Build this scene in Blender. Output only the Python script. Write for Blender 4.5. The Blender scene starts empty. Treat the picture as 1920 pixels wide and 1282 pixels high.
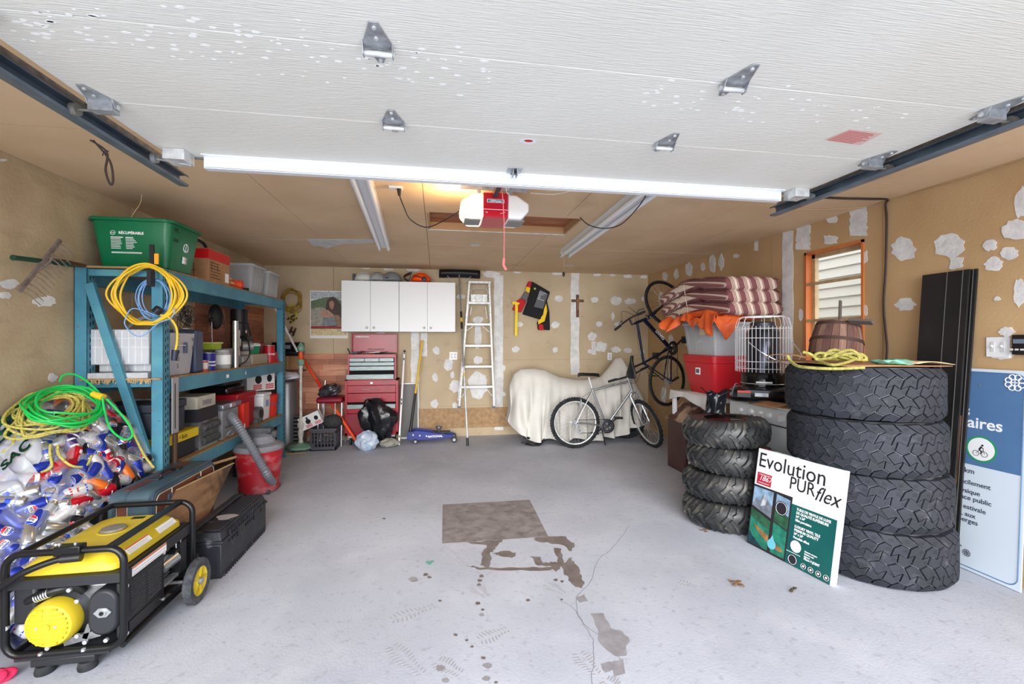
import bpy, bmesh, math, random
from math import sin, cos, pi, radians as R, sqrt, atan2
from mathutils import Vector as V, Matrix
C = bpy.context.scene.collection
random.seed(7)
# ---------------------------------------------------------------- camera, world, sun, exposure
F, TH, V0, CH = 845.0, 0.164, 638.7, 1.42
cd = bpy.data.cameras.new('camera'); cam = bpy.data.objects.new('camera', cd); C.objects.link(cam)
cam.location = (0, 0, CH); cam.rotation_euler = (pi/2, 0, -TH)
cd.sensor_width = 36; cd.lens = F*36/1920; cd.shift_y = -(641-V0)/1920; cd.clip_start = .05
bpy.context.scene.camera = cam
sc = bpy.context.scene
sc.view_settings.view_transform = 'Standard'; sc.view_settings.look = 'None'
sc.view_settings.gamma = 1; sc.view_settings.use_curve_mapping = False
sc.view_settings.exposure = 1.37
w = bpy.data.worlds.new('overcast_sky'); sc.world = w; w.use_nodes = True
bg = w.node_tree.nodes['Background']; bg.inputs[0].default_value = (.93, .96, 1, 1); bg.inputs[1].default_value = 1.35
sd = bpy.data.lights.new('daylight_fill', 'SUN'); fill_lamp = bpy.data.objects.new('daylight_fill', sd); C.objects.link(fill_lamp)
sd.energy = 2.2; sd.angle = R(50); sd.color = (1, .99, .975); fill_lamp.rotation_euler = (R(76), 0, R(-8))  # broad directional lamp added as fill so daylight reaches the back wall

def at(u, v, X=None, Y=None, Z=None):
    a = (u-960)/F; s, c = sin(TH), cos(TH)
    dx, dy, dz = s+a*c, c-a*s, -(v-V0)/F
    t = X/dx if X is not None else Y/dy if Y is not None else (Z-CH)/dz
    return V((dx*t, dy*t, CH+dz*t))
# ---------------------------------------------------------------- materials
def lin(c):
    return tuple(((x/255)/12.92 if x/255 <= .04045 else ((x/255+.055)/1.055)**2.4) for x in c)+(1,)
MATS = {}
def M(name, col=None, rough=.6, metal=0, col2=None, vs=6, stretch=(1, 1, 1), bump=0, bs=40, trans=0, alpha=1, emit=0, ior=1.45, det=4, lo=.35, hi=.65, coat=0):
    if name in MATS: return MATS[name]
    m = bpy.data.materials.new(name); m.use_nodes = True; nt = m.node_tree; N = nt.nodes; L = nt.links
    b = N['Principled BSDF']; I = b.inputs
    I['Base Color'].default_value = lin(col); I['Roughness'].default_value = rough; I['Metallic'].default_value = metal
    I['IOR'].default_value = ior; I['Transmission Weight'].default_value = trans; I['Alpha'].default_value = alpha; I['Coat Weight'].default_value = coat
    if emit: I['Emission Color'].default_value = lin(col); I['Emission Strength'].default_value = emit
    if col2 or bump:
        tc = N.new('ShaderNodeTexCoord'); mp = N.new('ShaderNodeMapping'); mp.inputs['Scale'].default_value = stretch
        L.new(tc.outputs['Object'], mp.inputs[0])
    if col2:
        n = N.new('ShaderNodeTexNoise'); n.inputs['Scale'].default_value = vs; n.inputs['Detail'].default_value = det; L.new(mp.outputs[0], n.inputs['Vector'])
        r = N.new('ShaderNodeValToRGB'); e = r.color_ramp.elements
        e[0].position = lo; e[1].position = hi; e[0].color = lin(col); e[1].color = lin(col2)
        L.new(n.outputs[0], r.inputs[0]); L.new(r.outputs[0], I['Base Color'])
    if bump:
        n = N.new('ShaderNodeTexNoise'); n.inputs['Scale'].default_value = bs; n.inputs['Detail'].default_value = 5; L.new(mp.outputs[0], n.inputs['Vector'])
        bp = N.new('ShaderNodeBump'); bp.inputs['Strength'].default_value = min(1, bump); bp.inputs['Distance'].default_value = .01*max(1, bump)
        L.new(n.outputs[0], bp.inputs['Height']); L.new(bp.outputs[0], I['Normal'])
    MATS[name] = m; return m
def layer(m, col, scale, lo, hi, stretch=(1, 1, 1), det=4, fac=1):
    """a second noise layer of stains or wear over a material's base colour"""
    nt = m.node_tree; N = nt.nodes; L = nt.links; b = N['Principled BSDF'].inputs['Base Color']
    tc = N.new('ShaderNodeTexCoord'); mp = N.new('ShaderNodeMapping'); mp.inputs['Scale'].default_value = stretch; L.new(tc.outputs['Object'], mp.inputs[0])
    n = N.new('ShaderNodeTexNoise'); n.inputs['Scale'].default_value = scale; n.inputs['Detail'].default_value = det; L.new(mp.outputs[0], n.inputs['Vector'])
    mr = N.new('ShaderNodeMapRange'); mr.inputs[1].default_value = lo; mr.inputs[2].default_value = hi; mr.inputs[4].default_value = fac; L.new(n.outputs[0], mr.inputs[0])
    mx = N.new('ShaderNodeMix'); mx.data_type = 'RGBA'; L.new(mr.outputs[0], mx.inputs[0])
    if b.links: L.new(b.links[0].from_socket, mx.inputs[6])
    else: mx.inputs[6].default_value = b.default_value
    mx.inputs[7].default_value = lin(col); L.new(mx.outputs[2], b); return m
# ---------------------------------------------------------------- mesh builder
def frame(d):
    d = V(d).normalized(); up = V((0, 0, 1)) if abs(d.z) < .95 else V((1, 0, 0))
    x = up.cross(d).normalized(); return x, d.cross(x).normalized()
class MB:
    def __init__(s): s.v = []; s.f = []; s.m = []; s.k = 0
    def add(s, vs, fs):
        n = len(s.v); s.v += [V(p) for p in vs]
        for f in fs: s.f.append(tuple(i+n for i in f)); s.m.append(s.k)
        return s
    def mat(s, k): s.k = k; return s
    def bx(s, x0, x1, y0, y1, z0, z1, R_=None):
        p = [(x, y, z) for z in (z0, z1) for y in (y0, y1) for x in (x0, x1)]
        if R_: p = [R_ @ V(q) for q in p]
        return s.add(p, [(0, 2, 3, 1), (4, 5, 7, 6), (0, 1, 5, 4), (2, 6, 7, 3), (0, 4, 6, 2), (1, 3, 7, 5)])
    def box(s, c, sz, R_=None):
        c = V(c); h = V(sz)/2; p = []
        for z in (-1, 1):
            for y in (-1, 1):
                for x in (-1, 1):
                    q = V((x*h.x, y*h.y, z*h.z)); p.append(c+(R_ @ q if R_ else q))
        return s.add(p, [(0, 2, 3, 1), (4, 5, 7, 6), (0, 1, 5, 4), (2, 6, 7, 3), (0, 4, 6, 2), (1, 3, 7, 5)])
    def taper(s, c, b, t, h):   # box with bottom size b, top size t
        x, y, z = c; p = []
        for (w_, d_), zz in ((b, z), (t, z+h)):
            p += [(x-w_/2, y-d_/2, zz), (x+w_/2, y-d_/2, zz), (x-w_/2, y+d_/2, zz), (x+w_/2, y+d_/2, zz)]
        return s.add(p, [(0, 2, 3, 1), (4, 5, 7, 6), (0, 1, 5, 4), (2, 6, 7, 3), (0, 4, 6, 2), (1, 3, 7, 5)])
    def bar(s, a, b, w_, t_, up=(0, 0, 1)):  # rectangular bar from a to b
        a, b = V(a), V(b); d = (b-a).normalized(); x = V(up).cross(d)
        if x.length < .01: x = V((1, 0, 0)).cross(d)
        x.normalize(); y = d.cross(x)
        p = [q+x*i*w_/2+y*j*t_/2 for q in (a, b) for j in (-1, 1) for i in (-1, 1)]
        return s.add(p, [(0, 2, 3, 1), (4, 5, 7, 6), (0, 1, 5, 4), (2, 6, 7, 3), (0, 4, 6, 2), (1, 3, 7, 5)])
    def cyl(s, a, b, r, r1=None, n=16, cap=True):
        a, b = V(a), V(b); r1 = r if r1 is None else r1; x, y = frame(b-a); p = []
        for q, rr in ((a, r), (b, r1)): p += [q+(x*cos(2*pi*i/n)+y*sin(2*pi*i/n))*rr for i in range(n)]
        f = [(i, (i+1) % n, n+(i+1) % n, n+i) for i in range(n)]
        if cap: f += [tuple(range(n))[::-1], tuple(range(n, 2*n))]
        return s.add(p, f)
    def tube(s, pts, r, n=8, closed=False, flat=1):
        pts = [V(p) for p in pts]; N_ = len(pts); vs = []; d0 = None; x = None
        for i, p in enumerate(pts):
            if closed: d = pts[(i+1) % N_]-pts[i-1]
            else: d = pts[min(i+1, N_-1)]-pts[max(i-1, 0)]
            if d.length < 1e-9: d = V((0, 0, 1))
            d.normalize()
            if x is None: x = frame(d)[0]
            x = (x-d*x.dot(d)); x = x.normalized() if x.length > 1e-6 else frame(d)[0]
            y = d.cross(x); rr = r[i] if isinstance(r, (list, tuple)) else r
            vs += [p+(x*cos(2*pi*k/n)+y*sin(2*pi*k/n)*flat)*rr for k in range(n)]
        fs = []
        for i in range(N_ if closed else N_-1):
            j = (i+1) % N_
            fs += [(i*n+k, i*n+(k+1) % n, j*n+(k+1) % n, j*n+k) for k in range(n)]
        if not closed: fs += [tuple(range(n))[::-1], tuple(range((N_-1)*n, N_*n))]
        return s.add(vs, fs)
    def lathe(s, prof, o=(0, 0, 0), ax=(0, 0, 1), n=24, closed=False):
        o = V(o); ax = V(ax).normalized(); x, y = frame(ax); m = len(prof); vs = []
        for i in range(n):
            a = 2*pi*i/n; e = x*cos(a)+y*sin(a); vs += [o+e*r+ax*h for r, h in prof]
        fs = []
        for i in range(n):
            j = (i+1) % n
            for k in range(m if closed else m-1):
                l = (k+1) % m; fs.append((i*m+k, j*m+k, j*m+l, i*m+l))
        if not closed:
            if prof[0][0] > 1e-5: fs.append(tuple(i*m for i in range(n))[::-1])
            if prof[-1][0] > 1e-5: fs.append(tuple(i*m+m-1 for i in range(n)))
        return s.add(vs, fs)
    def torus(s, c, ax, R_, r, n=32, m=8, flat=1):
        return s.lathe([(R_+r*cos(2*pi*k/m), r*flat*sin(2*pi*k/m)) for k in range(m)], c, ax, n, True)
    def prism(s, poly, vec):
        poly = [V(p) for p in poly]; n = len(poly); vec = V(vec)
        return s.add(poly+[p+vec for p in poly], [tuple(range(n))[::-1], tuple(range(n, 2*n))]+[(i, (i+1) % n, n+(i+1) % n, n+i) for i in range(n)])
    def ball(s, c, r, n=12, m=8, R_=None):
        c = V(c); r = (r, r, r) if not hasattr(r, '__len__') else r; vs = []
        for j in range(m+1):
            for i in range(n):
                a, b = 2*pi*i/n, pi*j/m; q = V((r[0]*sin(b)*cos(a), r[1]*sin(b)*sin(a), r[2]*cos(b))); vs.append(c+(R_ @ q if R_ else q))
        return s.add(vs, [(j*n+i, (j+1)*n+i, (j+1)*n+(i+1) % n, j*n+(i+1) % n) for j in range(m) for i in range(n)])
    def grid(s, f, nu, nv, wrap=False):
        vs = [V(f(i/(nu if wrap else nu-1), j/(nv-1))) for i in range(nu) for j in range(nv)]
        return s.add(vs, [(i*nv+j, ((i+1) % nu)*nv+j, ((i+1) % nu)*nv+j+1, i*nv+j+1) for i in range(nu if wrap else nu-1) for j in range(nv-1)])
    def xf(s, Mx):
        s.v = [Mx @ p for p in s.v]; return s
    def mesh(s, name, mats, smooth=35):
        me = bpy.data.meshes.new(name); me.from_pydata([tuple(p) for p in s.v], [], s.f)
        for m in (mats if isinstance(mats, (list, tuple)) else [mats]): me.materials.append(m)
        me.polygons.foreach_set('material_index', s.m)
        bm = bmesh.new(); bm.from_mesh(me); bmesh.ops.recalc_face_normals(bm, faces=bm.faces); bm.to_mesh(me); bm.free()
        if smooth:
            me.shade_smooth(); me.set_sharp_from_angle(angle=R(smooth))
        me.update(); return me
    def build(s, name, mats, par=None, world=True, bev=0, smooth=35, solid=0, sub=0):
        loc = None
        if par is None:
            xs = [p.x for p in s.v]; ys = [p.y for p in s.v]; zs = [p.z for p in s.v]
            loc = V(((min(xs)+max(xs))/2, (min(ys)+max(ys))/2, min(zs))); s.v = [p-loc for p in s.v]
        elif world and root(par).name in RM:
            Mi = RM[root(par).name]; s.v = [Mi @ p for p in s.v]
        o = bpy.data.objects.new(name, s.mesh(name, mats, smooth)); C.objects.link(o)
        if loc is not None: o.location = loc; RM[o.name] = Matrix.Translation(-loc)
        o.parent = par
        if solid: q = o.modifiers.new('Solidify', 'SOLIDIFY'); q.thickness = solid; q.offset = 0
        if sub: q = o.modifiers.new('Subsurf', 'SUBSURF'); q.levels = sub; q.render_levels = sub
        if bev: q = o.modifiers.new('Bevel', 'BEVEL'); q.width = bev; q.segments = 2; q.limit_method = 'ANGLE'; q.angle_limit = R(40)
        return o
RM = {}
def root(o):
    while o.parent: o = o.parent
    return o
def tag(o, label, cat=None, group=None, kind=None):
    if label: o['label'] = label
    if cat: o['category'] = cat
    if group: o['group'] = group
    if kind: o['kind'] = kind
    return o
def thing(name, label, cat, loc=(0, 0, 0), rz=0, group=None, Mx=None):
    o = bpy.data.objects.new(name, None); C.objects.link(o); o.empty_display_size = .05
    if Mx is None: Mx = Matrix.Translation(V(loc)) @ Matrix.Rotation(rz, 4, 'Z')
    o.matrix_world = Mx; RM[o.name] = Mx.inverted(); return tag(o, label, cat, group)
KID = {}
def dup(o, Mx, label=None, group=None, mats=None):
    """copy of a thing with its parts and sub-parts"""
    c = o.copy(); C.objects.link(c); c.matrix_world = Mx
    if label: c['label'] = label
    if group: c['group'] = group
    kids = KID.get(o.name) or KID.setdefault(o.name, [(ch, list(ch.children)) for ch in o.children])
    for ch, gs in kids:
        d = ch.copy(); C.objects.link(d); d.parent = c
        for g in gs: e = g.copy(); C.objects.link(e); e.parent = d
    return c
def F3(o, x, y):   # matrix with origin o, x axis, y axis
    x = V(x).normalized(); y = V(y); y = (y-x*y.dot(x)).normalized(); z = x.cross(y); m = Matrix.Identity(4)
    for i, q in enumerate((x, y, z, V(o))):
        for j in range(3): m[j][i] = q[j]
    return m
def textmb(s, size, Mx, align='LEFT', ext=.0004, sx=1, shear=0, off=0):
    cu = bpy.data.curves.new('t', 'FONT'); cu.body = s; cu.size = size; cu.align_x = align; cu.align_y = 'CENTER'; cu.extrude = ext; cu.resolution_u = 3; cu.shear = shear; cu.offset = off
    ob = bpy.data.objects.new('t', cu); C.objects.link(ob); dg = bpy.context.evaluated_depsgraph_get(); dg.update()
    me = bpy.data.meshes.new_from_object(ob.evaluated_get(dg)); b = MB()
    S_ = Mx @ Matrix.Diagonal((sx, 1, 1, 1))
    b.add([S_ @ q.co for q in me.vertices], [tuple(p.vertices) for p in me.polygons])
    bpy.data.objects.remove(ob); bpy.data.curves.remove(cu); bpy.data.meshes.remove(me); return b
def text(s, size, Mx, mat, par, name='lettering', **k):
    return textmb(s, size, Mx, **k).build(name, mat, par, smooth=0)
def join(a, b):
    n = len(a.v); a.v += b.v; a.f += [tuple(i+n for i in f) for f in b.f]; a.m += [a.k]*len(b.f); return a
def cr(pts, k=6, closed=False):   # catmull-rom
    pts = [V(p) for p in pts]; n = len(pts); out = []
    for i in range(n if closed else n-1):
        g = (lambda j: pts[j % n]) if closed else (lambda j: pts[max(0, min(n-1, j))])
        a, b, c, d = g(i-1), g(i), g(i+1), g(i+2)
        for j in range(k):
            t = j/k; out.append(.5*((2*b)+(c-a)*t+(2*a-5*b+4*c-d)*t*t+(3*b-a-3*c+d)*t**3))
    if not closed: out.append(pts[-1])
    return out
def rnd(a, b): return random.uniform(a, b)
def struct(b, name, mat, label=None, **k): o = b.build(name, mat, **k); o['kind'] = 'structure'; o['label'] = label or name.replace('_', ' '); return o
# common materials
steel = M('galvanised steel', (182, 186, 190), .42, .55, (146, 150, 156), 30)
chrome = M('chrome', (226, 228, 232), .22, .75)
alu = M('dull aluminium', (225, 228, 228), .45, .35, (190, 192, 192), 25)
blk = M('black plastic', (26, 27, 30), .42)
blkm = M('black matte rubber', (24, 25, 28), .8, 0, (44, 46, 50), 20)
blkg = M('black gloss metal', (16, 17, 20), .18, 0, coat=.5)
wht = M('white plastic', (236, 238, 240), .4)
whp = M('white print', (240, 242, 244), .7)
redp = M('red enamel', (176, 22, 38), .3, 0, (150, 18, 32), 4)
redpl = M('red plastic', (196, 26, 40), .45)
card = M('corrugated cardboard', (178, 136, 98), .85, 0, (156, 116, 82), 8, bump=.1)
ink = M('black ink', (22, 22, 26), .8)
brownw = M('brown wood', (110, 72, 48), .6, 0, (76, 46, 30), 5, (8, 1, 1), .2, 30)
paper = M('paper white', (232, 232, 228), .8)
yel = M('yellow paint', (236, 204, 40), .4)
grn = M('green plastic', (8, 112, 72), .35, 0, (6, 98, 62), 3)
clearpl = M('clear milky plastic', (215, 222, 228), .22, 0, alpha=.42)
# ================================================================ THE ROOM
XL, XR, YB, HC = -2.38, 3.32, 6.75, 2.477
tan = M('bare fibreboard tan', (194, 177, 149), .85, 0, (183, 165, 137), 2.2, bump=.12, bs=60)
layer(tan, (150, 130, 104), 9, .6, .78, fac=.35); layer(tan, (120, 92, 64), 70, .72, .78, fac=.6)
tanc = M('ceiling fibreboard', (226, 198, 162), .8, 0, (216, 186, 148), 1.6, bump=.1, bs=50)
layer(tanc, (150, 116, 86), 2.3, .6, .8, (1, .5, 1), fac=.4)
tanr = M('warm fibreboard', (196, 164, 122), .85, 0, (184, 152, 110), 2, bump=.12, bs=60)
layer(tanr, (110, 80, 50), 60, .72, .78, fac=.6)
tanl = M('weathered fibreboard', (192, 174, 142), .85, 0, (174, 154, 124), 3, bump=.25, bs=45)
layer(tanl, (120, 96, 74), 5, .55, .75, (1, .4, 1), fac=.45); layer(tanl, (84, 68, 52), 60, .7, .77, fac=.7)
conc = M('trowelled concrete', (187, 192, 205), .75, 0, (172, 177, 190), 1.3, bump=.15, bs=90)
layer(conc, (206, 209, 218), 4, .5, .8, fac=.4); layer(conc, (140, 140, 150), 26, .58, .75, fac=.5); layer(conc, (100, 98, 102), 110, .7, .76, fac=.5)
plaster = M('white joint compound', (226, 226, 226), .8, 0, (206, 206, 206), 12, bump=.35, bs=35)
seam = M('dark seam gap', (92, 66, 46), .9)  # dark brown tone of the open seams between boards
fl = struct(MB().bx(-6, 7, -7, YB+.3, -.12, 0), 'floor', conc)
wl = struct(MB().bx(XL-.1, XL, .3, YB+.1, 0, HC), 'wall_left', tanl)
wb = struct(MB().bx(XL, XR, YB, YB+.1, 0, HC), 'wall_back', tan)
WY0, WY1, WZ0, WZ1 = 3.05, 3.63, 1.21, 2.22
b = MB().bx(XR, XR+.1, .3, WY0, 0, HC).bx(XR, XR+.1, WY1, YB+.1, 0, HC).bx(XR, XR+.1, WY0, WY1, 0, WZ0).bx(XR, XR+.1, WY0, WY1, WZ1, HC)
wr = struct(b, 'wall_right', tanr)
# ceiling with the attic hatch recess
HX0, HX1, HY0, HY1 = -.08, 1.235, 3.74, 4.29
def holed(b, x0, x1, y0, y1, z0, z1):
    a0, a1, b0, b1 = max(x0, HX0), min(x1, HX1), max(y0, HY0), min(y1, HY1)
    if a0 >= a1 or b0 >= b1: return b.bx(x0, x1, y0, y1, z0, z1)
    if x0 < a0: b.bx(x0, a0, y0, y1, z0, z1)
    if a1 < x1: b.bx(a1, x1, y0, y1, z0, z1)
    if y0 < b0: b.bx(a0, a1, y0, b0, z0, z1)
    if b1 < y1: b.bx(a0, a1, b1, y1, z0, z1)
    return b
b = holed(MB(), XL-.1, XR+.1, .1, YB+.1, HC+.005, HC+.14)
ce = struct(b, 'ceiling', seam)
xs = [XL, -1.18, -.1, 1.08, 2.33, XR]; ys = [.1, 2.56, 5.0, YB]
for i in range(5):
    for j in range(3):
        o = holed(MB(), xs[i]+.002, xs[i+1]-.002, ys[j]+.003, ys[j+1]-.003, HC-.006, HC+.006).build('ceiling_panel', tanc, ce)
hw = M('hatch plywood stained', (176, 112, 74), .6, 0, (140, 80, 48), 3, (1, 4, 1), .1); 
MB().bx(HX0, HX1, HY0, HY1, HC+.055, HC+.07).build('hatch_board', hw, ce)
b = MB().bx(HX0-.001, HX0+.015, HY0, HY1, HC-.012, HC+.135).bx(HX1-.015, HX1+.001, HY0, HY1, HC-.012, HC+.135).bx(HX0, HX1, HY1-.015, HY1+.001, HC-.012, HC+.135).bx(HX0, HX1, HY0, HY0+.015, HC-.002, HC+.135)
b.build('hatch_frame', M('raw pine trim', (188, 150, 108), .7), ce)
b = MB()
for i in range(26):
    x = HX0+(HX1-HX0)*(i+.5)/26; b.box((x, HY1+.008, HC-.012), (.052, rnd(.018, .03), .012))
b.build('chipped_edge', plaster, ce)
# irregular plaster patches, each 2 mm proud of the board
def blob(cu, cv, w_, h_, rect=False, n=18, jag=.18):
    out = []
    for i in range(n):
        a = 2*pi*i/n; c_, s_ = cos(a), sin(a)
        if rect: k = 1/max(abs(c_), abs(s_))
        else: k = 1
        k *= 1+rnd(-jag, jag)
        out.append((cu+w_/2*c_*k, cv+h_/2*s_*k))
    return out
def strip(cu, v0, v1, w_, jag=.12, tilt=0, n=14):
    l = [(cu-w_/2*(1+rnd(-jag, jag))+tilt*i/n, v0+(v1-v0)*i/n) for i in range(n+1)]
    r = [(cu+w_/2*(1+rnd(-jag, jag))+tilt*i/n, v0+(v1-v0)*i/n) for i in range(n+1)]
    return l+r[::-1]
def patch(poly, par, nrm, mat=plaster, th=.0025, name='plaster_patch', **pl):
    th = rnd(.0014, .004)
    MB().prism([at(u, v, **pl) for u, v in poly], V(nrm)*th).build(name, mat, par, smooth=0)
B_ = dict(Y=YB-.0005)
for q in [(895, 722, 36, 52), (853, 724, 22, 22), (816, 707, 10, 17), (815, 757, 14, 16), (841, 684, 16, 24), (848, 703, 9, 14), (818, 657, 14, 15), (896, 628, 13, 56), (897, 600, 18, 16), (896, 675, 17, 14), (864, 556, 18, 8),
          (1048, 560, 16, 12), (1115, 562, 14, 11), (1155, 564, 20, 16), (1182, 565, 22, 11), (1110, 631, 16, 17), (1128, 650, 22, 20), (1155, 655, 18, 12), (1177, 657, 16, 10), (1106, 658, 9, 8), (1160, 608, 15, 9), (1123, 608, 13, 10),
          (1041, 609, 15, 12), (967, 655, 14, 12), (975, 608, 12, 9), (1041, 656, 10, 10), (1149, 593, 6, 14), (1045, 513, 20, 6), (970, 510, 14, 5), (1119, 515, 14, 6), (1149, 516, 10, 5), (1177, 518, 18, 6), (1207, 519, 13, 6),
          (922, 514, 34, 12), (686, 502, 18, 5), (728, 504, 20, 6), (775, 506, 26, 6), (944, 738, 9, 8), (853, 760, 10, 12), (926, 770, 14, 10), (945, 690, 6, 10), (1204, 660, 8, 14), (1206, 560, 7, 9), (980, 760, 10, 20)]:
    patch(blob(*q), wb, (0, -1, 0), **B_)
for q in [(935, 516, 806, 17), (1078, 512, 702, 16), (778, 622, 800, 15), (795, 624, 668, 12), (714, 620, 626, 14), (1113, 640, 665, 8)]:
    patch(strip(*q), wb, (0, -1, 0), **B_)
R_ = dict(X=XR-.0005)
for q in [(1694, 467, 46, 42), (1779, 460, 62, 46), (1793, 493, 24, 22, True), (1698, 571, 38, 25), (1856, 459, 26, 22), (1863, 495, 34, 26), (1893, 474, 32, 24), (1903, 432, 46, 40), (1916, 380, 26, 60), (1912, 548, 24, 50), (1888, 622, 30, 18), (1558, 449, 24, 16, True),
          (1502, 590, 9, 22), (1622, 482, 9, 22, True), (1623, 582, 8, 20), (1560, 410, 22, 16), (1292, 505, 13, 26), (1336, 494, 12, 34), (1268, 514, 9, 20), (1247, 518, 10, 16), (1380, 480, 12, 8), (1352, 491, 10, 30), (1318, 500, 8, 14), (1240, 560, 10, 26), (1258, 640, 10, 26), (1252, 600, 7, 30), (1290, 640, 9, 24), (1245, 740, 10, 30),
          (1870, 560, 12, 8), (1670, 690, 14, 20), (1880, 665, 44, 16)]:
    patch(blob(*q), wr, (-1, 0, 0), **R_)
for q in [(1477, 432, 668, 20), (1506, 421, 468, 26), (1610, 387, 442, 32), (1418, 448, 470, 7)]:
    patch(strip(*q), wr, (-1, 0, 0), **R_)
L_ = dict(X=XL+.0005)
for q in [(16, 532, 34, 18), (10, 553, 20, 14), (84, 565, 42, 20), (162, 552, 20, 28), (98, 708, 18, 15), (370, 600, 9, 18), (330, 585, 18, 14), (5, 300, 14, 5), (30, 283, 26, 6)]:
    patch(blob(*q), wl, (1, 0, 0), **L_)
patch([(575, 448), (700, 449), (702, 455), (640, 457), (612, 466), (600, 460), (588, 462)], ce, (0, 0, -1), Z=HC-.007)
patch(blob(892, 459, 20, 4), ce, (0, 0, -1), Z=HC-.007); patch(blob(1068, 498, 16, 2.5), ce, (0, 0, -1), Z=HC-.007)
MATS['tape'] = tapem = M('old seam tape', (206, 190, 170), .8)
for x0, x1 in ((-1.9, -1.2), (-.09, 1.0), (1.1, 3.2), (-1.1, -.45)):
    MB().bx(x0, x1, 4.996, 5.006, HC-.0075, HC-.0055).build('seam_tape', tapem, ce)
# panel joints on the walls
for X_, par, y0 in ((XL, wl, 2.78), (XL, wl, 4.0)):
    MB().bx(X_, X_+.0015, y0, y0+.004, 0, HC).build('panel_joint', M('pale joint', (206, 190, 160), .8), par)
for u in (625,):
    x = at(u, 600, Y=YB).x; MB().bx(x, x+.004, YB-.0015, YB, .9, HC).build('panel_joint', seam, wb)
for z, x0, x1 in ((1.13, .0, 3.3), (.45, .05, 1.2)): MB().bx(x0, x1, YB-.0012, YB, z, z+.003).build('panel_joint', M('faint joint', (160, 130, 96), .9), wb)
MB().bx(-.7, 1.5, YB-.004, YB, .12, .42).build('lower_board', M('rough lower board', (180, 148, 112), .9, 0, (156, 126, 94), 18, bump=.3, bs=60), wb)
for y in (2.9, 4.05): MB().bx(XR-.0012, XR, y, y+.003, 0, HC).build('panel_joint', M('faint joint', (160, 130, 96), .9), wr)
# laminate planks nailed on the walls
lamc = [M('salmon laminate plank %d' % i, c, .5, 0, c2, 4, (1, 1, 9)) for i, (c, c2) in enumerate((((206, 140, 108), (186, 116, 86)), ((186, 122, 92), (160, 98, 72)), ((216, 156, 124), (194, 130, 98)), ((170, 108, 80), (142, 86, 62))))]
z = 1.235; row = 0
while z > .12:
    x = -2.2-rnd(0, .3); h_ = .078
    while x < -.66:
        l_ = rnd(.3, .5); x0, x1 = max(x, -2.2), min(x+l_, -.62)
        if x1-x0 > .03: MB().bx(x0+.001, x1-.001, YB-.014, YB-.001, z-h_+.0015, z).build('plank', lamc[random.randrange(4)], wb, bev=.001)
        x += l_
    z -= h_; row += 1
z = 1.86
while z > 1.25:
    x = 4.9-rnd(0, .2)
    while x < 6.7:
        l_ = rnd(.35, .6); x0, x1 = max(x, 4.9), min(x+l_, 6.7)
        if x1-x0 > .03: MB().bx(XL+.001, XL+.014, x0+.001, x1-.001, z-.085, z).build('plank', lamc[random.choice((1, 3, 3, 0))], wl, bev=.001)
        x += l_
    z -= .0865
# window
wf = M('orange stained pine', (206, 122, 62), .5, 0, (180, 96, 44), 6, (1, 1, .2)); bead = M('weathered beige wood', (190, 164, 124), .7, 0, (160, 134, 96), 10)
b = MB().bx(XR-.012, XR+.12, WY0-.0, WY0+.02, WZ0, WZ1).bx(XR-.012, XR+.12, WY1-.022, WY1, WZ0, WZ1).bx(XR-.012, XR+.12, WY0, WY1, WZ1-.022, WZ1).bx(XR-.012, XR+.12, WY0, WY1, WZ0, WZ0+.022)
win = struct(b, 'window_1', wf, 'small wood framed window in the right wall')
b = MB().bx(XR+.05, XR+.09, WY0+.02, WY0+.05, WZ0+.02, WZ1-.02).bx(XR+.05, XR+.09, WY1-.055, WY1-.022, WZ0+.02, WZ1-.02).bx(XR+.05, XR+.09, WY0+.02, WY1-.02, WZ1-.055, WZ1-.02).bx(XR+.05, XR+.09, WY0+.02, WY1-.02, WZ0+.02, WZ0+.06)
b.build('sash', bead, win)
for z in (1.93, 1.6): MB().bx(XR-.01, XR+.012, WY0+.021, WY1-.022, z-.012, z+.012).build('crossbar', bead, win)
gl = M('dusty window glass', (225, 232, 232), .08, 0, alpha=.18)
MB().bx(XR+.068, XR+.072, WY0+.04, WY1-.04, WZ0+.04, WZ1-.04).build('pane', gl, win)
# neighbouring clapboard wall seen through the window
sid = M('white clapboard', (176, 176, 168), .6); b = None
nb = struct(MB().bx(5.0, 5.1, 2.5, 12, 0, 4.2), 'wall_outside', sid, 'white clapboard wall outside the window')
for i in range(30):
    z = .1+i*.125
    MB().add([(4.995, 2.5, z+.125), (4.995, 12, z+.125), (4.965, 12, z), (4.965, 2.5, z), (5.0, 2.5, z), (5.0, 12, z)], [(0, 1, 2, 3), (3, 2, 5, 4)]).build('clapboard', sid, nb, smooth=0)
# floor patch and stains
dk = M('dark cement infill', (126, 120, 120), .85, 0, (150, 144, 144), 8, bump=.4, bs=120); layer(dk, (96, 88, 88), 14, .5, .7, fac=.6)
MB().prism([at(u, v, Z=.0005) for u, v in ((830, 946), (993, 937), (1028, 1006), (829, 1019))], (0, 0, .0015)).build('cement_patch', dk, fl, smooth=0)
oil = M('oily damp stain', (104, 94, 92), .35, 0, (128, 120, 118), 10); wet = M('damp spot', (140, 138, 144), .4, 0, (156, 154, 160), 20)
def st(poly, m=oil): MB().prism([at(u, v, Z=.0004) for u, v in poly], (0, 0, rnd(.0004, .0014))).build('stain', m, fl, smooth=0)
def wig(poly, k=5, j=2.6):
    out = []
    for i in range(len(poly)):
        a, b_ = poly[i], poly[(i+1) % len(poly)]
        for q in range(k): t = q/k; out.append((a[0]+(b_[0]-a[0])*t+rnd(-j, j), a[1]+(b_[1]-a[1])*t+rnd(-j*.6, j*.6)))
    return out
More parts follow.
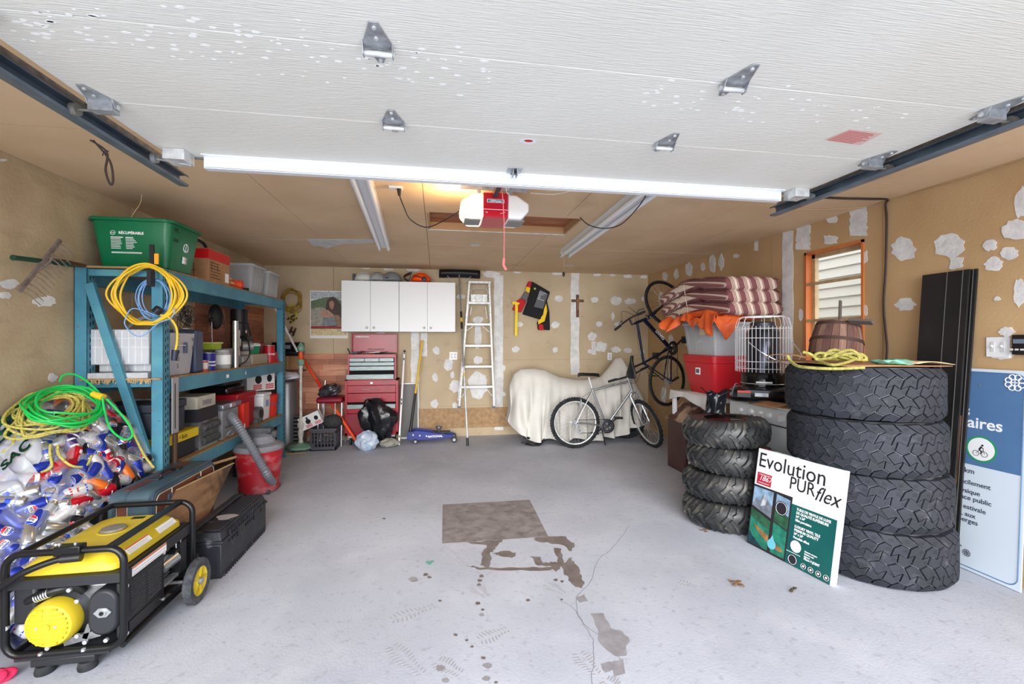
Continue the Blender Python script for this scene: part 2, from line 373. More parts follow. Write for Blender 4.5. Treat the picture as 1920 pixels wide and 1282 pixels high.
for p in ([(868, 1017), (945, 1012), (930, 1028), (918, 1036), (922, 1056), (914, 1064), (902, 1060), (904, 1036), (912, 1022)],
          [(1000, 1008), (1028, 1004), (1060, 1006), (1078, 1022), (1070, 1034), (1060, 1022), (1030, 1018), (1004, 1014)],
          [(1040, 1026), (1052, 1028), (1056, 1058), (1042, 1074), (1038, 1062), (1046, 1050)],
          [(925, 1038), (945, 1032), (970, 1036), (962, 1046), (940, 1042)], [(875, 1060), (905, 1064), (960, 1064), (1030, 1064), (1046, 1056), (1052, 1066), (1030, 1069), (940, 1070), (900, 1068)],
          [(992, 1042), (1012, 1044), (1020, 1056), (1042, 1052), (1044, 1062), (1010, 1060)],
          [(1050, 1060), (1070, 1044), (1082, 1058), (1090, 1078), (1096, 1094), (1090, 1104), (1076, 1098), (1062, 1080)]):
    st(wig(p))
for p in ([(1106, 1150), (1130, 1148), (1146, 1178), (1166, 1184), (1182, 1202), (1172, 1214), (1176, 1228), (1158, 1232), (1140, 1220), (1120, 1200), (1124, 1182)],
          [(1126, 1244), (1146, 1240), (1150, 1256), (1134, 1262)], [(1150, 1240), (1168, 1236), (1172, 1262), (1152, 1270)], [(1080, 1120), (1096, 1114), (1102, 1126), (1088, 1130)]):
    st(wig(p, 3, 2), wet)
for u, v, a in ((903, 1080, 7), (900, 1088, 7), (898, 1096, 6), (825, 1126, 5), (798, 1077, 7), (805, 1082, 6), (775, 1087, 12), (990, 1125, 6), (896, 1131, 7), (905, 1143, 5), (903, 1152, 8), (906, 1233, 7), (914, 1248, 13), (912, 1272, 12), (930, 1279, 6), (826, 1252, 14), (875, 1200, 5), (885, 1212, 5), (1053, 1124, 4), (720, 972, 4), (1042, 1087, 6), (1054, 1090, 5), (835, 1275, 12), (854, 1190, 6)):
    st(blob(u, v, a*1.3, a*.8), oil if a < 8 else wet)
# boot prints: rows of short ribs
def boot(u, v, u2, v2, wd, n=9):
    p, q = at(u, v, Z=.0004), at(u2, v2, Z=.0004); d = (q-p); L_ = d.length; d.normalize(); s_ = d.cross(V((0, 0, 1))); b = MB()
    for i in range(n):
        t = i/(n-1); hw_ = wd/2*(.55+.45*sin(pi*min(1, t*1.25+.1)))
        for sg in (-1, 1):
            c = p+d*(L_*t)+s_*sg*hw_*.6; b.bar(c-s_*hw_*.35+d*.004*sg, c+s_*hw_*.35-d*.004*sg, .006, .0008)
    b.build('boot_print', M('boot print grey', (158, 157, 164), .6), fl, smooth=0)
boot(1085, 1225, 1118, 1262, .1); boot(1135, 1275, 1170, 1300, .1); boot(1025, 1095, 1056, 1112, .1); boot(890, 1100, 912, 1118, .1); boot(735, 1162, 812, 1136, .1, 11)
boot(735, 1212, 790, 1262, .1, 12); boot(820, 1240, 862, 1262, .1); boot(900, 1200, 950, 1180, .1); boot(830, 1026, 870, 1060, .09, 11); boot(1275, 1090, 1304, 1100, .07, 6)
cm = M('hairline crack', (120, 118, 124), .9)
def crack(pts):
    pts = cr([at(u, v, Z=.0004) for u, v in pts], 5); pts = [p+V((rnd(-.004, .004), rnd(-.006, .006), 0)) for p in pts]
    MB().tube(pts, .0014, 4, flat=.4).build('crack', cm, fl, smooth=0)
crack([(1180, 985), (1150, 1025), (1120, 1052), (1108, 1090), (1082, 1120), (1086, 1155), (1112, 1200), (1112, 1240), (1110, 1290)])
crack([(1050, 1127), (1075, 1140), (1100, 1175), (1130, 1195), (1165, 1240)])
# ================================================================ OVERHEAD DOOR, TRACKS, OPENER, LIGHTS
DZ = 2.30; DX0, DX1 = -1.26, 2.14
doorm = M('embossed off white door skin', (234, 233, 226), .55, 0, (227, 225, 216), 1.2, bump=.0)
nt = doorm.node_tree; tc = nt.nodes.new('ShaderNodeTexCoord'); mp = nt.nodes.new('ShaderNodeMapping'); mp.inputs['Scale'].default_value = (1.3, 22, 1)
wv = nt.nodes.new('ShaderNodeTexNoise'); wv.inputs['Scale'].default_value = 9; wv.inputs['Detail'].default_value = 3; bp = nt.nodes.new('ShaderNodeBump'); bp.inputs['Strength'].default_value = .5; bp.inputs['Distance'].default_value = .006
for a, b in ((tc.outputs['Object'], mp.inputs[0]), (mp.outputs[0], wv.inputs['Vector']), (wv.outputs[0], bp.inputs['Height']), (bp.outputs[0], nt.nodes['Principled BSDF'].inputs['Normal'])): nt.links.new(a, b)
door = thing('garage_door', 'open off-white sectional overhead garage door hanging under the ceiling', 'garage door', (.44, 1.4, DZ))
for i, y in enumerate((.44, .92, 1.40, 1.88)):
    y1 = y+.48 if i < 3 else 2.38
    pn = MB().bx(DX0, DX1, y+.0015, y1-.0015, DZ, DZ+.045).build('door_panel', doorm, door, bev=.003)
flake = M('bare white paint flakes', (254, 254, 252), .6)
b = MB()
for i in range(190):
    t = random.random(); u = 20+t*900 if i < 140 else rnd(1180, 1700); v = (45+t*95+random.gauss(0, 26)) if i < 140 else 165+(u-1180)*.09+random.gauss(12, 18)
    if v < 2: continue
    p = at(u, v, Z=DZ-.0006)
    if not DX0+.02 < p.x < DX1-.02: continue
    s_ = rnd(.5, 1.5); b.prism([p+V((rnd(.006, .012)*s_*cos(a), rnd(.003, .0055)*s_*sin(a), 0)) for a in (0, 1.2, 2.1, 3.1, 4.2, 5.2)], (0, 0, .0005))
o = b.build('paint_flakes', flake, door, smooth=0); o['kind'] = 'stuff'
bar = M('white aluminium strut', (238, 242, 248), .35, .2)
MB().bx(-1.1, 2.0, 2.362, 2.372, DZ-.052, DZ).bx(-1.1, 2.0, 2.362, 2.40, DZ-.056, DZ-.05).bx(-1.1, 2.0, 2.33, 2.372, DZ-.004, DZ).build('bottom_strut', bar, door)
MB().bx(DX0, DX1, 2.381, 2.393, DZ-.006, DZ+.045).build('rubber_seal', M('grey rubber seal', (130, 132, 136), .7), door)
def hinge(x, y, side=0):
    b = MB(); z = DZ-.0015
    b.prism([(x-.012, y-.115, z), (x+.012, y-.115, z), (x+.04, y-.03, z), (x+.04, y+.0, z), (x-.04, y+.0, z), (x-.04, y-.03, z)], (0, 0, -.003))
    b.prism([(x-.028, y+.012, z), (x+.028, y+.012, z), (x+.008, y+.07, z), (x-.008, y+.07, z)], (0, 0, -.003))
    for s_ in (-1, 1): b.prism([(x+s_*.041, y-.03, z), (x+s_*.041, y+.018, z), (x+s_*.041, y+.014, z-.026), (x+s_*.041, y-.01, z-.028)], (s_*.003, 0, 0))
    h = b.build('hinge', steel, door, bev=.0008)
    b = MB().cyl((x-.046, y+.004, z-.016), (x+.046, y+.004, z-.016), .0085, n=12)
    for px, py in ((0, -.095), (0, -.05), (0, .055)): b.cyl((x+px, y+py, z-.003), (x+px, y+py, z-.008), .006, n=8)
    b.build('pin', alu, h)
    if side:
        b = MB().cyl((x, y+.004, z-.034), (x+side*.1, y+.004, z-.034), .005, n=8).cyl((x+side*.085, y+.004, z-.034), (x+side*.105, y+.004, z-.034), .022, n=20); b.build('roller', M('nylon roller', (120, 118, 112), .5, .3), h)
        MB().bx(x-.04, x+.04, y-.02, y+.02, z-.04, z-.002).build('roller_bracket', steel, h)
for x, y, s_ in ((-.175, 1.40, 0), (1.0, 1.40, 0), (-.175, 1.88, 0), (1.0, 1.88, 0), (-1.21, 1.88, -1), (2.09, 1.88, 1), (2.09, 1.40, 1), (-1.21, 1.40, -1), (-1.21, .92, -1), (2.09, .92, 1), (-.175, .92, 0), (1.0, .92, 0)): hinge(x, y, s_)
for s_, x in ((-1, -1.19), (1, 2.07)):
    h = MB().bx(x-.045, x+.045, 2.28, 2.375, DZ-.05, DZ-.001).build('corner_bracket', alu, door, bev=.002)
    MB().cyl((x-s_*.05, 2.34, DZ-.055), (x+s_*.12, 2.34, DZ-.03), .006, n=8).cyl((x+s_*.098, 2.34, DZ-.03), (x+s_*.118, 2.34, DZ-.03), .022, n=20).build('roller', steel, h)
lp = at(993, 265, Z=DZ-.001)
MB().mat(0).prism([lp+V((.03*cos(a)*(1 if cos(a) > 0 else 1.6), .016*sin(a)*1.6, 0)) for a in [i*pi/8 for i in range(16)]], (0, 0, -.0006)).mat(1).prism([lp+V((.02*cos(a)-.006, .012*sin(a)-.006, -.0007)) for a in [i*pi/6 for i in range(12)]], (0, 0, -.0004)).build('sticker', [whp, M('red print', (196, 40, 48), .6)], door, smooth=0)
q = [at(u, v, Z=DZ-.0006) for u, v in ((1545, 262), (1594, 242), (1655, 250), (1612, 272))]
faded = M('faded red warning label', (222, 190, 182), .6); MB().prism(q, (0, 0, -.0006)).build('warning_label', faded, door, smooth=0)
b = MB()
for i in range(9):
    t = (i+.7)/10; a_, c_ = q[0].lerp(q[1], t), q[3].lerp(q[2], t); b.bar(a_.lerp(c_, .06)+V((0, 0, -.001)), a_.lerp(c_, rnd(.7, .95))+V((0, 0, -.001)), .005, .0004)
b.build('label_print', M('faded red ink', (196, 96, 96), .6), door, smooth=0)
p = at(966, 316, Z=DZ)
b = MB().bx(p.x-.035, p.x+.035, p.y-.02, p.y+.05, DZ-.005, DZ-.001).bx(p.x-.012, p.x-.008, p.y-.01, p.y+.04, DZ-.035, DZ-.004).bx(p.x+.008, p.x+.012, p.y-.01, p.y+.04, DZ-.035, DZ-.004); b.build('arm_bracket', steel, door)
# tracks
for s_, x in ((-1, -1.335), (1, 2.19)):
    t = thing('door_track', 'galvanised steel channel track along the %s edge of the overhead door' % ('left' if s_ < 0 else 'right'), 'track', (x, 1.5, 2.24))
    t1 = .0025
    b = MB()
    def pf(x_, z_): return (x+s_*x_, z_)
    segs = [((.022, 2.245), (.022, 2.30)), ((.022, 2.30), (-.018, 2.302)), ((.022, 2.245), (-.018, 2.243)), ((-.018, 2.302), (-.024, 2.292)), ((-.018, 2.243), (-.024, 2.253))]
    for a, c in segs:
        (xa, za), (xc, zc) = pf(*a), pf(*c); b.add([(xa, .35, za), (xc, .35, zc), (xc, 2.66, zc), (xa, 2.66, za)], [(0, 1, 2, 3)])
    b.build('channel', M('blued track steel', (128, 142, 156), .4, .7, (108, 122, 136), 8), t, solid=.0025, smooth=0)
    b = MB().bar((x+s_*.03, .35, 2.33), (x+s_*.03, 2.66, 2.33), .003, .05).bar((x+s_*.03, .35, 2.305), (x+s_*.03, 2.66, 2.305), .035, .003); b.build('angle_iron', steel, t)
    b = MB().bar((x+s_*.03, 2.57, 2.30), (x+s_*.03, 2.57, HC-.005), .004, .035, up=(0, 1, 0)).bar((x+s_*.03, 2.0, 2.33), (x+s_*.03, 2.22, HC-.006), .004, .03, up=(1, 0, 0))
    for k in range(4): b.cyl((x+s_*.03-.006, 2.57, 2.35+k*.03), (x+s_*.03+.006, 2.57, 2.35+k*.03), .006, n=8)
    b.build('ceiling_hanger', steel, t)
# opener
ox, oy = .385, 3.0
op = thing('garage_opener', 'white and red electric garage door opener hanging below the ceiling', 'garage opener', (ox, oy, 2.24))
lens = M('frosted lens', (246, 246, 246), .25); lit = M('lit lens', (255, 240, 214), .3, emit=1.3)
def octo(x0, x1, side):
    b = MB(); c = .085
    prof = [(x0, 2.245), (x1-c*.6*1, 2.245), (x1, 2.30), (x1, 2.35), (x1-c, 2.405), (x0, 2.405)]
    if side < 0: prof = [(2*ox-x, z) for x, z in prof]
    b.prism([(x, oy, z) for x, z in prof], (0, .27, 0)); return b
octo(ox+.083, ox+.23, 1).build('lens', lens, op, bev=.012); tag(octo(ox+.083, ox+.23, -1).build('lens', lit, op, bev=.012), 'lit lens glowing warm')
MB().bx(ox-.083, ox+.083, oy-.008, oy+.28, 2.245, 2.41).build('housing', M('deep red housing', (186, 16, 44), .3), op, bev=.006)
MB().bx(ox-.083, ox+.083, oy-.0088, oy-.008, 2.296, 2.299).build('trim_line', whp, op)
MB().mat(0).bx(ox-.058, ox+.058, oy-.0095, oy-.008, 2.343, 2.366).mat(1).bx(ox-.054, ox+.054, oy-.0102, oy-.0094, 2.346, 2.363).build('badge', [whp, M('badge blue', (40, 110, 140), .4)], op)
text('LiftMaster', .018, F3((ox, oy-.0108, 2.354), (1, 0, 0), (0, 0, 1)), whp, op, align='CENTER', sx=1.1, off=.0004)
text('hp', .014, F3((ox-.068, oy-.0092, 2.278), (1, 0, 0), (0, 0, 1)), whp, op)
MB().tube(cr([(ox+.03, oy-.009, 2.272), (ox+.045, oy-.009, 2.276), (ox+.055, oy-.009, 2.284), (ox+.065, oy-.009, 2.28)], 3), .0012, 4).build('emblem', whp, op)
b = MB()
for s_ in (-1, 1):
    b.bx(ox+s_*.15-.055, ox+s_*.15+.055, oy+.04, oy+.2, 2.238, 2.246)
    for k in range(5): b.bx(ox+s_*.15-.05, ox+s_*.15+.05, oy+.055+k*.03, oy+.062+k*.03, 2.235, 2.239)
b.build('bottom_vent', M('smoked vent', (120, 118, 116), .3), op)
b = MB().bx(ox-.23, ox+.23, oy+.03, oy+.033, 2.435, HC-.004).bx(ox-.23, ox+.23, oy+.0, oy+.033, HC-.009, HC-.006).bx(ox-.12, ox-.095, oy+.034, oy+.037, 2.40, 2.46).bx(ox+.095, ox+.12, oy+.034, oy+.037, 2.40, 2.46)
for k in range(18): b.cyl((ox-.21+k*.0247, oy+.0285, 2.452), (ox-.21+k*.0247, oy+.03, 2.452), .005, n=8)
b.build('mounting_strap', steel, op)
MB().bar((ox-.005, .45, 2.395), (ox-.005, oy+.1, 2.395), .032, .036).build('rail', M('dark galvanised rail', (88, 84, 92), .4, .7, (60, 58, 66), 30), op)
MB().bx(ox-.04, ox+.035, 2.46, 2.58, 2.352, 2.378).build('trolley', blk, op, bev=.004)
MB().bar((p.x, p.y+.02, DZ-.02), (p.x, 2.56, 2.36), .004, .025, up=(1, 0, 0)).build('door_arm', M('dark steel arm', (66, 68, 74), .45, .7), op)
b = MB()
for k in range(3): b.tube(cr([(ox+.02, 2.85, 2.40), (ox+.05+.015*k, 2.92, 2.44-.01*k), (ox+.07, 2.98, 2.42), (ox+.09+.01*k, oy+.02, 2.40)], 5), .0022, 5)
b.build('low_voltage_wire', wht, op)
c0 = at(945, 350, Y=2.52)
pc = MB().tube(cr([(ox-.03, 2.52, 2.352), (c0.x, 2.52, 2.1), (c0.x, 2.52, 1.87)], 6), .0026, 6); tag(pc.build('release_cord', M('pink red cord', (222, 110, 116), .7)), 'thin red emergency release cord dangling from the opener rail', 'cord')
rc = bpy.data.objects['release_cord']; MB().tube([(c0.x, 2.52, 1.885), (c0.x-.003, 2.52, 1.85), (c0.x+.003, 2.52, 1.835), (c0.x+.012, 2.52, 1.82)], .0075, 6).build('pull_handle', M('pink red cord', None), rc)
pl = bpy.data.lights.new('opener_bulb', 'POINT'); plo = bpy.data.objects.new('opener_bulb', pl); C.objects.link(plo); plo.location = (ox-.30, oy+.08, 2.36); pl.energy = 3.2; pl.color = (1, .62, .26); pl.shadow_soft_size = .05
# fluorescent fixtures
def fluo(xn, yn, xf_, yf, label):
    d = V((xf_-xn, yf-yn, 0)); L_ = d.length; rz = atan2(d.y, d.x)-pi/2
    t = thing('fluorescent_light', label, 'ceiling light', (xn, yn, HC-.006), rz, group='fluorescent strip lights on the ceiling')
    enm = M('white enamel fixture', (216, 218, 220), .35)
    MB().prism([(-.06, 0, 0), (.06, 0, 0), (.028, 0, -.055), (-.028, 0, -.055)], (0, L_, 0)).build('housing', enm, t, world=False)
    for s_ in (-1, 1):
        MB().cyl((s_*.046, .03, -.066), (s_*.046, L_-.03, -.066), .019, n=14).build('tube', M('unlit white tube', (238, 240, 242), .3), t, world=False)
        for y in (.012, L_-.012): MB().bx(s_*.046-.012, s_*.046+.012, y-.01, y+.01, -.086, -.03).build('socket', wht, t, world=False)
        MB().cyl((s_*.046, .03, -.066), (s_*.046, .045, -.066), .0196, n=14).cyl((s_*.046, L_-.045, -.066), (s_*.046, L_-.03, -.066), .0196, n=14).build('end_cap', M('green tube cap' if xn > 1 else 'tin cap', (20, 120, 80) if xn > 1 else (200, 202, 206), .5), t, world=False)
fluo(-.455, 2.66, -.565, 5.0, 'white twin tube fluorescent fixture left of the red opener')
fluo(1.395, 2.72, 1.46, 5.05, 'white twin tube fluorescent fixture right of the red opener')
# ceiling outlet, cords
o = thing('ceiling_outlet', 'white ceiling outlet with the black plug of the opener in it', 'outlet', tuple(at(742, 350, Z=HC-.006)))
x, y, _ = o.location; MB().bx(x-.045, x+.045, y-.03, y+.03, HC-.02, HC-.007).build('plate', wht, o, bev=.003); MB().cyl((x+.022, y, HC-.022), (x+.024, y, HC-.065), .016, .01, 10).build('plug', blk, o)
def cord(pts, r, mat, label, name='power_cord', k=8, n=6, cat='cord', par=None):
    o = MB().tube(cr(pts, k), r, n).build(name, mat, par); return tag(o, label, cat) if par is None else o
cord([(x+.024, y, HC-.06), at(756, 385, Z=2.38), at(770, 412, Z=2.36), at(800, 426, Z=2.36), at(835, 412, Z=2.37), at(862, 395, Z=2.35), (ox-.215, oy+.15, 2.33)], .0042, blk, '', 'power_cord', par=op)
cord([at(1088, 408, Z=2.47), at(1105, 422, Z=2.36), at(1135, 428, Z=2.345), at(1165, 420, Z=2.35), at(1195, 390, Z=2.37), at(1218, 355, Z=2.41)], .0042, blk, 'black cord hanging from the attic hatch to the right fluorescent light', 'ceiling_cable')
cord([at(995, 362, Z=2.44), at(1040, 364, Z=2.46), at(1080, 356, Z=2.46), at(1135, 347, Z=2.46)], .002, wht, 'thin white wire from the opener bracket along the ceiling', 'thin_wire')
s0 = at(1057, 515, Y=4.28); tag(MB().tube([(s0.x, s0.y, HC-.01), s0+V((0, 0, .03))], .0012, 5).build('hatch_string', M('string', (190, 160, 120), .8)), 'fine string with a black weight hanging from the attic hatch', 'string')
MB().lathe([(.002, .03), (.010, .02), (.013, 0), (.007, -.018), (0, -.02)], s0, n=10).build('weight', blk, bpy.data.objects['hatch_string'])
wx = XR-.012
cord([at(1520, 369, Z=2.46), at(1580, 372, Z=2.46), at(1630, 373, Z=2.46), (wx-.03, at(1650, 374, Z=2.46).y, 2.462), (wx, 2.87, 2.44), (wx, 2.862, 2.3), (wx, 2.87, 1.95), (wx, 2.885, 1.7), (wx, 2.87, 1.5), (wx-.01, 2.85, 1.35), (wx-.02, 2.86, 1.15)], .008, M('dark brown cable', (52, 38, 34), .6), 'thick dark cable running down the right wall beside the window', 'wall_cable')
cord([(XR-.008, 1.75, HC-.02), (XR-.008, 2.3, HC-.03), (XR-.01, 2.6, HC-.02), (XR-.03, 3.0, HC-.012), (XR-.4, 3.15, HC-.012), (XR-.9, 3.1, HC-.012)], .003, M('beige wire', (190, 160, 120), .7), 'thin beige wire stapled along the top of the right wall', 'thin_wire')
lx = at(204, 272, Y=2.2); cord([(-1.40, 2.1, 2.24), at(200, 285, Y=2.1), at(198, 320, Y=2.1), at(207, 346, Y=2.1), at(212, 335, Y=2.1), at(205, 300, Y=2.1), (-1.39, 2.1, 2.24)], .004, M('dark cloth strap', (48, 36, 32), .9), 'dark cord loop hanging from the left door track', 'cord_loop')
MB().tube(cr([at(204, 284, Y=2.1), at(197, 282, Y=2.1), at(192, 292, Y=2.1)], 4), .002, 5).build('frayed_end', M('dark cloth strap', None), bpy.data.objects['cord_loop'])
# ================================================================ BACK WALL
def pr(u, v, Y, r=0): return at(u, v, Y=Y)
# wall cabinets (two units of two doors)
cw = M('white melamine', (232, 234, 236), .35)
for k, (x0, x1) in enumerate(((-1.288, -.528), (-.524, .25))):
    t = thing('wall_cabinet', ('left' if k == 0 else 'right')+' white two-door wall cabinet unit with black knobs '+('partly covering the poster' if k == 0 else 'beside the stepladder'), 'cabinet', (x0, 6.45, 1.545), group='white wall cabinets')
    MB().bx(x0, x1, 6.44, YB-.003, 1.545, 2.243).build('body', cw, t, bev=.002)
    xm = (x0+x1)/2
    for a, c, kx in ((x0+.001, xm-.0015, xm-.045), (xm+.0015, x1-.001, xm+.045)):
        d = MB().bx(a, c, 6.42, 6.438, 1.547, 2.241).build('door', cw, t, bev=.0015)
        MB().lathe([(.006, 0), (.006, .01), (.013, .014), (.014, .022), (.01, .026), (0, .026)], (kx, 6.42, 1.60), (0, -1, 0), 16).build('knob', blkg, d)
# hard hats on the cabinets
ct = 2.2445; HK = 1.22
def hat(name, label, x, y, r, tone, tilt=0, brim=1.25, rz=0, ridge=True):
    t = thing(name, label, 'hard hat', (x, y-.06, ct), rz); r *= 1.18
    b = MB(); n = 28
    def sh(u, v):
        a = 2*pi*u; e = pi/2*v; k = 1+(.03*max(0, cos(2*a)) if ridge else 0)
        return (r*1.12*cos(a)*cos(e)*k, r*.92*sin(a)*cos(e), .02+r*.95*sin(e))
    b.grid(sh, n, 10, True); m = b.build('shell', tone, t, world=False, solid=.003)
    b = MB(); b.grid(lambda u, v: (r*(1.12+v*.22*(brim if cos(2*pi*u) < -.2 else .5))*cos(2*pi*u), r*(.92+v*.12)*sin(2*pi*u), .02-.012*v), n, 3, True); b.build('brim', tone, t, world=False, solid=.003)
    if ridge:
        b = MB()
        for dy in (-.02, 0, .02): b.tube([(r*1.12*sin(a)*1.0, dy, .02+r*.97*cos(a)) for a in [R(q) for q in range(-60, 61, 12)]], .004, 6)
        b.build('ridge', tone, t, world=False)
    return t
hw_ = M('aged white shell', (206, 208, 206), .4); hg = M('grey shell', (136, 140, 144), .35, 0, (118, 122, 126), 8); ho = M('orange shell', (240, 84, 24), .35)
pa, pb, pc_, pd = pr(684, 522, 6.6), pr(709, 524, 6.6), pr(733, 524, 6.55), pr(787, 526, 6.58)
hat('hard_hat', 'white hard hat, leftmost on top of the wall cabinets', pa.x, 6.59, .09, hw_, rz=.2)
hat('hard_hat', 'plain light grey hard hat between the white and the dark grey ones', pb.x, 6.60, .10, M('light grey shell', (160, 163, 164), .4), rz=1.2)
h = hat('hard_hat', 'dark grey ribbed hard hat with straps, third on the wall cabinets', pc_.x+.01, 6.58, .105, hg, rz=-.5)
MB().torus((0, 0, .045), (0, 0, 1), .108, .006, 28, 6, 2).build('strap', blk, h, world=False)
h = hat('forestry_helmet', 'bright orange forestry helmet with ear muffs and a raised mesh visor', pd.x+.02, 6.56, .10, ho, rz=0)
MB().lathe([(.0, -.02), (.03, -.018), (.036, 0), (.03, .018), (0, .02)], (.045, -.115, .035), (.15, 1, 0), 16).build('ear_muff', blk, h, world=False)
MB().tube(cr([(.045, -.11, .035), (-.03, -.105, .07), (-.105, -.06, .08)], 5), .006, 6).build('muff_band', blk, h, world=False)
b = MB().grid(lambda u, v: (-.135-.085*sin(pi*v)-.03*v, -.10+.17*u, .005+.12*(1-v)+.02*sin(pi*u)), 10, 8); b.build('mesh_visor', M('brown mesh visor', (78, 66, 56), .8), h, world=False, solid=.003)
MB().box((-.14, -.07, .08), (.015, .012, .13), Matrix.Rotation(.25, 3, 'Y')).build('visor_arm', blk, h, world=False)
p = pr(672, 523, 6.52); g = thing('work_gloves', 'pair of cream work gloves lying at the left end of the cabinet top', 'gloves', (p.x, 6.5, ct))
for i, (dx, dy) in enumerate(((0, 0), (.05, .03))):
    b = MB().ball((dx, dy, .012+i*.012), (.05, .035, .012), 12, 6)
    for f_ in range(4): b.tube([(dx+.04, dy-.024+f_*.016, .012+i*.012), (dx+.085-abs(f_-1.5)*.008, dy-.028+f_*.018, .009+i*.01)], [.009, .006], 6)
    b.build('glove', M('cream leather', (206, 196, 168), .85), g, world=False)
p = pr(664, 514, 6.74); b = MB().bx(p.x-.022, p.x+.022, YB-.02, YB-.002, 2.22, 2.38); tag(b.build('wall_bracket', M('dark steel arm', None)), 'small dark steel bracket on the wall above the cabinets', 'bracket')
# roof rake
t = thing('roof_rake', 'long-handled roof rake with a black plastic blade leaning on the back wall', 'snow rake', (.404, 6.1, 0))
top = V((.315, 6.655, 2.39)); bot = V((.404, 6.1, 0)); d = (top-bot)
b = MB(); rx = .30
b.grid(lambda u, v: (top.x-.29+.60*u, 6.70-.07*sin(pi*v)*.6-.02*v, 2.345+.115*v+.01*sin(pi*u)), 14, 6); b.build('blade', blk, t, solid=.006)
b = MB()
for k in range(7): b.bx(top.x-.27+k*.088, top.x-.262+k*.088, 6.645, 6.70, 2.345, 2.36)
b.build('blade_rib', blk, t)
mid = bot+d*.47
MB().cyl(bot+d*.02, mid, .013, n=12).build('lower_pole', alu, t); MB().cyl(mid, top, .0105, n=12).build('upper_pole', M('grey pole', (150, 152, 154), .4, .6), t)
MB().cyl(bot, bot+d*.045, .0165, n=12).build('grip', blk, t); MB().cyl(bot+d*.44, bot+d*.49, .017, n=12).build('pole_joint', M('grey pole', None), t)
MB().cyl(bot+d*.665, bot+d*.705, .016, n=12).build('lock_sleeve', blk, t); MB().cyl(bot+d*.71, bot+d*.73, .0155, n=12).build('lock_ring', M('yellow lock', (222, 184, 40), .4), t)
MB().cyl(bot+d*.735, bot+d*.77, .016, n=12).build('lock_sleeve', blk, t); MB().cyl(bot+d*.39, bot+d*.405, .0145, n=12).build('lock_ring', M('yellow lock', None), t)
for s_ in (-1, 1): MB().tube([top+V((0, -.02, -.2)), top+V((s_*.19, .02, 0))], .004, 6).build('brace', alu, t)
# stepladder, folded, hung on the wall
la = M('worn aluminium', (222, 224, 224), .45, .3, (188, 190, 190), 40)
t = thing('stepladder', 'folded aluminium stepladder with six treads against the back wall', 'ladder', (.83, 6.55, .42))
def LP(u, v, Y=6.58): return at(u, v, Y=Y)
fl_, fr_, tl_, tr_ = LP(861, 762), LP(926, 762), LP(880, 529), LP(917, 529)
for a, c in ((fl_, tl_), (fr_, tr_)):
    r_ = MB().bar(a, c, .028, .05, up=(0, 1, 0)).build('side_rail', la, t, bev=.002); MB().box(a+V((0, -.002, -.005)), (.036, .06, .03)).build('foot', M('blue grey foot', (96, 110, 134), .7), r_)
    MB().bar(a+V((-.012 if a is fl_ else .018, .07, .08)), c+V((0, .07, -.25)), .02, .03, up=(0, 1, 0)).build('rear_rail', la, t)
for v in (568, 608, 648, 687, 725):
    f_ = (762-v)/(762-529); a, c = fl_.lerp(tl_, f_), fr_.lerp(tr_, f_); MB().bx(a.x, c.x, 6.535, 6.62, a.z-.018, a.z+.014).build('tread', la, t, bev=.002)
MB().bx(tl_.x-.02, tr_.x+.02, 6.52, 6.66, tl_.z-.02, tl_.z+.012).build('top_cap', la, t, bev=.003)
a, c = LP(883, 551), LP(914, 567); sh = MB().bx(a.x, c.x, 6.61, 6.615, c.z, a.z).build('bucket_shelf', M('riveted plate', (176, 178, 176), .4, .6, (150, 152, 150), 30), t)
b = MB()
for u, v in ((889, 554), (907, 554), (889, 563), (907, 564)): q = LP(u, v, 6.607); b.cyl(q, q+V((0, -.006, 0)), .008, n=8)
b.build('rivet', chrome, sh); MB().tube(cr([LP(883, 551, 6.6), LP(884, 543, 6.6), LP(890, 541, 6.6), LP(907, 541, 6.6), LP(913, 543, 6.6), LP(914, 551, 6.6)], 3), .005, 6).build('shelf_handle', la, sh)
for u0, v0, u1, v1 in ((884, 575, 882, 590), (910, 575, 913, 598), (872, 622, 887, 611), (917, 622, 904, 611), (865, 745, 876, 728), (923, 742, 911, 728)): MB().bar(LP(u0, v0, 6.56), LP(u1, v1, 6.56), .006, .02, up=(0, 1, 0)).build('brace', la, t)
# poster
px0, px1, pz0, pz1 = -1.775, -1.265, 1.455, 2.13
t = thing('poster', 'pinned poster of a long-haired person leaning on a board before a green hill', 'poster', (px0, YB, pz0))
MB().bx(px0, px1, YB-.003, YB-.0015, pz0, pz1).build('sheet', paper, t, smooth=0)
def pq(pts, col, nm, dy, rough=.5, par=None):
    if nm in MATS: m = MATS[nm]
    else: m = M(nm, col, rough, 0, tuple(int(c*.82) for c in col), 30)
    pts = [(px0+(px1-px0)*x, YB-.003-dy, pz0+(pz1-pz0)*z) for x, z in pts]
    return MB().prism(pts, (0, -.0003, 0)).build('print', m, par or t, smooth=0)
pq([(.02, .82), (.98, .82), (.98, .98), (.02, .98)], (198, 206, 214), 'poster sky', .0003)
pq([(.02, .24), (.98, .24), (.98, .84), (.8, .8), (.62, .88), (.4, .86), (.25, .83), (.02, .78)], (104, 122, 92), 'poster hill', .0006)
pq([(.02, .24), (.5, .24), (.45, .6), (.3, .66), (.02, .62)], (170, 164, 150), 'poster surf', .0009)
pq([(.02, .20), (.98, .20), (.98, .27), (.02, .25)], (150, 36, 40), 'poster red board', .0012)
pq([(.02, .06), (.98, .06), (.98, .2), (.02, .2)], (226, 206, 160), 'poster sand', .001)
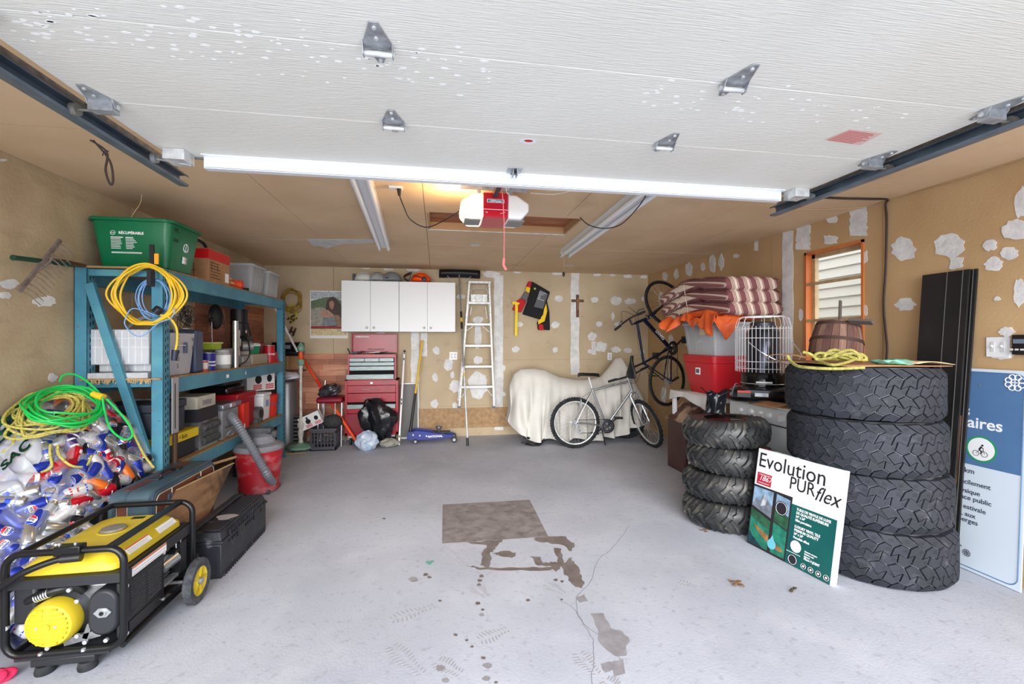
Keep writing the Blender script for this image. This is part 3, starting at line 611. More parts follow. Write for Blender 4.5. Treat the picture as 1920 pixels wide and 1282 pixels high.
pq([(.42, .72), (.46, .82), (.56, .87), (.68, .85), (.76, .76), (.88, .64), (.95, .5), (.84, .46), (.74, .42), (.66, .5), (.5, .42), (.4, .5)], (70, 50, 40), 'poster hair', .0015)
pq([(.28, .52), (.36, .62), (.5, .58), (.62, .5), (.66, .42), (.6, .36), (.4, .38)], (190, 146, 122), 'poster skin', .0018)
pq([(.5, .74), (.54, .79), (.6, .79), (.64, .73), (.62, .64), (.57, .6), (.52, .65)], (186, 136, 110), 'poster face', .0021)
pq([(.66, .5), (.78, .48), (.8, .3), (.9, .24), (.72, .24)], (170, 120, 96), 'poster arm', .0018)
pq([(.36, .44), (.64, .44), (.7, .27), (.3, .27)], (132, 138, 146), 'poster top', .002)
for q in ([(.53, .725), (.56, .73), (.56, .72)], [(.59, .73), (.62, .725), (.59, .72)]): pq(q, (40, 28, 24), 'poster eye', .0024)
pq([(.54, .655), (.60, .66), (.57, .645)], (150, 60, 60), 'poster lips', .0024)
MB().cyl(((px0+px1)/2, YB-.003, pz1-.01), ((px0+px1)/2, YB-.008, pz1-.01), .005, n=8).build('pin', blk, t)
# calendar-free wall things: outlets, cross
def outlet(u, v, n, X=None, Y=None, label='', name='wall_outlet'):
    p = at(u, v, X=X, Y=Y); fx = Y is not None; t = thing(name, label, 'outlet', tuple(p)); w_ = .014+.022*n
    def B(a0, a1, z0, z1, d0, d1): return MB().bx(p.x+a0, p.x+a1, p.y-d1, p.y-d0, p.z+z0, p.z+z1) if fx else MB().bx(p.x-d1, p.x-d0, p.y-a1, p.y-a0, p.z+z0, p.z+z1)
    B(-w_, w_, -.058, .058, 0, .006).build('plate', wht, t, bev=.002)
    for k in range(n):
        c = (k-(n-1)/2)*.05
        for z in (-.02, .02):
            f_ = B(c-.016, c+.016, z-.014, z+.014, .006, .008).build('socket', M('socket grey', (214, 214, 214), .4), t)
            b = MB()
            for s_ in (-1, 1): b = join(b, B(c+s_*.006-.0012, c+s_*.006+.0012, z-.004, z+.006, .008, .0086))
            b.build('slot', ink, f_)
outlet(850, 667, 2, Y=YB-.001, label='white square double outlet on the back wall left of the stepladder')
outlet(1143, 668, 1, Y=YB-.001, label='white outlet on the back wall above the motorcycle cover')
p = at(1083, 573, Y=YB-.012); t = thing('wall_cross', 'small brown wooden cross hanging on the back wall', 'cross', (p.x, YB-.01, 1.78))
MB().bx(p.x-.022, p.x+.022, YB-.02, YB-.002, 1.785, 2.135).build('upright', brownw, t, bev=.002); MB().bx(p.x-.098, p.x+.098, YB-.024, YB-.004, 2.02, 2.06).build('crossbeam', brownw, t, bev=.002)
b = MB().bx(p.x-.006, p.x+.006, YB-.029, YB-.024, 1.9, 2.08).bx(p.x-.035, p.x+.035, YB-.029, YB-.024, 2.035, 2.045); b.build('inlay', M('light inlay', (178, 128, 84), .5), t)
# life vest
def WQ(u, v, d=0): return at(u, v, Y=YB-.02-d)
t = thing('life_vest', 'black, red and yellow life vest hanging on the back wall', 'life vest', tuple(WQ(995, 528)))
def pad(pts, mat, name, th=.05, d=0, bev=.012): return MB().prism([WQ(u, v, d) for u, v in pts], (0, -th, 0)).build(name, mat, t, bev=bev)
rd = M('vest red', (190, 24, 34), .75); yl = M('vest yellow', (240, 200, 40), .75); gy = M('vest grey', (104, 104, 108), .8); bk = M('vest black', (26, 26, 28), .85)
pad([(991, 527), (998, 530), (997, 541), (986, 537)], rd, 'collar_panel'); pad([(986, 537), (997, 541), (993, 551), (984, 546)], yl, 'shoulder_panel')
pad([(984, 546), (993, 551), (986, 565), (976, 559)], gy, 'side_panel'); pad([(976, 559), (986, 565), (976, 586), (960, 581), (966, 566)], rd, 'lower_panel')
pad([(996, 528), (1010, 536), (1030, 548), (1012, 599), (979, 589), (988, 566)], bk, 'back_panel', .06, .005)
pad([(1013, 543), (1027, 551), (1018, 579), (1001, 575)], M('grey care print', (96, 98, 104), .8), 'care_label', .004, .066, .0005)
for i in range(9): text(('INSTRUCTIONS', 'WARNING', 'SIZE M', 'ADULT')[i % 4], .022, F3(WQ(1011-i*.95, 547+i*3.2, .0705), (1, 0, -.28), (.28, 0, 1)), whp, bpy.data.objects['care_label'], sx=.7, name='care_print') if i < 5 else None
pad([(1024, 562), (1029, 585), (1030, 619), (1008, 618), (1006, 604), (1014, 600), (1016, 580)], bk, 'front_panel', .05, -.012)
pad([(1023, 563), (1026, 583), (1021, 602), (1009, 608), (1009, 601), (1018, 590)], yl, 'strap_web', .008, .045, .002)
pad([(1008, 608), (1017, 607), (1019, 619), (1009, 619)], rd, 'hem_panel', .052, -.01)
pad([(961, 565), (966, 565), (968, 572), (973, 573), (972, 567), (974, 571), (971, 629), (965, 629), (968, 572), (960, 571)][0:2]+[(975, 568), (971, 572), (970, 629), (965, 629), (966, 571), (960, 570)], M('yellow strap', (244, 210, 30), .6), 'strap', .004, .058, .0005)
tag(MB().cyl(WQ(1003, 541, .066), WQ(1003, 541, .069), .016, n=20).build('badge', M('badge green', (180, 190, 40), .6), t), None)
# paper/cloth strip, twine and clamps on the back wall by the rack
t = thing('rope_coil', 'yellow and brown rope coil hanging on the wall above two clamps', 'rope', tuple(WQ(545, 550)))
b = MB()
for k in range(7):
    c = WQ(547+rnd(-3, 3), 562+rnd(-3, 5)); rx, rz_ = rnd(.09, .13), rnd(.11, .17); b.tube(cr([c+V((rx*cos(a)+rnd(-.02, .02), -.012*k/2, rz_*sin(a)+rnd(-.015, .015))) for a in [i*pi/4 for i in range(8)]], 4, True), .006, 5, True)
b.build('coil', M('ochre rope', (190, 150, 40), .8, 0, (120, 84, 40), 20), t)
b = MB()
for k in range(3):
    c = WQ(546+k*2, 588, .01*k); b.tube(cr([c+V((.05*cos(a)+rnd(-.02, .02), 0, .13*sin(a))) for a in [i*pi/4 for i in range(8)]], 4, True), .005, 5, True)
b.build('hank', M('yellow green rope', (196, 190, 70), .8), t)
for i, (u, v, a) in enumerate(((547, 598, .6), (548, 622, 1.2))):
    t = thing('hand_clamp', ('upper' if i == 0 else 'lower')+' dark rusty spring clamp hanging on the wall below the rope', 'clamp', tuple(WQ(u, v)), 0)
    rs = M('rusty dark steel', (74, 54, 40), .7, .4); c = WQ(u, v, .01)
    for s_ in (-1, 1):
        b = MB().bar(c+V((.07*cos(a+.35*s_), 0, .07*sin(a+.35*s_))), c-V((.06*cos(a-.5*s_), 0, .06*sin(a-.5*s_))), .02, .018, up=(0, 1, 0)); b.build('jaw', rs, t)
    MB().cyl(c+V((0, -.015, 0)), c+V((0, .015, 0)), .012, n=10).build('pivot', rs, t)
# ---------------- red tool chest
rt = M('tool chest red', (172, 20, 44), .28, 0, (150, 14, 36), 3); dkr = M('tool chest deep red', (130, 14, 32), .4); tin = M('brushed drawer steel', (140, 150, 150), .4, .5, (108, 118, 118), 12, (1, 1, 20)); dark = M('dark gap', (20, 18, 20), .9)
x0, x1, y0, y1 = -1.235, -.535, 6.38, 6.72
tc_ = thing('tool_cabinet', 'red rolling tool cabinet with two closed drawers at the bottom of the stack', 'tool chest', ((x0+x1)/2, y0, 0))
zb, zt = .13, .885
b = MB().bx(x0, x0+.03, y0, y1, zb, zt).bx(x1-.03, x1, y0, y1, zb, zt).bx(x0, x1, y1-.01, y1, zb, zt).bx(x0, x1, y0, y1, zt-.012, zt).bx(x0, x1, y0, y1, zb, zb+.04).bx(x0, x1, y0, y1, .42, .43)
b.build('case', rt, tc_, bev=.002)
b = MB().bx(x0+.03, x1-.03, y0+.002, y0+.006, zt-.07, zt-.012).build('top_rail', rt, tc_); MB().cyl((-.885, y0, zt-.04), (-.885, y0-.012, zt-.04), .014, n=14).build('lock', chrome, tc_)
for z0, z1, dy in ((.71, .812, 0), (.585, .706, 0), (.50, .56, -.03), (.435, .50, 0)):
    d = MB().bx(x0+.033, x1-.033, y0+dy-.004, y0+.3, z0, z1-.003).build('drawer', rt if dy == 0 else tin, tc_, bev=.002)
    if z0 > .58:
        zc = (z0+z1)/2; MB().tube([(-1.0, y0-.004, zc), (-1.0, y0-.025, zc), (-.77, y0-.025, zc), (-.77, y0-.004, zc)], .007, 8).build('handle', chrome, d)
MB().bx(x0+.03, x1-.03, y0+.01, y0+.02, .17, .43).build('inner_back', dkr, tc_)
for x in (x0+.07, x1-.07):
    for y in (y0+.04, y1-.05):
        c = MB().cyl((x-.012, y, .05), (x+.012, y, .05), .05, n=20).build('caster', blkm, tc_); MB().bx(x-.025, x+.025, y-.03, y+.03, .1, .13).build('caster_fork', steel, c)
ux0, ux1 = x0+.035, x1-.03; z0u, z1u = .886, 1.235
tu = thing('tool_chest', 'open red upper tool chest with steel drawers stacked on the rolling cabinet', 'tool chest', ((ux0+ux1)/2, y0, z0u))
b = MB().bx(ux0, ux0+.02, y0+.01, y1, z0u, z1u).bx(ux1-.02, ux1, y0+.01, y1, z0u, z1u).bx(ux0, ux1, y1-.01, y1, z0u, z1u).bx(ux0, ux1, y0+.01, y1, z0u, z0u+.01).bx(ux0, ux1, y0+.012, y0+.02, z1u-.045, z1u).bx(ux0, ux1, y0+.02, y1, z1u-.05, z1u-.04)
b.build('case', rt, tu, bev=.002)
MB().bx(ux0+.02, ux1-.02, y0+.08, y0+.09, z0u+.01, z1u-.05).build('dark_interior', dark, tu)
w3 = (ux1-ux0-.05)/3
for k in range(3): d = MB().bx(ux0+.024+k*w3, ux0+.024+(k+1)*w3-.004, y0+.002, y0+.07, 1.135, 1.182).build('drawer', tin, tu, bev=.002)
for z0, z1, dy in ((1.08, 1.126, 0), (1.015, 1.07, 0), (.90, .965, -.06)): MB().bx(ux0+.024-(.03 if dy else 0), ux1-.024, y0+.002+dy, y0+.07+dy, z0, z1).build('drawer', tin, tu, bev=.002)
ld = MB().bx(ux0, ux1, y1-.02, y1-.004, z1u+.01, 1.52).bx(ux0, ux0+.012, y1-.08, y1-.004, z1u+.01, 1.52).bx(ux1-.012, ux1, y1-.08, y1-.004, z1u+.01, 1.52).bx(ux0, ux1, y1-.08, y1-.004, 1.51, 1.52).build('lid', rt, tu, bev=.003)
MB().tube([(-.98, y1-.02, 1.30), (-.98, y1-.045, 1.30), (-.76, y1-.045, 1.30), (-.76, y1-.02, 1.30)], .007, 8).build('lid_handle', chrome, ld)
text('INTERNATIONAL', .028, F3((ux0+.05, y1-.0212, 1.475), (1, 0, 0), (0, 0, 1)), whp, ld, off=.0012, sx=.85)
tools = thing('hand_tool_pile', 'jumble of hand tools lying in the open top of the red chest', 'tools', (-.9, 6.5, z1u-.04)); 
for i in range(16):
    x = rnd(ux0+.06, ux1-.1); y = rnd(y0+.06, y0+.22); a = rnd(0, 3.1); L_ = rnd(.08, .2); z = z1u+rnd(-.02, .03)
    nm = random.choice(('wrench', 'screwdriver', 'pliers')); m = random.choice((steel, blk, M('tool grip blue', (60, 110, 130), .5), blk, M('tool grip red', (170, 40, 40), .5)))
    b = MB().bar((x, y, z), (x+cos(a)*L_*.9, y+sin(a)*.05, z+.01), .014, .008)
    b.cyl((x, y, z-.006), (x, y, z+.006), .016, n=10) if nm == 'wrench' else b.cyl((x, y, z), (x-cos(a)*.06, y-sin(a)*.03, z), .012, n=8)
    b.build(nm, m, tools)
p = pr(657, 660, 6.5); b = MB().tube(cr([p+V((0, 0, -.05)), p+V((-.02, 0, .02)), p+V((-.04, 0, .05))], 4), .008, 6); b.build('pliers', blk, tools)
# black garbage bag lolling out of the lower bay
gb = M('black bin liner', (20, 22, 28), .22, 0, bump=.6, bs=14)
def bagmesh(c, r, seed, amp=.12, nu=36, nv=22, neck=None, rot=None):
    rg = random.Random(seed); ph = [(rg.randint(2, 7), rg.uniform(0, 6), rg.uniform(1, 5), rg.uniform(0, 6)) for _ in range(7)]
    def f(u, v):
        a, e = 2*pi*u, pi*v; k = 1+sum(amp/ (1+i*.4)*sin(p[0]*a+p[1]+p[2]*e)*sin(p[2]*e+p[3]) for i, p in enumerate(ph))*.5
        x, y, z = r[0]*sin(e)*cos(a)*k, r[1]*sin(e)*sin(a)*k, r[2]*cos(e)*(1+(k-1)*.5)
        if neck and z > r[2]*neck[0]: s_ = max(.12, 1-(z/r[2]-neck[0])*neck[1]); x *= s_; y *= s_
        q = V((x, y, z)); q = rot @ q if rot else q
        return V(c)+q
    return MB().grid(f, nu, nv, True)
o = bagmesh((-.80, 6.24, .36), (.21, .13, .27), 5, .34, rot=Matrix.Rotation(-.35, 3, 'Y')).build('garbage_bag', gb); tag(o, 'full black garbage bag slumped against the red tool cabinet', 'garbage bag')
bm = bagmesh((-.90, 6.08, .12), (.14, .1, .125), 9, .22)
o = bm.build('plastic_bag', M('printed white shopping bag', (206, 212, 220), .4, 0, (150, 176, 206), 14, bump=.4, bs=20)); tag(o, 'white and blue printed plastic bag on the floor in front of the tool cabinet', 'bag')
o = bagmesh((-.64, 6.2, .06), (.12, .1, .06), 10, .2).build('crumpled_paper', M('grey brown paper', (150, 148, 138), .8, bump=.3)); tag(o, 'crumpled grey paper on the floor under the garbage bag', 'paper')
# spirit level, white door edge, grey panel beside chest
t = thing('spirit_level', 'long white spirit level standing upright right of the red tool chest', 'level', (-.535, 6.3, 0)); a, c = V((-.515, 6.3, .003)), V((-.47, 6.70, 1.27))
fr = MB().bar(a, c, .022, .055, up=(0, 1, 0)).build('frame', wht, t); d = c-a
for k in (.02, .08, .42, .46, .9, .97): q = a+d*k+V((0, -.034, 0)); MB().bar(q, q+d*.022, .012, .012, up=(0, 1, 0)).build('vial_slot', blk, t)
MB().bar(c-d*.015, c+d*.004, .026, .06, up=(0, 1, 0)).build('end_cap', blk, t)
t = thing('framed_board', 'grey panel in a thin white frame leaning behind the level', 'panel', (-.42, 6.7, 0))
MB().bx(-.52, -.275, 6.715, 6.725, .02, .79).build('board', M('grey felt', (128, 128, 126), .9), t)
b = MB().bx(-.52, -.275, 6.705, 6.73, .79, .805).bx(-.285, -.27, 6.705, 6.73, .0, .805).bx(-.52, -.275, 6.705, 6.73, .0, .02); b.build('frame', wht, t)
# trolley jack
t = thing('trolley_jack', 'blue hydraulic trolley jack with a yellow and black handle by the tool chest', 'jack', (-.08, 6.45, 0)); bl = M('jack blue', (46, 62, 150), .35, 0, (36, 48, 120), 6)
for y in (6.36, 6.56):
    b = MB().prism([(-.42, y, .06), (-.40, y, .16), (-.28, y, .175), (.02, y, .13), (.22, y, .10), (.24, y, .06), (.0, y, .045), (-.3, y, .045)], (0, .012, 0)); sp = b.build('side_plate', bl, t, bev=.003)
    if y < 6.4:
        text('NATIONAL', .04, F3((-.13, y-.001, .088), (1, 0, .02), (0, 0, 1)), whp, sp, off=.0015); b = MB()
        for k in range(3): b.cyl((-.33+k*.09, y, .12-.01*k), (-.33+k*.09, y-.01, .12-.01*k), .012, n=10)
        b.build('bolt', chrome, sp)
MB().bx(-.36, .1, 6.38, 6.55, .07, .12).build('hydraulic_unit', bl, t); MB().bx(-.05, .18, 6.42, 6.52, .12, .14).build('lift_arm', blk, t)
MB().cyl((.02, 6.47, .13), (.02, 6.47, .19), .02, .03, 14).cyl((.02, 6.47, .19), (.02, 6.47, .21), .045, n=18).build('saddle', M('saddle steel', (130, 134, 140), .4, .8), t)
for x, y, r_ in ((.23, 6.345, .042), (.23, 6.59, .042), (-.30, 6.35, .032), (-.30, 6.58, .032)): w_ = MB().cyl((x, y-.02, r_), (x, y+.02, r_), r_, n=18).build('wheel', blk, t); MB().cyl((x, y-.024, r_), (x, y-.02, r_), r_*.5, n=12).build('hub', steel, w_)
a, m_, c = V((-.375, 6.42, .13)), V((-.33, 6.5, .66)), V((-.215, 6.66, 1.425)); m_ = a.lerp(c, .42)
MB().cyl(a, m_, .022, .017, 14).build('handle', blk, t); tag(MB().cyl(m_, c, .0155, n=14).build('handle', M('yellow pole', (222, 182, 46), .4), t), 'yellow upper half of the handle')
# ---------------- floor items left of the chest
t = thing('lamp_post', 'old floor lamp stem in chipped white paint on a round mint green base', 'lamp stand', (-1.74, 6.2, 0)); lx, ly = -1.75, 6.22
mint = M('chipped mint paint', (134, 172, 152), .5, 0, (104, 146, 126), 14, bump=.2); cw2 = M('chipped white paint', (214, 210, 202), .6, 0, (180, 176, 168), 16, bump=.3)
MB().lathe([(0, .03), (.15, .03), (.165, .035), (.165, .055), (.14, .07), (.06, .085), (.03, .10), (0, .1)], (lx, ly, 0), n=30).build('base', mint, t); b = MB()
for k in range(3): b.cyl((lx+.12*cos(k*2.1), ly+.12*sin(k*2.1), 0), (lx+.12*cos(k*2.1), ly+.12*sin(k*2.1), .03), .012, n=8)
b.build('foot', blk, t)
MB().lathe([(.026, .09), (.03, .12), (.022, .15), (.034, .2), (.038, .23), (.026, .27), (.04, .31), (.044, .34), (.022, .38), (.018, .42), (.017, 1.0), (.024, 1.03), (.02, 1.06), (.03, 1.09), (.018, 1.1)], (lx, ly, 0), n=18).build('stem', cw2, t)
MB().lathe([(.03, 1.1), (.042, 1.12), (.042, 1.16), (.03, 1.18)], (lx-.0, ly, 0), n=18).build('collar', mint, t); tag(MB().lathe([(.02, 1.18), (.03, 1.2), (.03, 1.25), (.022, 1.28)], (lx, ly, 0), n=18).build('collar', M('orange plastic', (232, 84, 40), .4), t), 'orange collar')
MB().lathe([(.03, 1.28), (.045, 1.30), (.045, 1.34), (.03, 1.36), (.014, 1.39), (0, 1.40)], (lx, ly, 0), n=18).build('finial', mint, t)
cord([(lx+.1, ly-.16, .006), (lx-.1, ly-.2, .006), (lx-.2, ly-.1, .006), (lx-.22, ly+.05, .006), (lx-.12, ly+.14, .006)], .005, M('old yellow flex', (200, 170, 70), .7), 'yellow electric flex lying around the mint lamp base', 'floor_cord')
# orange pole with red middle
a, c = at(675, 838, Z=.01), at(566, 670, Y=6.66); d = c-a
t = thing('orange_pole', 'orange and red plastic-wrapped pole leaning diagonally across the corner', 'pole', tuple(a)); om = M('orange plastic', None); rm = M('orange red plastic', (216, 44, 28), .4)
for k0, k1, m in ((.0, .035, blk), (.035, .42, om), (.42, .74, rm), (.74, 1.0, om)): MB().cyl(a+d*k0, a+d*k1, .019, n=14).build('pole_section', m, t)
a, c = at(528, 610, Y=5.95), at(555, 658, Y=6.3); a, c = V((-2.03, 6.6, 1.78)), V((-1.80, 6.3, 1.25)); a = at(518, 582, Y=6.4); c = at(556, 656, Y=6.5)
o = MB().cyl(a+(a-c)*.1, c+(c-a)*.05, .014, n=10).build('white_pole', wht); tag(o, 'thin white pole leaning behind the end of the blue rack', 'pole')
# water heater tank
t = thing('grey_heater_tank', 'slim grey metal appliance tower with vents behind the lamp stand', 'tank', (-2.12, 6.45, 0)); gm = M('satin grey metal', (146, 146, 148), .3, .6, (126, 126, 128), 3)
tx, ty = -2.0, 6.45
MB().lathe([(.0, .90), (.1, .895), (.135, .87), (.145, .84), (.145, .02), (0, .02)], (tx, ty, 0), n=30).build('tank', gm, t); MB().bx(tx+.02, tx+.22, ty-.08, ty+.17, .02, .42).build('side_housing', gm, t, bev=.02); b = MB()
for k in range(7): b.bx(tx+.05, tx+.20, ty-.086, ty-.078, .08+k*.05, .105+k*.05)
b.build('louvre', dark, t); b = MB()
for k in range(9): b.box((tx-.06, ty-.135, .1+k*.035), (.07, .012, .012))
b.build('vent_slot', dark, t)['kind'] = 'stuff'
MB().lathe([(.15, 0), (.15, .02), (0, .02)], (tx, ty, 0), n=24).build('base_ring', blk, t)
# crumpled white bag on the tank top
o = bagmesh((-1.98, 6.4, .955), (.16, .13, .055), 21, .3).build('plastic_bag', M('thin white plastic', (218, 218, 224), .35, bump=.3, bs=10)); tag(o, 'crumpled white plastic bag lying on top of the grey tank', 'bag')
# white conduit pipe, chair with red seat, crate, boxes
o = MB().cyl((-1.60, 6.55, .02), (-1.56, 6.70, .86), .012, n=10).build('chrome_tube', chrome); tag(o, 'short chrome tube standing behind the lamp stand', 'tube')
t = thing('folding_chair', 'chrome folding chair with a dark red padded seat left of the tool cabinet', 'chair', (-1.4, 6.5, 0)); sx0, sx1 = -1.60, -1.26
b = MB().bx(sx0, sx1, 6.34, 6.66, .58, .66); b.build('seat', M('dark red vinyl', (128, 20, 40), .35), t, bev=.03)
for x in (sx0+.02, sx1-.02):
    MB().cyl((x, 6.36, 0), (x, 6.40, .58), .011, n=8).build('leg', chrome, t); MB().cyl((x, 6.64, 0), (x, 6.60, .58), .011, n=8).build('leg', chrome, t)
MB().tube(cr([(sx0+.1, 6.37, .58), (sx0+.1, 6.36, .2), (sx0+.17, 6.36, .16), (sx0+.24, 6.36, .2), (sx0+.24, 6.37, .58)], 4), .009, 6).build('brace', chrome, t)
o = bagmesh((-1.45, 6.45, .74), (.15, .1, .09), 31, .25, rot=Matrix.Rotation(-.3, 3, 'Y')).build('foil_bag', M('silver foil wrap', (120, 122, 130), .2, .7, (60, 62, 70), 12, bump=.5, bs=15)); tag(o, 'crumpled silver and black foil bag on the red chair seat', 'bag')
o = MB().ball((-1.38, 6.33, .34), (.13, .09, .10), 16, 10).build('black_pouch', M('woven black', (38, 38, 40), .8, 0, (60, 60, 62), 60)); tag(o, 'dark woven pouch hanging under the red chair seat', 'pouch')
t = thing('milk_crate', 'dark grey perforated milk crate on the floor beside the red chair', 'crate', (-1.45, 6.22, 0)); cg = M('crate grey', (66, 66, 74), .6)
cx0, cx1, cy0, cy1 = -1.62, -1.30, 6.14, 6.46; b = MB()
for y in (cy0, cy1-.012):
    b.bx(cx0, cx1, y, y+.012, .0, .05).bx(cx0, cx1, y, y+.012, .23, .28)
    for k in range(8):
        xx = cx0+.02+k*.04; b.bx(xx-.006, xx+.006, y, y+.012, .05, .23)
    for k in range(3): b.bx(cx0, cx1, y+.002, y+.010, .09+k*.05, .098+k*.05)
for x in (cx0, cx1-.012):
    b.bx(x, x+.012, cy0, cy1, .0, .06).bx(x, x+.012, cy0, cy1, .21, .28)
    for k in range(8): b.bx(x, x+.012, cy0+.02+k*.04-.006, cy0+.02+k*.04+.006, .06, .21)
b.build('walls', cg, t); MB().bx(cx0, cx1, cy0, cy1, 0, .01).build('bottom', cg, t); MB().bx(cx0-.008, cx1+.008, cy0-.008, cy0, .25, .285).bx(cx0-.008, cx1+.008, cy1, cy1+.008, .25, .285).build('rim', cg, t)
def prbox(name, label, c, sz, rot, mats, cat='box', par=None):
    """printed carton: pale body with a dark bag picture and red text bars on its front"""
    t = thing(name, label, cat, Mx=Matrix.Translation(V(c)) @ rot.to_4x4()); w_, d_, h_ = sz
    MB().bx(-w_/2, w_/2, -d_/2, d_/2, 0, h_).build('carton', M('white carton', (222, 222, 224), .6), t, world=False, bev=.002)
    b = MB(); b.k = 0; b.prism([( -w_*.1+.05*w_*cos(a)*2.4, -d_/2-.0008, h_*.52+h_*.2*sin(a)) for a in [i*pi/5 for i in range(10)]], (0, .0006, 0)); b.prism([(-w_*.16, -d_/2-.0008, h_*.86), (-w_*.04, -d_/2-.0008, h_*.86), (-w_*.07, -d_/2-.0008, h_*.7), (-w_*.13, -d_/2-.0008, h_*.7)], (0, .0006, 0))
    b.prism([(w_*.3+.04*w_*cos(a)*2.4, -d_/2-.0008, h_*.55+h_*.18*sin(a)) for a in [i*pi/5 for i in range(10)]], (0, .0006, 0))
    b.build('bag_picture', ink, t, world=False, smooth=0); b = MB()
    for x in (-w_*.28, w_*.16):
        for k in range(3): b.bx(x, x+w_*.3, -d_/2-.001, -d_/2, h_*(.08+k*.08), h_*(.13+k*.08))
    b.build('red_print', M('red print', None), t, world=False, smooth=0); MB().bx(-w_*.44, -w_*.34, -d_/2-.001, -d_/2, h_*.7, h_*.85).build('logo_square', M('dark blue print', (70, 70, 140), .6), t, world=False)
    return t
prbox('bag_carton', 'white garbage bag carton tilted on the milk crate behind the lamp stem', (-1.60, 6.28, .30), (.27, .12, .17), Matrix.Rotation(-.42, 3, 'Y') , None)
# radio on cardboard box beyond the rack
t = thing('cardboard_box', 'cardboard box carrying the black radio beyond the end of the rack', 'box', (-1.95, 6.3, 1.0)); MB().bx(-2.22, -1.86, 6.62, 6.745, 1.02, 1.21).build('carton', card, t, bev=.003); MB().bx(-2.05, -2.02, 6.618, 6.62, 1.02, 1.21).build('tape', M('packing tape', (190, 156, 110), .3), t)
b = MB().bx(-2.3, -1.82, 6.6, 6.75, 1.0, 1.018).build('wall_shelf', brownw); tag(b, 'narrow wooden wall shelf under the cardboard box in the far corner', 'shelf')
MB().bx(-2.2, -2.17, 6.64, 6.75, .86, 1.0).bx(-1.95, -1.92, 6.64, 6.75, .86, 1.0).build('bracket', steel, b)
t = thing('black_radio', 'glossy black radio on the cardboard box beyond the rack', 'radio', (-2.0, 6.6, 1.21)); MB().bx(-2.24, -1.84, 6.6, 6.74, 1.212, 1.40).build('case', blkg, t, bev=.02); MB().bx(-2.08, -1.99, 6.593, 6.60, 1.31, 1.36).build('display', M('display silver', (140, 144, 150), .2), t); MB().bx(-2.2, -1.9, 6.596, 6.60, 1.24, 1.27).build('grille', blk, t)
# ================================================================ BLUE RACK AND WHAT STANDS ON IT
RXF, RXB, RY0, RY1 = -1.88, -2.335, 3.42, 5.84
rb = M('worn blue rack paint', (84, 148, 170), .5, .1, (66, 128, 152), 3, bump=.1, bs=30); layer(rb, (120, 92, 66), 30, .68, .74, fac=.8); layer(rb, (44, 60, 70), 60, .68, .72, fac=.8); layer(rb, (90, 160, 160), 5, .55, .7, fac=.5)
osb = M('raw chipboard shelf', (172, 140, 100), .9, 0, (140, 110, 78), 24, bump=.3)
rack = thing('storage_rack', 'blue steel pallet rack with three shelves along the left wall', 'rack', ((RXF+RXB)/2, (RY0+RY1)/2, 0))
def post(x, y, nm='post', zt=1.915):
    b = MB(); w_ = .075; k = .004; s_ = 1 if x > -2.1 else -1
    b.bx(x-w_/2, x+w_/2, y-.004, y, 0, zt).bx(x-w_/2, x-w_/2+k, y-.004, y+.07, 0, zt).bx(x+w_/2-k, x+w_/2, y-.004, y+.07, 0, zt)
    b.bx(x-w_/2, x-w_/2+.02, y+.066, y+.07, 0, zt).bx(x+w_/2-.02, x+w_/2, y+.066, y+.07, 0, zt).bx(x-w_/2-.01, x+w_/2+.01, y-.012, y+.08, 0, .006)
    o = b.build(nm, rb, rack, bev=.001); b = MB()
    for i in range(int(zt/.052)):
        z = .06+i*.052
        if z > zt-.03: break
        b.bx(x+w_/2-.0005, x+w_/2+.0008, y+.02, y+.028, z, z+.03).bx(x+w_/2-.0005, x+w_/2+.0008, y+.045, y+.053, z+.012, z+.04)
    b.build('slots', dark, o)['kind'] = 'stuff'; return o
for x in (RXF, RXB):
    for y in (RY0, RY1): post(x, y)
for z, zb_ in ((1.905, 1.80), (1.155, 1.05), (.525, .43)):
    MB().bx(RXF+.0, RXF+.036, RY0+.075, RY1-.005, zb_, z).bx(RXF-.01, RXF+.03, RY0+.075, RY1-.005, z-.012, z).build('front_beam', rb, rack, bev=.002)
    MB().bx(RXB-.03, RXB+.0, RY0+.075, RY1-.005, zb_, z).build('back_beam', rb, rack, bev=.002)
    MB().bx(RXB+.036, RXF-.036, RY0+.01, RY0+.04, z-.05, z-.005).bx(RXB+.036, RXF-.036, RY1+.02, RY1+.05, z-.05, z-.005).build('end_beam', rb, rack, bev=.002)
    sh = MB().bx(RXB-.0, RXF+.03, RY0-.02, RY1+.07, z, z+.012).build('shelf_board', osb, rack)
b = MB()
for i in range(70): x = rnd(RXB+.05, RXF-.03); b.bar((x, RY0-.018, 1.162), (x+rnd(-.01, .01), RY0-.018-rnd(.002, .01), 1.155-rnd(.0, .03)), .004, .003)
o = b.build('ragged_edge', M('splintered straw edge', (196, 164, 110), .9), rack); o['kind'] = 'stuff'
a, c = V((RXB+.06, RY0-.012, 1.80)), V((RXF-.05, RY0-.012, .62)); MB().bar(a, c, .055, .035, up=(0, 1, 0)).build('diagonal_brace', rb, rack, bev=.002)
a, c = V((RXB+.06, RY1+.06, .55)), V((RXF-.05, RY1+.06, 1.1)); MB().bar(a, c, .05, .03, up=(0, 1, 0)).build('diagonal_brace', rb, rack)
MB().bx(RXF+.036, RXF+.037, 4.35, 4.4, 1.09, 1.12).bx(RXF+.036, RXF+.037, 4.75, 4.77, 1.09, 1.12).build('sticker', whp, rack)
T3, T2, T1 = 1.917, 1.167, .537
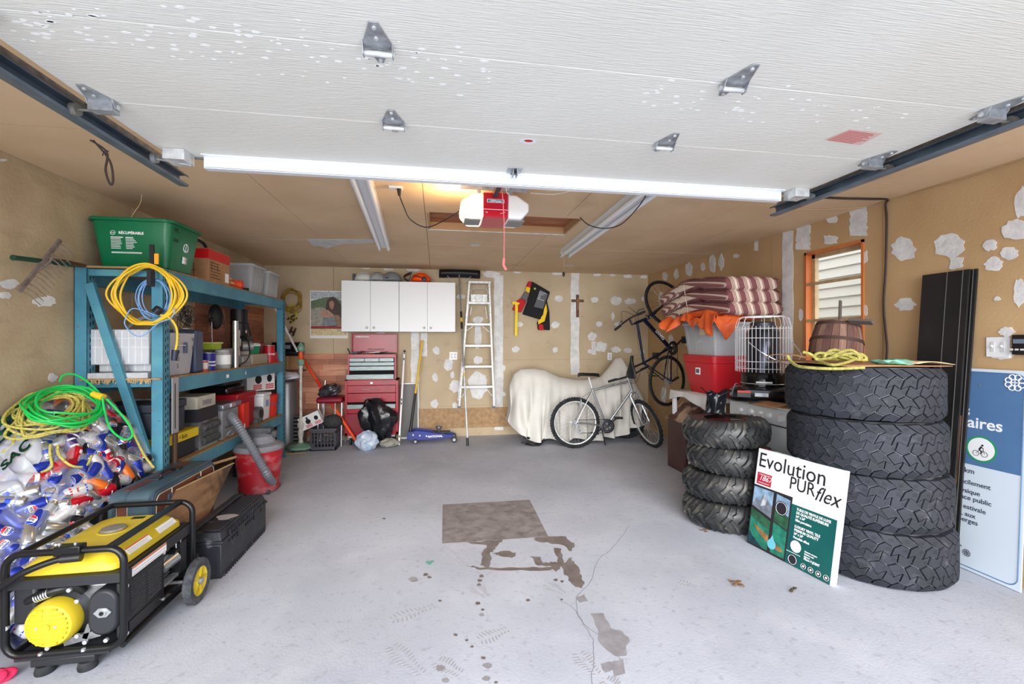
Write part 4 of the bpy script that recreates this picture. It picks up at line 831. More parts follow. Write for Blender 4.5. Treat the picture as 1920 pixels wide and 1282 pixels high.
# green recycling bin
g = thing('recycling_bin', 'large dark green recycling bin on the near end of the top shelf', 'bin', (-2.07, 3.62, T3)); gx, gy = -2.065, 3.655
b = MB(); w0, d0, w1, d1, h_ = .42, .33, .49, .40, .34
def rr(w_, d_, r_, z, n=5):
    out = []
    for sx, sy, a0 in ((1, 1, 0), (-1, 1, 90), (-1, -1, 180), (1, -1, 270)):
        for k in range(n): a = R(a0+90*k/(n-1)); out.append(V((sx*(w_/2-r_)+r_*cos(a), sy*(d_/2-r_)+r_*sin(a), z)))
    return out
def shell(secs, c=(0, 0, 0), cap0=True, cap1=False):
    b = MB(); n = len(secs[0]); vs = [p+V(c) for s_ in secs for p in s_]
    fs = [(i*n+k, i*n+(k+1) % n, (i+1)*n+(k+1) % n, (i+1)*n+k) for i in range(len(secs)-1) for k in range(n)]
    if cap0: fs.append(tuple(range(n))[::-1])
    if cap1: fs.append(tuple(range((len(secs)-1)*n, len(secs)*n)))
    return b.add(vs, fs)
def open_bin(par, c, w0, d0, w1, d1, h_, mat, rim=.022, r_=.04, nm='body', rm=None):
    s_ = [rr(w0-.02, d0-.02, r_, 0), rr(w0, d0, r_, .012), rr(w1, d1, r_, h_-.035), rr(w1, d1, r_, h_), rr(w1-.008, d1-.008, r_, h_), rr(w0-.008, d0-.008, r_, .012)]
    s_.append(rr(w0-.03, d0-.03, r_*.7, .01)); o = shell(s_, c, True, True).build(nm, mat, par)
    s_ = [rr(w1, d1, r_, h_-.022), rr(w1+2*rim, d1+2*rim, r_+rim, h_-.022), rr(w1+2*rim, d1+2*rim, r_+rim, h_-.006), rr(w1+1.6*rim, d1+1.6*rim, r_+rim, h_), rr(w1-.006, d1-.006, r_, h_)]
    shell(s_, c, False, False).build('rim', rm or mat, par); return o
bb = open_bin(g, (gx, gy, T3), w0, d0, w1, d1, h_, grn)
fx = lambda dx, z: V((gx+dx, gy-(d0+(d1-d0)*(z-T3)/h_)/2-.0045, z))
fm = lambda dx, z: F3(fx(dx, z), (1, 0, 0), fx(0, z+.1)-fx(0, z))
text('RÉCUPÉRABLE', .024, fm(-.075, 2.155), whp, g, off=.0008)
MB().torus(fx(-.11, 2.155), (0, -1, .1), .014, .0016, 24, 5).build('logo_ring', whp, g); text('nm', .016, fm(-.121, 2.155), whp, g)
for i in range(9):
    z = 2.125-i*.0105
    for x, w_ in ((-.125, rnd(.05, .075)), (-.035, rnd(.04, .07))):
        if i < 8: o = MB(); a, c = fx(x, z), fx(x+w_, z); o.bar(a, c, .0035 if i else .006, .0006, up=(0, 1, 0)).build('print_line', whp, g)
a, c = fx(-.125, 2.026), fx(.06, 2.026); MB().bar(a, c, .003, .0006, up=(0, 1, 0)).bar(a-V((0, 0, .006)), c-V((0, 0, .006)), .003, .0006, up=(0, 1, 0)).build('print_line', whp, g)
sxr = lambda dy, z: V((gx+(w0+(w1-w0)*(z-T3)/h_)/2+.0045, gy+dy, z)); sm = lambda dy, z: F3(sxr(dy, z), (0, 1, 0), sxr(0, z+.1)-sxr(0, z))
text('PIL', .04, sm(-.14, 2.20), ink, g, name='marker_writing'); text('EAU', .034, sm(-.14, 2.13), ink, g, name='marker_writing')
b = MB()
for s_ in (-1, 0, 1): b.tube(cr([sxr(.02, 2.075), sxr(.02+s_*.028, 2.09), sxr(.02+s_*.022, 2.12), sxr(.02+s_*.004, 2.132)], 4), .0022, 5)
b.tube(cr([sxr(-.01, 2.10), sxr(-.004, 2.08), sxr(.02, 2.07), sxr(.044, 2.08), sxr(.05, 2.10)], 4), .0022, 5).build('apple_emblem', whp, g); MB().add([sxr(-.01, 1.985), sxr(.05, 1.985), sxr(.05, 2.035), sxr(-.01, 2.035)], [(0, 1, 2, 3)]).build('white_label', whp, g, solid=.0006)
MB().bar(sxr(-.01, 2.012), sxr(.05, 2.012), .002, .002).build('label_line', ink, g)
cord([(gx-.01, gy-.19, 2.25), (gx+.03, gy-.205, 2.30), (gx+.06, gy-.2, 2.36), (gx+.07, gy-.2, 2.42)], .0015, M('straw', (200, 180, 140), .8), 'dry straw-coloured stalk sticking up from the green bin rim', 'dry_stalk', cat='stalk')
# cardboard box with red tape
def carton(nm, label, x0, x1, y0, y1, z0, z1, mat=None, par=None, cat='box'):
    t = thing(nm, label, cat, ((x0+x1)/2, (y0+y1)/2, z0)); o = MB().bx(x0, x1, y0, y1, z0, z1).build('carton', mat or card, t, bev=.003); return t
t = carton('cardboard_box', 'brown cardboard box with red tape behind the green bin', -2.26, -1.86, 4.07, 4.45, T3, 2.185)
rtp = M('red packing tape', (206, 30, 36), .3); MB().bx(-2.262, -1.858, 4.068, 4.452, 2.10, 2.178).build('tape', rtp, t); b = MB()
for i in range(6): z = T3+.03+i*.025; b.bx(-1.8585, -1.8572, 4.10, 4.10+rnd(.08, .2), z, z+.004)
for y in (4.12, 4.22): b.bx(-1.8585, -1.8572, y, y+.003, T3+.09, T3+.16)
b.bx(-2.24, -1.95, 4.0672, 4.0685, 2.0, 2.003).bx(-2.1, -2.097, 4.0672, 4.0685, 1.93, 2.06).bx(-1.97, -1.967, 4.0672, 4.0685, 1.93, 2.06).build('marker_lines', ink, t); MB().bx(-1.8585, -1.8572, 4.36, 4.43, T3+.02, T3+.10).build('white_label', whp, t)
cord([(-2.05, 4.0, 2.1), (-2.03, 4.02, 2.24), (-2.0, 4.08, 2.27), (-1.94, 4.15, 2.24), (-1.93, 4.2, 2.19)], .012, blk, 'black hose loop behind the green bin over the cardboard box', 'black_hose', cat='hose')
t = thing('orange_jar', 'orange plastic jar lying on its side on the top shelf', 'jar', (-1.9, 4.72, T3)); MB().cyl((-2.02, 4.62, T3+.045), (-1.885, 4.74, T3+.045), .043, n=20).build('body', M('orange plastic', None), t, bev=.004); MB().cyl((-1.885, 4.74, T3+.045), (-1.875, 4.749, T3+.045), .041, n=20).build('lid', M('orange red plastic', None), t)
o = MB().cyl((-1.90, 4.80, T3+.014), (-1.86, 4.86, T3+.014), .014, n=10).build('bottle_stopper', blk); tag(o, 'small black stopper beside the orange jar', 'stopper')
t = thing('wood_scraps', 'short raw wood scraps between the cardboard box and orange jar', 'wood', (-1.9, 4.55, T3)); 
for i in range(4): MB().box((-1.93+rnd(-.03, .02), 4.52+i*.012, T3+.014+.022*i), (.10, .06, .02), Matrix.Rotation(rnd(-.3, .3), 3, 'Z')).build('offcut', M('pale offcut', (200, 164, 116), .8), t)
def ctote(nm, label, cx_, cy_, z, w0, d0, w1, d1, h_, mat=None, ribs=5, contents=None, lid=None, cat='tote'):
    t = thing(nm, label, cat, (cx_, cy_, z)); m = mat or clearpl
    shell([rr(w0, d0, .02, 0), rr(w1, d1, .02, h_)], (cx_, cy_, z), True, False).build('body', m, t, solid=.002)
    shell([rr(w1+.02, d1+.02, .025, h_-.025), rr(w1+.024, d1+.024, .025, h_)], (cx_, cy_, z), False, lid is None and False).build('rim', m, t, solid=.003)
    b = MB()
    for k in range(ribs):
        f_ = (k+.5)/ribs-.5
        for s_ in (-1, 1):
            b.bar((cx_+f_*w0, cy_+s_*d0/2, z), (cx_+f_*w1, cy_+s_*d1/2, z+h_), .004, .003); b.bar((cx_+s_*w0/2, cy_+f_*d0, z), (cx_+s_*w1/2, cy_+f_*d1, z+h_), .004, .003)
    for hz in (.35, .7): wz, dz_ = w0+(w1-w0)*hz, d0+(d1-d0)*hz; b.tube([p+V((cx_, cy_, z+h_*hz)) for p in rr(wz, dz_, .02, 0)], .002, 4, True)
    b.build('ribs', m, t)
    if lid: shell([rr(w1+.03, d1+.03, .03, h_-.012), rr(w1+.03, d1+.03, .03, h_+.008), rr(w1, d1, .03, h_+.012)], (cx_, cy_, z), True, True).build('lid', lid, t)
    if contents:
        for i, (a, c, e, s_, mm) in enumerate(contents): MB().box((cx_+a, cy_+c, z+e), s_, Matrix.Rotation(i*.3, 3, 'Z')).build('contents', mm, t, bev=.003)
    return t
greyc = M('grey contents', (150, 154, 160), .6); 
ctote('clear_tote', 'clear milky storage tote, nearer of two at the far end of the top shelf', -2.06, 5.2, T3, .30, .30, .36, .36, .30, contents=[(0, 0, .08, (.2, .2, .14), greyc), (.05, -.02, .18, (.14, .1, .08), M('dull blue', (90, 100, 130), .6))])
ctote('clear_tote', 'clear storage tote with papers, farthest on the top shelf', -2.06, 5.63, T3, .32, .32, .38, .36, .29, contents=[(0, 0, .08, (.2, .2, .14), whp), (.1, -.1, .1, (.1, .02, .16), M('dull blue', None))])
# rake hanging on the left wall
t = thing('garden_rake', 'old bow rake with a green handle hanging on the left wall', 'rake', (XL+.1, 3.15, 1.9)); rk = M('rusted grey steel', (146, 134, 130), .6, .4, (116, 104, 98), 20)
a, c = at(26, 483, X=XL+.10), at(118, 494, X=XL+.12); MB().cyl(a, c+(c-a)*.15, .014, n=12).build('handle', M('dark green handle', (20, 66, 50), .4), t); MB().cyl(a-(c-a)*.02, a, .016, n=12).build('handle_end', M('dark green handle', None), t)
h0, h1 = at(36, 546, X=XL+.12), at(113, 450, X=XL+.12); MB().bar(h0, h1, .022, .014, up=(1, 0, 0)).build('head', rk, t); hd = (h1-h0); b = MB()
for k in range(14):
    q = h0.lerp(h1, (k+.3)/14); b.tube([q, q+V((.02, .04, -.03)), q+V((.03, .09, -.075))], [.0035, .003, .002], 6)
b.build('tine', rk, t); MB().tube(cr([h0.lerp(h1, .3), at(96, 487, X=XL+.13), h0.lerp(h1, .75)], 5), .006, 6).build('bow', rk, t)
tag(MB().bx(XL+.002, XL+.09, 3.2, 3.4, 1.905, 1.925).build('wood_block', brownw), 'brown wooden block fixed on the left wall by the rake', 'wood')
# coiled cables on the near rack post
t = thing('extension_cord_coil', 'big coil of yellow extension cord hanging on the front post of the rack', 'extension cord', (RXF, RY0-.06, 1.55)); ym = M('yellow cord jacket', (232, 190, 40), .45)
cx_, cy_, cz_ = at(284, 555, Y=RY0-.05); b = MB(); rg = random.Random(3)
for k in range(8):
    w_, h2 = rg.uniform(.17, .24), rg.uniform(.165, .20); ox_ = rg.uniform(-.03, .03); pts = []
    for i in range(12):
        a = pi/2+2*pi*i/12; s_ = sin(a); wd = w_*(.55+.45*cos((s_-.1)*1.2)); pts.append((cx_-.01+wd*cos(a)+ox_*cos(a*2), cy_-.012*((k % 4)+1)+.012*cos(a*3+k), cz_+h2*s_*1.05+(.02 if s_ < -.9 else 0)))
    b.tube(cr(pts, 4, True), .0062, 7, True)
b.build('coil', ym, t); q = [at(u, v, Y=RY0-.09) for u, v in ((300, 590), (318, 596), (331, 615), (332, 640), (329, 656))]; MB().tube(cr(q, 5), .0065, 7).build('tail', ym, t); MB().cyl(q[-1], q[-1]+V((-.008, 0, -.07)), .022, .018, 12).build('plug', M('black blue plug', (36, 40, 56), .4), t)
MB().cyl(at(292, 586, Y=RY0-.1), at(300, 578, Y=RY0-.1), .028, n=12).build('socket', blk, t); tag(MB().bx(cx_+.0, cx_+.025, RY0-.075, RY0-.06, 1.87, 2.06).bx(cx_+.005, cx_+.028, RY0-.11, RY0-.06, 1.78, 1.88).build('hanger_strap', blk, t), 'black hanger strap')
o = MB().bx(cx_+.03, cx_+.055, RY0-.075, RY0-.068, 1.93, 2.0).build('tag', M('orange tag', (236, 160, 30), .5), t)
t = thing('blue_cable_coil', 'thin pale blue cable coiled behind the yellow extension cord', 'cable', (RXF, RY0-.05, 1.5)); bm_ = M('pale blue cable', (120, 168, 224), .45); b = MB()
for k in range(5):
    c0 = at(288+rg.uniform(-4, 6), 560+rg.uniform(-3, 3), Y=RY0-.03); w_, h2 = rg.uniform(.07, .11), rg.uniform(.11, .14); b.tube(cr([c0+V((w_*cos(a), -.01*k/2, h2*sin(a))) for a in [i*pi/5 for i in range(10)]], 4, True), .0032, 6, True)
b.tube(cr([at(u, v, Y=RY0-.11) for u, v in ((290, 590), (250, 578), (235, 598), (236, 612), (252, 628), (270, 628), (298, 605), (318, 598), (326, 588), (326, 577))], 5), .0034, 6).build('coil', bm_, t)
# middle shelf
ctb = M('translucent case plastic', (232, 236, 242), .25, 0, alpha=.55)
def organizer(label, x0, x1, y0, y1, z0, z1, nx=9):
    t = thing('organizer_case', label, 'case', ((x0+x1)/2, (y0+y1)/2, z0)); MB().bx(x0, x1, y0, y1, z0, z1).build('body', ctb, t, bev=.006); b = MB()
    for k in range(1, nx): xx = x0+(x1-x0)*k/nx; b.bx(xx-.0015, xx+.0015, y0-.004, y0, z0+.01, z1-.01)
    for hz in (.5, .75): b.bx(x0, x1, y0-.003, y0, z0+(z1-z0)*hz-.001, z0+(z1-z0)*hz+.001)
    b.build('divider', whp, t); MB().bx(x0+.005, x1-.005, y0+.02, y1-.01, z0+.006, z0+(z1-z0)*.6).build('contents', M('mixed hardware', (206, 200, 196), .6, 0, (170, 174, 186), 18, det=1), t); return t
organizer('clear organizer case standing on the middle shelf, front face divided in cells', -2.31, -1.95, RY0+.03, RY0+.075, T2+.09, T2+.33)
organizer('low clear organizer case under the divided one on the middle shelf', -2.29, -1.95, RY0+.09, RY0+.30, T2+.038, T2+.2, 6)
tag(MB().bx(-2.3, -1.94, RY0+.0, RY0+.34, T2, T2+.036).build('tray', M('translucent grey tray', (178, 182, 188), .4, 0, (196, 200, 204), 30)), 'flat frosted grey tray under the organizer cases', 'tray')
t = thing('paper_pile', 'loose white papers lying on top of the organizer cases', 'papers', (-2.0, 3.6, T2+.33))
for i in range(4): MB().box((-2.02+.02*i, RY0+.16+.02*i, T2+.214+.004*i), (.26, .2, .0015), Matrix.Rotation(.25*i-.3, 3, 'Z') @ Matrix.Rotation(.05, 3, 'Y')).build('sheet', paper, t)
cord([(-2.26, 3.7, T2+.2), (-2.24, 3.72, T2+.34), (-2.14, 3.72, T2+.42), (-2.0, 3.72, T2+.43), (-1.93, 3.72, T2+.36), (-1.9, 3.7, T2+.25)], .014, M('grey conduit', (150, 152, 152), .5), 'bent grey plastic conduit arching over the organizer cases', 'bent_conduit', cat='conduit')
lab = lambda s_, size, p, m=ink, par=None, **k: text(s_, size, F3(p, (0, 1, 0), (0, 0, 1)), m, par, **k)
t = thing('nail_bin', 'frosted grey bin marked CLOUS in black on the middle shelf', 'bin', (-1.9, 3.7, T2)); MB().taper((-1.98, 3.70, T2), (.20, .26), (.24, .32), .31).build('body', M('frosted grey plastic', (176, 178, 184), .35, 0, (160, 162, 170), 6), t, bev=.006)
for i, ch in enumerate('CLOUS'): text(ch, .045, F3((-1.853, 3.60, T2+.27-i*.05), (0, 1, 0), (.05, 0, 1)), ink, t, name='marker_letter')
for i, ch in enumerate('VIS'): text(ch, .045, F3((-1.853, 3.80, T2+.26-i*.06), (0, 1, 0), (.05, 0, 1)), ink, t, name='marker_letter')
MB().box((-1.859, 3.73, T2+.2), (.002, .05, .08)).build('label', M('dull blue', None), t)
tag(MB().bx(-2.16, -1.87, 3.90, 4.02, T2, T2+.34).build('navy_case', M('navy grey plastic', (62, 72, 96), .4), bev=.02), 'dark slate blue plastic case behind the marked bin', 'case')
t = thing('wire_basket_tangle', 'tangle of thin black and chrome wire above the slate blue case', 'wire', (-1.97, 3.95, T2+.345)); b = MB()
for k in range(9): c0 = V((-1.97, 3.95, T2+.44)); b.tube(cr([c0+V((rnd(-.06, .06), rnd(-.06, .06), rnd(-.09, .1))) for i in range(7)], 4, True), .002, 5, True)
b.build('wire', M('dark wire', (60, 58, 58), .3, .8), t); MB().lathe([(.0, -.1), (.05, -.095), (.05, -.09), (.02, -.085)], (-1.97, 3.95, T2+.44), n=14).build('base', steel, t)
def can(nm, label, x, y, z, r, h_, mats, cat='can', band=None, txt=None, tm=None):
    t = thing(nm, label, cat, (x, y, z)); MB().cyl((x, y, z), (x, y, z+h_), r, n=24).build('body', mats, t); MB().lathe([(r*1.02, 0), (r*1.02, .004), (r*.9, .005), (r*.9, -.001)], (x, y, z+h_-.003), n=24).build('rim', steel, t)
    if band: MB().cyl((x, y, z+h_*.25), (x, y, z+h_*.8), r*1.006, n=24, cap=False).build('label_band', band, t)
    if txt:
        for i, s_ in enumerate(txt.split('|')):
            b = textmb(s_, r*.5, Matrix.Identity(4), align='CENTER', off=.0006); b.v = [V((x+(r*1.012+p.z)*cos(p.x/r-.6), y+(r*1.012+p.z)*sin(p.x/r-.6), z+h_*.5-i*r*.5+p.y)) for p in b.v]; b.build('lettering', tm or whp, t, smooth=0)
    return t
can('paint_can', 'blue and white paint can standing on the middle shelf', -1.93, 4.22, T2, .055, .15, M('paint can blue', (40, 40, 130), .35), txt='Sweet|Dreams')
can('small_tin', 'small red and white tin left of the blue paint can', -1.90, 4.08, T2, .03, .09, M('faded red tin', (180, 70, 66), .4), band=M('tin white', (206, 200, 196), .5))
t = thing('glass_jar', 'clear glass jar with a white label on the middle shelf', 'jar', (-1.93, 4.47, T2)); MB().lathe([(0, 0), (.065, .0), (.068, .01), (.068, .12), (.055, .145), (.055, .155)], (-1.93, 4.47, T2), n=24).build('glass', M('jar glass', (226, 232, 232), .08, 0, alpha=.35), t); MB().cyl((-1.93, 4.47, T2+.04), (-1.93, 4.47, T2+.125), .0685, n=24, cap=False).build('label', whp, t); MB().cyl((-1.93, 4.47, T2+.155), (-1.93, 4.47, T2+.17), .058, n=24).build('lid', clearpl, t)
o = MB().cyl((-1.88, 4.62, T2), (-1.88, 4.62, T2+.44), .024, n=20).build('chrome_pipe', M('bright tin pipe', (200, 204, 206), .25, .9)); tag(o, 'upright shiny metal pipe standing on the middle shelf edge', 'pipe')
t = carton('grey_box', 'dark grey plastic box behind the blue paint can', -2.2, -2.02, 4.2, 4.5, T2, T2+.17, M('dark grey box', (66, 68, 72), .5)); MB().bx(-2.02, -2.018, 4.22, 4.48, T2+.1, T2+.15).build('label', steel, t)
t = carton('lime_container', 'small lime green lidded container on the grey box', -2.17, -2.0, 4.45, 4.62, T2+.172, T2+.225, M('lime plastic', (172, 200, 60), .4)); MB().bx(-2.18, -1.99, 4.44, 4.63, T2+.225, T2+.24).build('lid', M('pale lime lid', (206, 216, 120), .4), t)
carton('tin_box', 'dull grey metal box behind the glass jar', -2.15, -1.98, 4.64, 4.88, T2, T2+.18, M('dull grey tin', (150, 150, 150), .4, .5))
t = thing('drain_plunger', 'thin stem with a black ball knob standing behind the tin box', 'knob', (-2.2, 4.9, T2)); MB().cyl((-2.2, 4.9, T2), (-2.22, 4.92, T2+.46), .004, n=6).build('stem', steel, t); MB().ball((-2.22, 4.92, T2+.46), .02).build('knob', blk, t)
t = thing('chrome_motor', 'chrome drill head and small motor among the tools on the middle shelf', 'power tool', (-2.0, 4.98, T2))
MB().cyl((-2.0, 4.95, T2+.1), (-2.0, 4.95, T2+.36), .028, n=16).cyl((-2.0, 4.95, T2+.2), (-2.0, 4.95, T2+.27), .04, n=16).build('column', chrome, t); MB().cyl((-1.98, 5.0, T2+.20), (-1.90, 5.06, T2+.20), .055, n=18).build('motor', M('dull tin', (150, 152, 154), .4, .7), t); MB().bx(-2.07, -1.92, 4.9, 5.12, T2, T2+.1).build('base', steel, t, bev=.01); MB().box((-1.97, 5.08, T2+.27), (.1, .12, .07)).build('top_housing', blk, t, bev=.01)
cord([(-1.88, 4.70, T2+.01), (-1.87, 4.85, T2+.06), (-1.88, 4.95, T2+.14), (-1.92, 5.0, T2+.26), (-1.98, 5.02, T2+.30)], .006, blk, '', 'power_cord', par=t)
tag(MB().box((-1.92, 4.86, T2+.012), (.09, .24, .022)).build('steel_tray', steel), 'shallow silver metal tray lying at the edge of the middle shelf', 'tray')
t = can('paint_can', 'indigo tin behind the chrome motor on the middle shelf', -2.04, 5.2, T2, .06, .21, M('indigo tin', (66, 50, 140), .35), band=M('tin white', None))
t = thing('green_tub', 'green lidded tub with a white top on the middle shelf', 'tub', (-2.0, 5.38, T2+.1)); MB().lathe([(0, 0), (.075, 0), (.085, .08), (.09, .085)], (-2.02, 5.36, T2+.11), n=22).build('body', M('green plastic tub', (20, 140, 100), .4), t); MB().lathe([(.092, .085), (.092, .10), (.08, .115), (0, .12)], (-2.02, 5.36, T2+.11), n=22).build('lid', M('white lid', (230, 234, 232), .4), t)
carton('beige_case', 'beige plastic tool case under the green tub', -2.12, -1.90, 5.08, 5.50, T2, T2+.11, M('beige plastic', (168, 160, 140), .5))
can('oil_can', 'red tin with white script near the far post of the rack', -1.92, 5.60, T2, .06, .20, M('red tin', (178, 26, 40), .35), txt='Original', band=None)
t = thing('red_gas_box', 'red metal box next to the far rack post', 'box', (-2.05, 5.62, T2)); MB().bx(-2.14, -2.0, 5.52, 5.72, T2, T2+.22).build('body', redp, t, bev=.01); MB().taper((-1.93, 5.76, T2), (.1, .1), (.06, .06), .12).build('front_box', redpl, t, bev=.005)
t = thing('stove_pipe', 'tall black cylinder standing at the back of the middle shelf', 'pipe', (-2.17, 5.38, T2)); MB().cyl((-2.18, 5.45, T2), (-2.18, 5.45, T2+.6), .085, n=24).build('pipe', blk, t); MB().torus((-2.18, 5.45, T2+.45), (0, 0, 1), .086, .006).torus((-2.18, 5.45, T2+.25), (0, 0, 1), .086, .006).build('ring', blk, t); MB().bx(-2.099, -2.096, 5.41, 5.44, T2+.34, T2+.37).build('sticker', whp, t)
o = MB().ball((-2.24, 5.05, T2+.50), (.03, .14, .13), 20, 12).build('black_helmet_bag', blk); tag(o, 'round black bag hanging at the back above the middle shelf', 'bag')
for i, (x, y, x2, y2, z2, m) in enumerate(((-2.12, 5.12, -2.15, 5.0, .58, brownw), (-2.06, 5.66, -2.13, 5.55, .45, blk))):
    o = MB().cyl((x, y, T2), (x2, y2, T2+z2), .011, n=8).build('wooden_dowel' if i == 0 else 'black_rod', m); tag(o, 'thin wooden stick leaning at the back of the middle shelf' if i == 0 else 'black rod with a chrome tip leaning by the far rack post', 'stick')
    MB().cyl((x, y, T2), (x-.002, y, T2+.12), .013, n=8).build('tip', chrome, o)
# lower shelf
t = thing('tool_box', 'large slate black tool box on the lower shelf at the near end', 'tool box', (-2.1, 3.7, T1+.17)); sl = M('slate plastic', (52, 58, 72), .5, 0, (42, 46, 58), 5)
MB().bx(-2.3, -1.93, 3.48, 3.86, T1+.20, T1+.38).build('body', sl, t, bev=.008); MB().bx(-2.31, -1.92, 3.47, 3.87, T1+.38, T1+.44).build('lid', sl, t, bev=.01); MB().tube(cr([(-2.2, 3.66, T1+.44), (-2.19, 3.66, T1+.455), (-2.05, 3.66, T1+.455), (-2.04, 3.66, T1+.44)], 4), .007, 6).build('handle', chrome, t)
t = thing('yellow_bin', 'black bin with a yellow lid marked in black under the slate tool box', 'bin', (-2.1, 3.7, T1)); MB().bx(-2.28, -1.90, 3.5, 3.95, T1, T1+.13).build('body', M('dark bin', (34, 36, 44), .5), t, bev=.01); MB().bx(-2.29, -1.885, 3.48, 3.97, T1+.13, T1+.198).build('lid', M('yellow lid', (226, 196, 20), .4), t, bev=.004); text('Nuts + Bolts', .05, F3((-1.8845, 3.60, T1+.163), (0, 1, 0), (0, 0, 1)), ink, t, sx=.8, name='marker_writing')
o = MB().bx(RXF+.05, RXF+.054, 3.49, 3.57, .77, 1.16).build('yardstick', M('grey aluminium rule', (176, 178, 182), .4, .5)); tag(o, 'short aluminium rule hanging on the side of the near rack post', 'ruler')
MB().bx(RXF+.0538, RXF+.0546, 3.52, 3.53, .8, 1.12).build('scale', ink, o)
o = MB().cyl((RXF+.052, 3.53, .52), (RXF+.052, 3.53, .765), .016, n=10).build('steel_rod', M('rusty dark steel', None)); tag(o, 'dark steel rod leaning below the aluminium rule on the near post', 'rod')
t = thing('metal_case', 'cream coloured metal case with a latch on the lower shelf', 'case', (-2.0, 4.05, T1+.3)); MB().bx(-2.12, -1.90, 3.98, 4.28, T1+.33, T1+.43).build('body', M('cream painted metal', (196, 194, 180), .5, 0, (170, 168, 154), 12), t, bev=.003); MB().bx(-1.899, -1.895, 4.05, 4.2, T1+.355, T1+.395).build('latch', steel, t)
MB().bx(-2.14, -1.89, 3.97, 4.30, T1+.23, T1+.328).build('base', M('dark bin', None), t)
t = thing('power_tool_case', 'dusty grey moulded tool case with handle bulges on the lower shelf', 'case', (-2.0, 4.1, T1)); dg = M('dusty dark grey', (78, 80, 84), .7, 0, (110, 112, 114), 12); MB().bx(-2.15, -1.90, 4.02, 4.34, T1, T1+.225).build('body', dg, t, bev=.01)
for z in (.06, .17): MB().cyl((-1.90, 4.04, T1+z), (-1.90, 4.30, T1+z), .035, n=14).build('bulge', M('dusty black', (52, 54, 58), .6, 0, (90, 92, 94), 30), t)
MB().bx(-1.90, -1.895, 4.0, 4.3, T1+.0, T1+.02).build('label', M('pale green label', (140, 156, 140), .6), t)
t = thing('grey_case', 'light grey hard case with a scratched side on the lower shelf', 'case', (-1.95, 4.5, T1)); MB().bx(-2.14, -1.885, 4.37, 4.70, T1, T1+.26).build('body', M('dusty light grey', (150, 152, 156), .6, 0, (120, 122, 128), 10), t, bev=.01); lab('BLACK+DECKER', .022, (-1.884, 4.42, T1+.1), par=t)
b = MB().tube(cr([(-1.875, 4.42, T1+.03), (-1.872, 4.5, T1+.06), (-1.872, 4.56, T1+.02), (-1.874, 4.48, T1+.015), (-1.875, 4.44, T1+.05)], 4), .004, 6).build('wire_loop', chrome, t)
t = thing('silver_case', 'slim silver case lying on the grey case', 'case', (-1.95, 4.5, T1+.265)); MB().bx(-2.12, -1.87, 4.36, 4.74, T1+.263, T1+.315).build('body', M('silver shell', (146, 150, 160), .3, .6), t, bev=.012); MB().bx(-1.87, -1.862, 4.5, 4.58, T1+.275, T1+.305).build('latch', chrome, t)
t = thing('red_metal_box', 'large red metal box with a lid on the lower shelf', 'box', (-2.0, 5.0, T1)); MB().bx(-2.25, -1.92, 4.75, 5.18, T1+.02, T1+.30).build('body', redp, t, bev=.006); MB().bx(-2.26, -1.91, 4.74, 5.19, T1+.30, T1+.36).build('lid', redp, t, bev=.008)
tag(MB().bx(-2.05, -1.865, 4.76, 4.90, T1, T1+.27).build('orange_box', M('orange red plastic', None), bev=.005), 'bright orange red box between the grey case and red metal box', 'box')
MB().bx(-1.8655, -1.864, 4.77, 4.80, T1+.02, T1+.07).build('label', whp, bpy.data.objects['orange_box'])
t = thing('black_box_stack', 'dark glossy cases stacked behind the red metal box', 'case', (-2.15, 4.9, T1+.37)); MB().bx(-2.32, -1.98, 4.7, 5.1, T1+.365, T1+.44).build('case', blkg, t, bev=.02); MB().bx(-2.3, -2.02, 4.75, 5.15, T1+.44, T1+.49).build('case', M('dark bin', None), t, bev=.015)
b = MB()
for k in range(6): b.tube(cr([(-2.2+.03*k, 4.9, T1+.49), (-2.15+.03*k, 5.1, T1+.53), (-2.12+.03*k, 5.35, T1+.50)], 4), .006, 6)
o = b.build('cable_bundle', blk); tag(o, 'bundle of black cables on the dark cases under the middle shelf', 'cable')
t = thing('grinder', 'grey bench grinder wheel guard beside the white bucket', 'grinder', (-1.93, 5.25, T1)); MB().cyl((-1.93, 5.22, T1+.10), (-1.87, 5.22, T1+.10), .075, n=22).build('guard', dg, t); MB().cyl((-1.87, 5.22, T1+.10), (-1.862, 5.22, T1+.10), .045, n=18).build('wheel', blk, t); MB().bx(-2.0, -1.88, 5.15, 5.3, T1, T1+.05).build('base', dg, t)
t = thing('square_bucket', 'white square bucket with a lid on the lower shelf', 'bucket', (-1.98, 5.43, T1)); MB().taper((-1.99, 5.43, T1), (.19, .20), (.21, .22), .27).build('body', wht, t, bev=.012); MB().bx(-2.10, -1.875, 5.315, 5.545, T1+.27, T1+.30).build('lid', wht, t, bev=.006); MB().bx(-1.885, -1.884, 5.40, 5.48, T1+.15, T1+.22).build('label', M('pale blue label', (130, 160, 200), .5), t)
prbox('bag_carton', 'upright white garbage bag carton leaning over the red pail on the lower shelf', (-2.06, 5.62, T1+.31), (.34, .16, .25), Matrix.Rotation(.95, 3, 'Z'), None)
t = thing('red_pail', 'small red pail with white print under the garbage bag carton', 'pail', (-1.95, 5.66, T1)); MB().lathe([(0, 0), (.085, 0), (.105, .24), (.11, .245), (.11, .255), (.0, .256)], (-1.96, 5.68, T1), n=24).build('body', M('red pail plastic', (212, 44, 30), .4), t); MB().torus((-1.96, 5.68, T1+.25), (0, 0, 1), .108, .005).build('rim', redpl, t)
b = textmb('HEAVY DUTY', .03, Matrix.Identity(4), align='CENTER', off=.0008); b.v = [V((-1.96+(.104+p.z)*cos(p.x/.104-.7), 5.68+(.104+p.z)*sin(p.x/.104-.7), T1+.15+p.y)) for p in b.v]; b.build('lettering', M('dull blue', None), t, smooth=0)
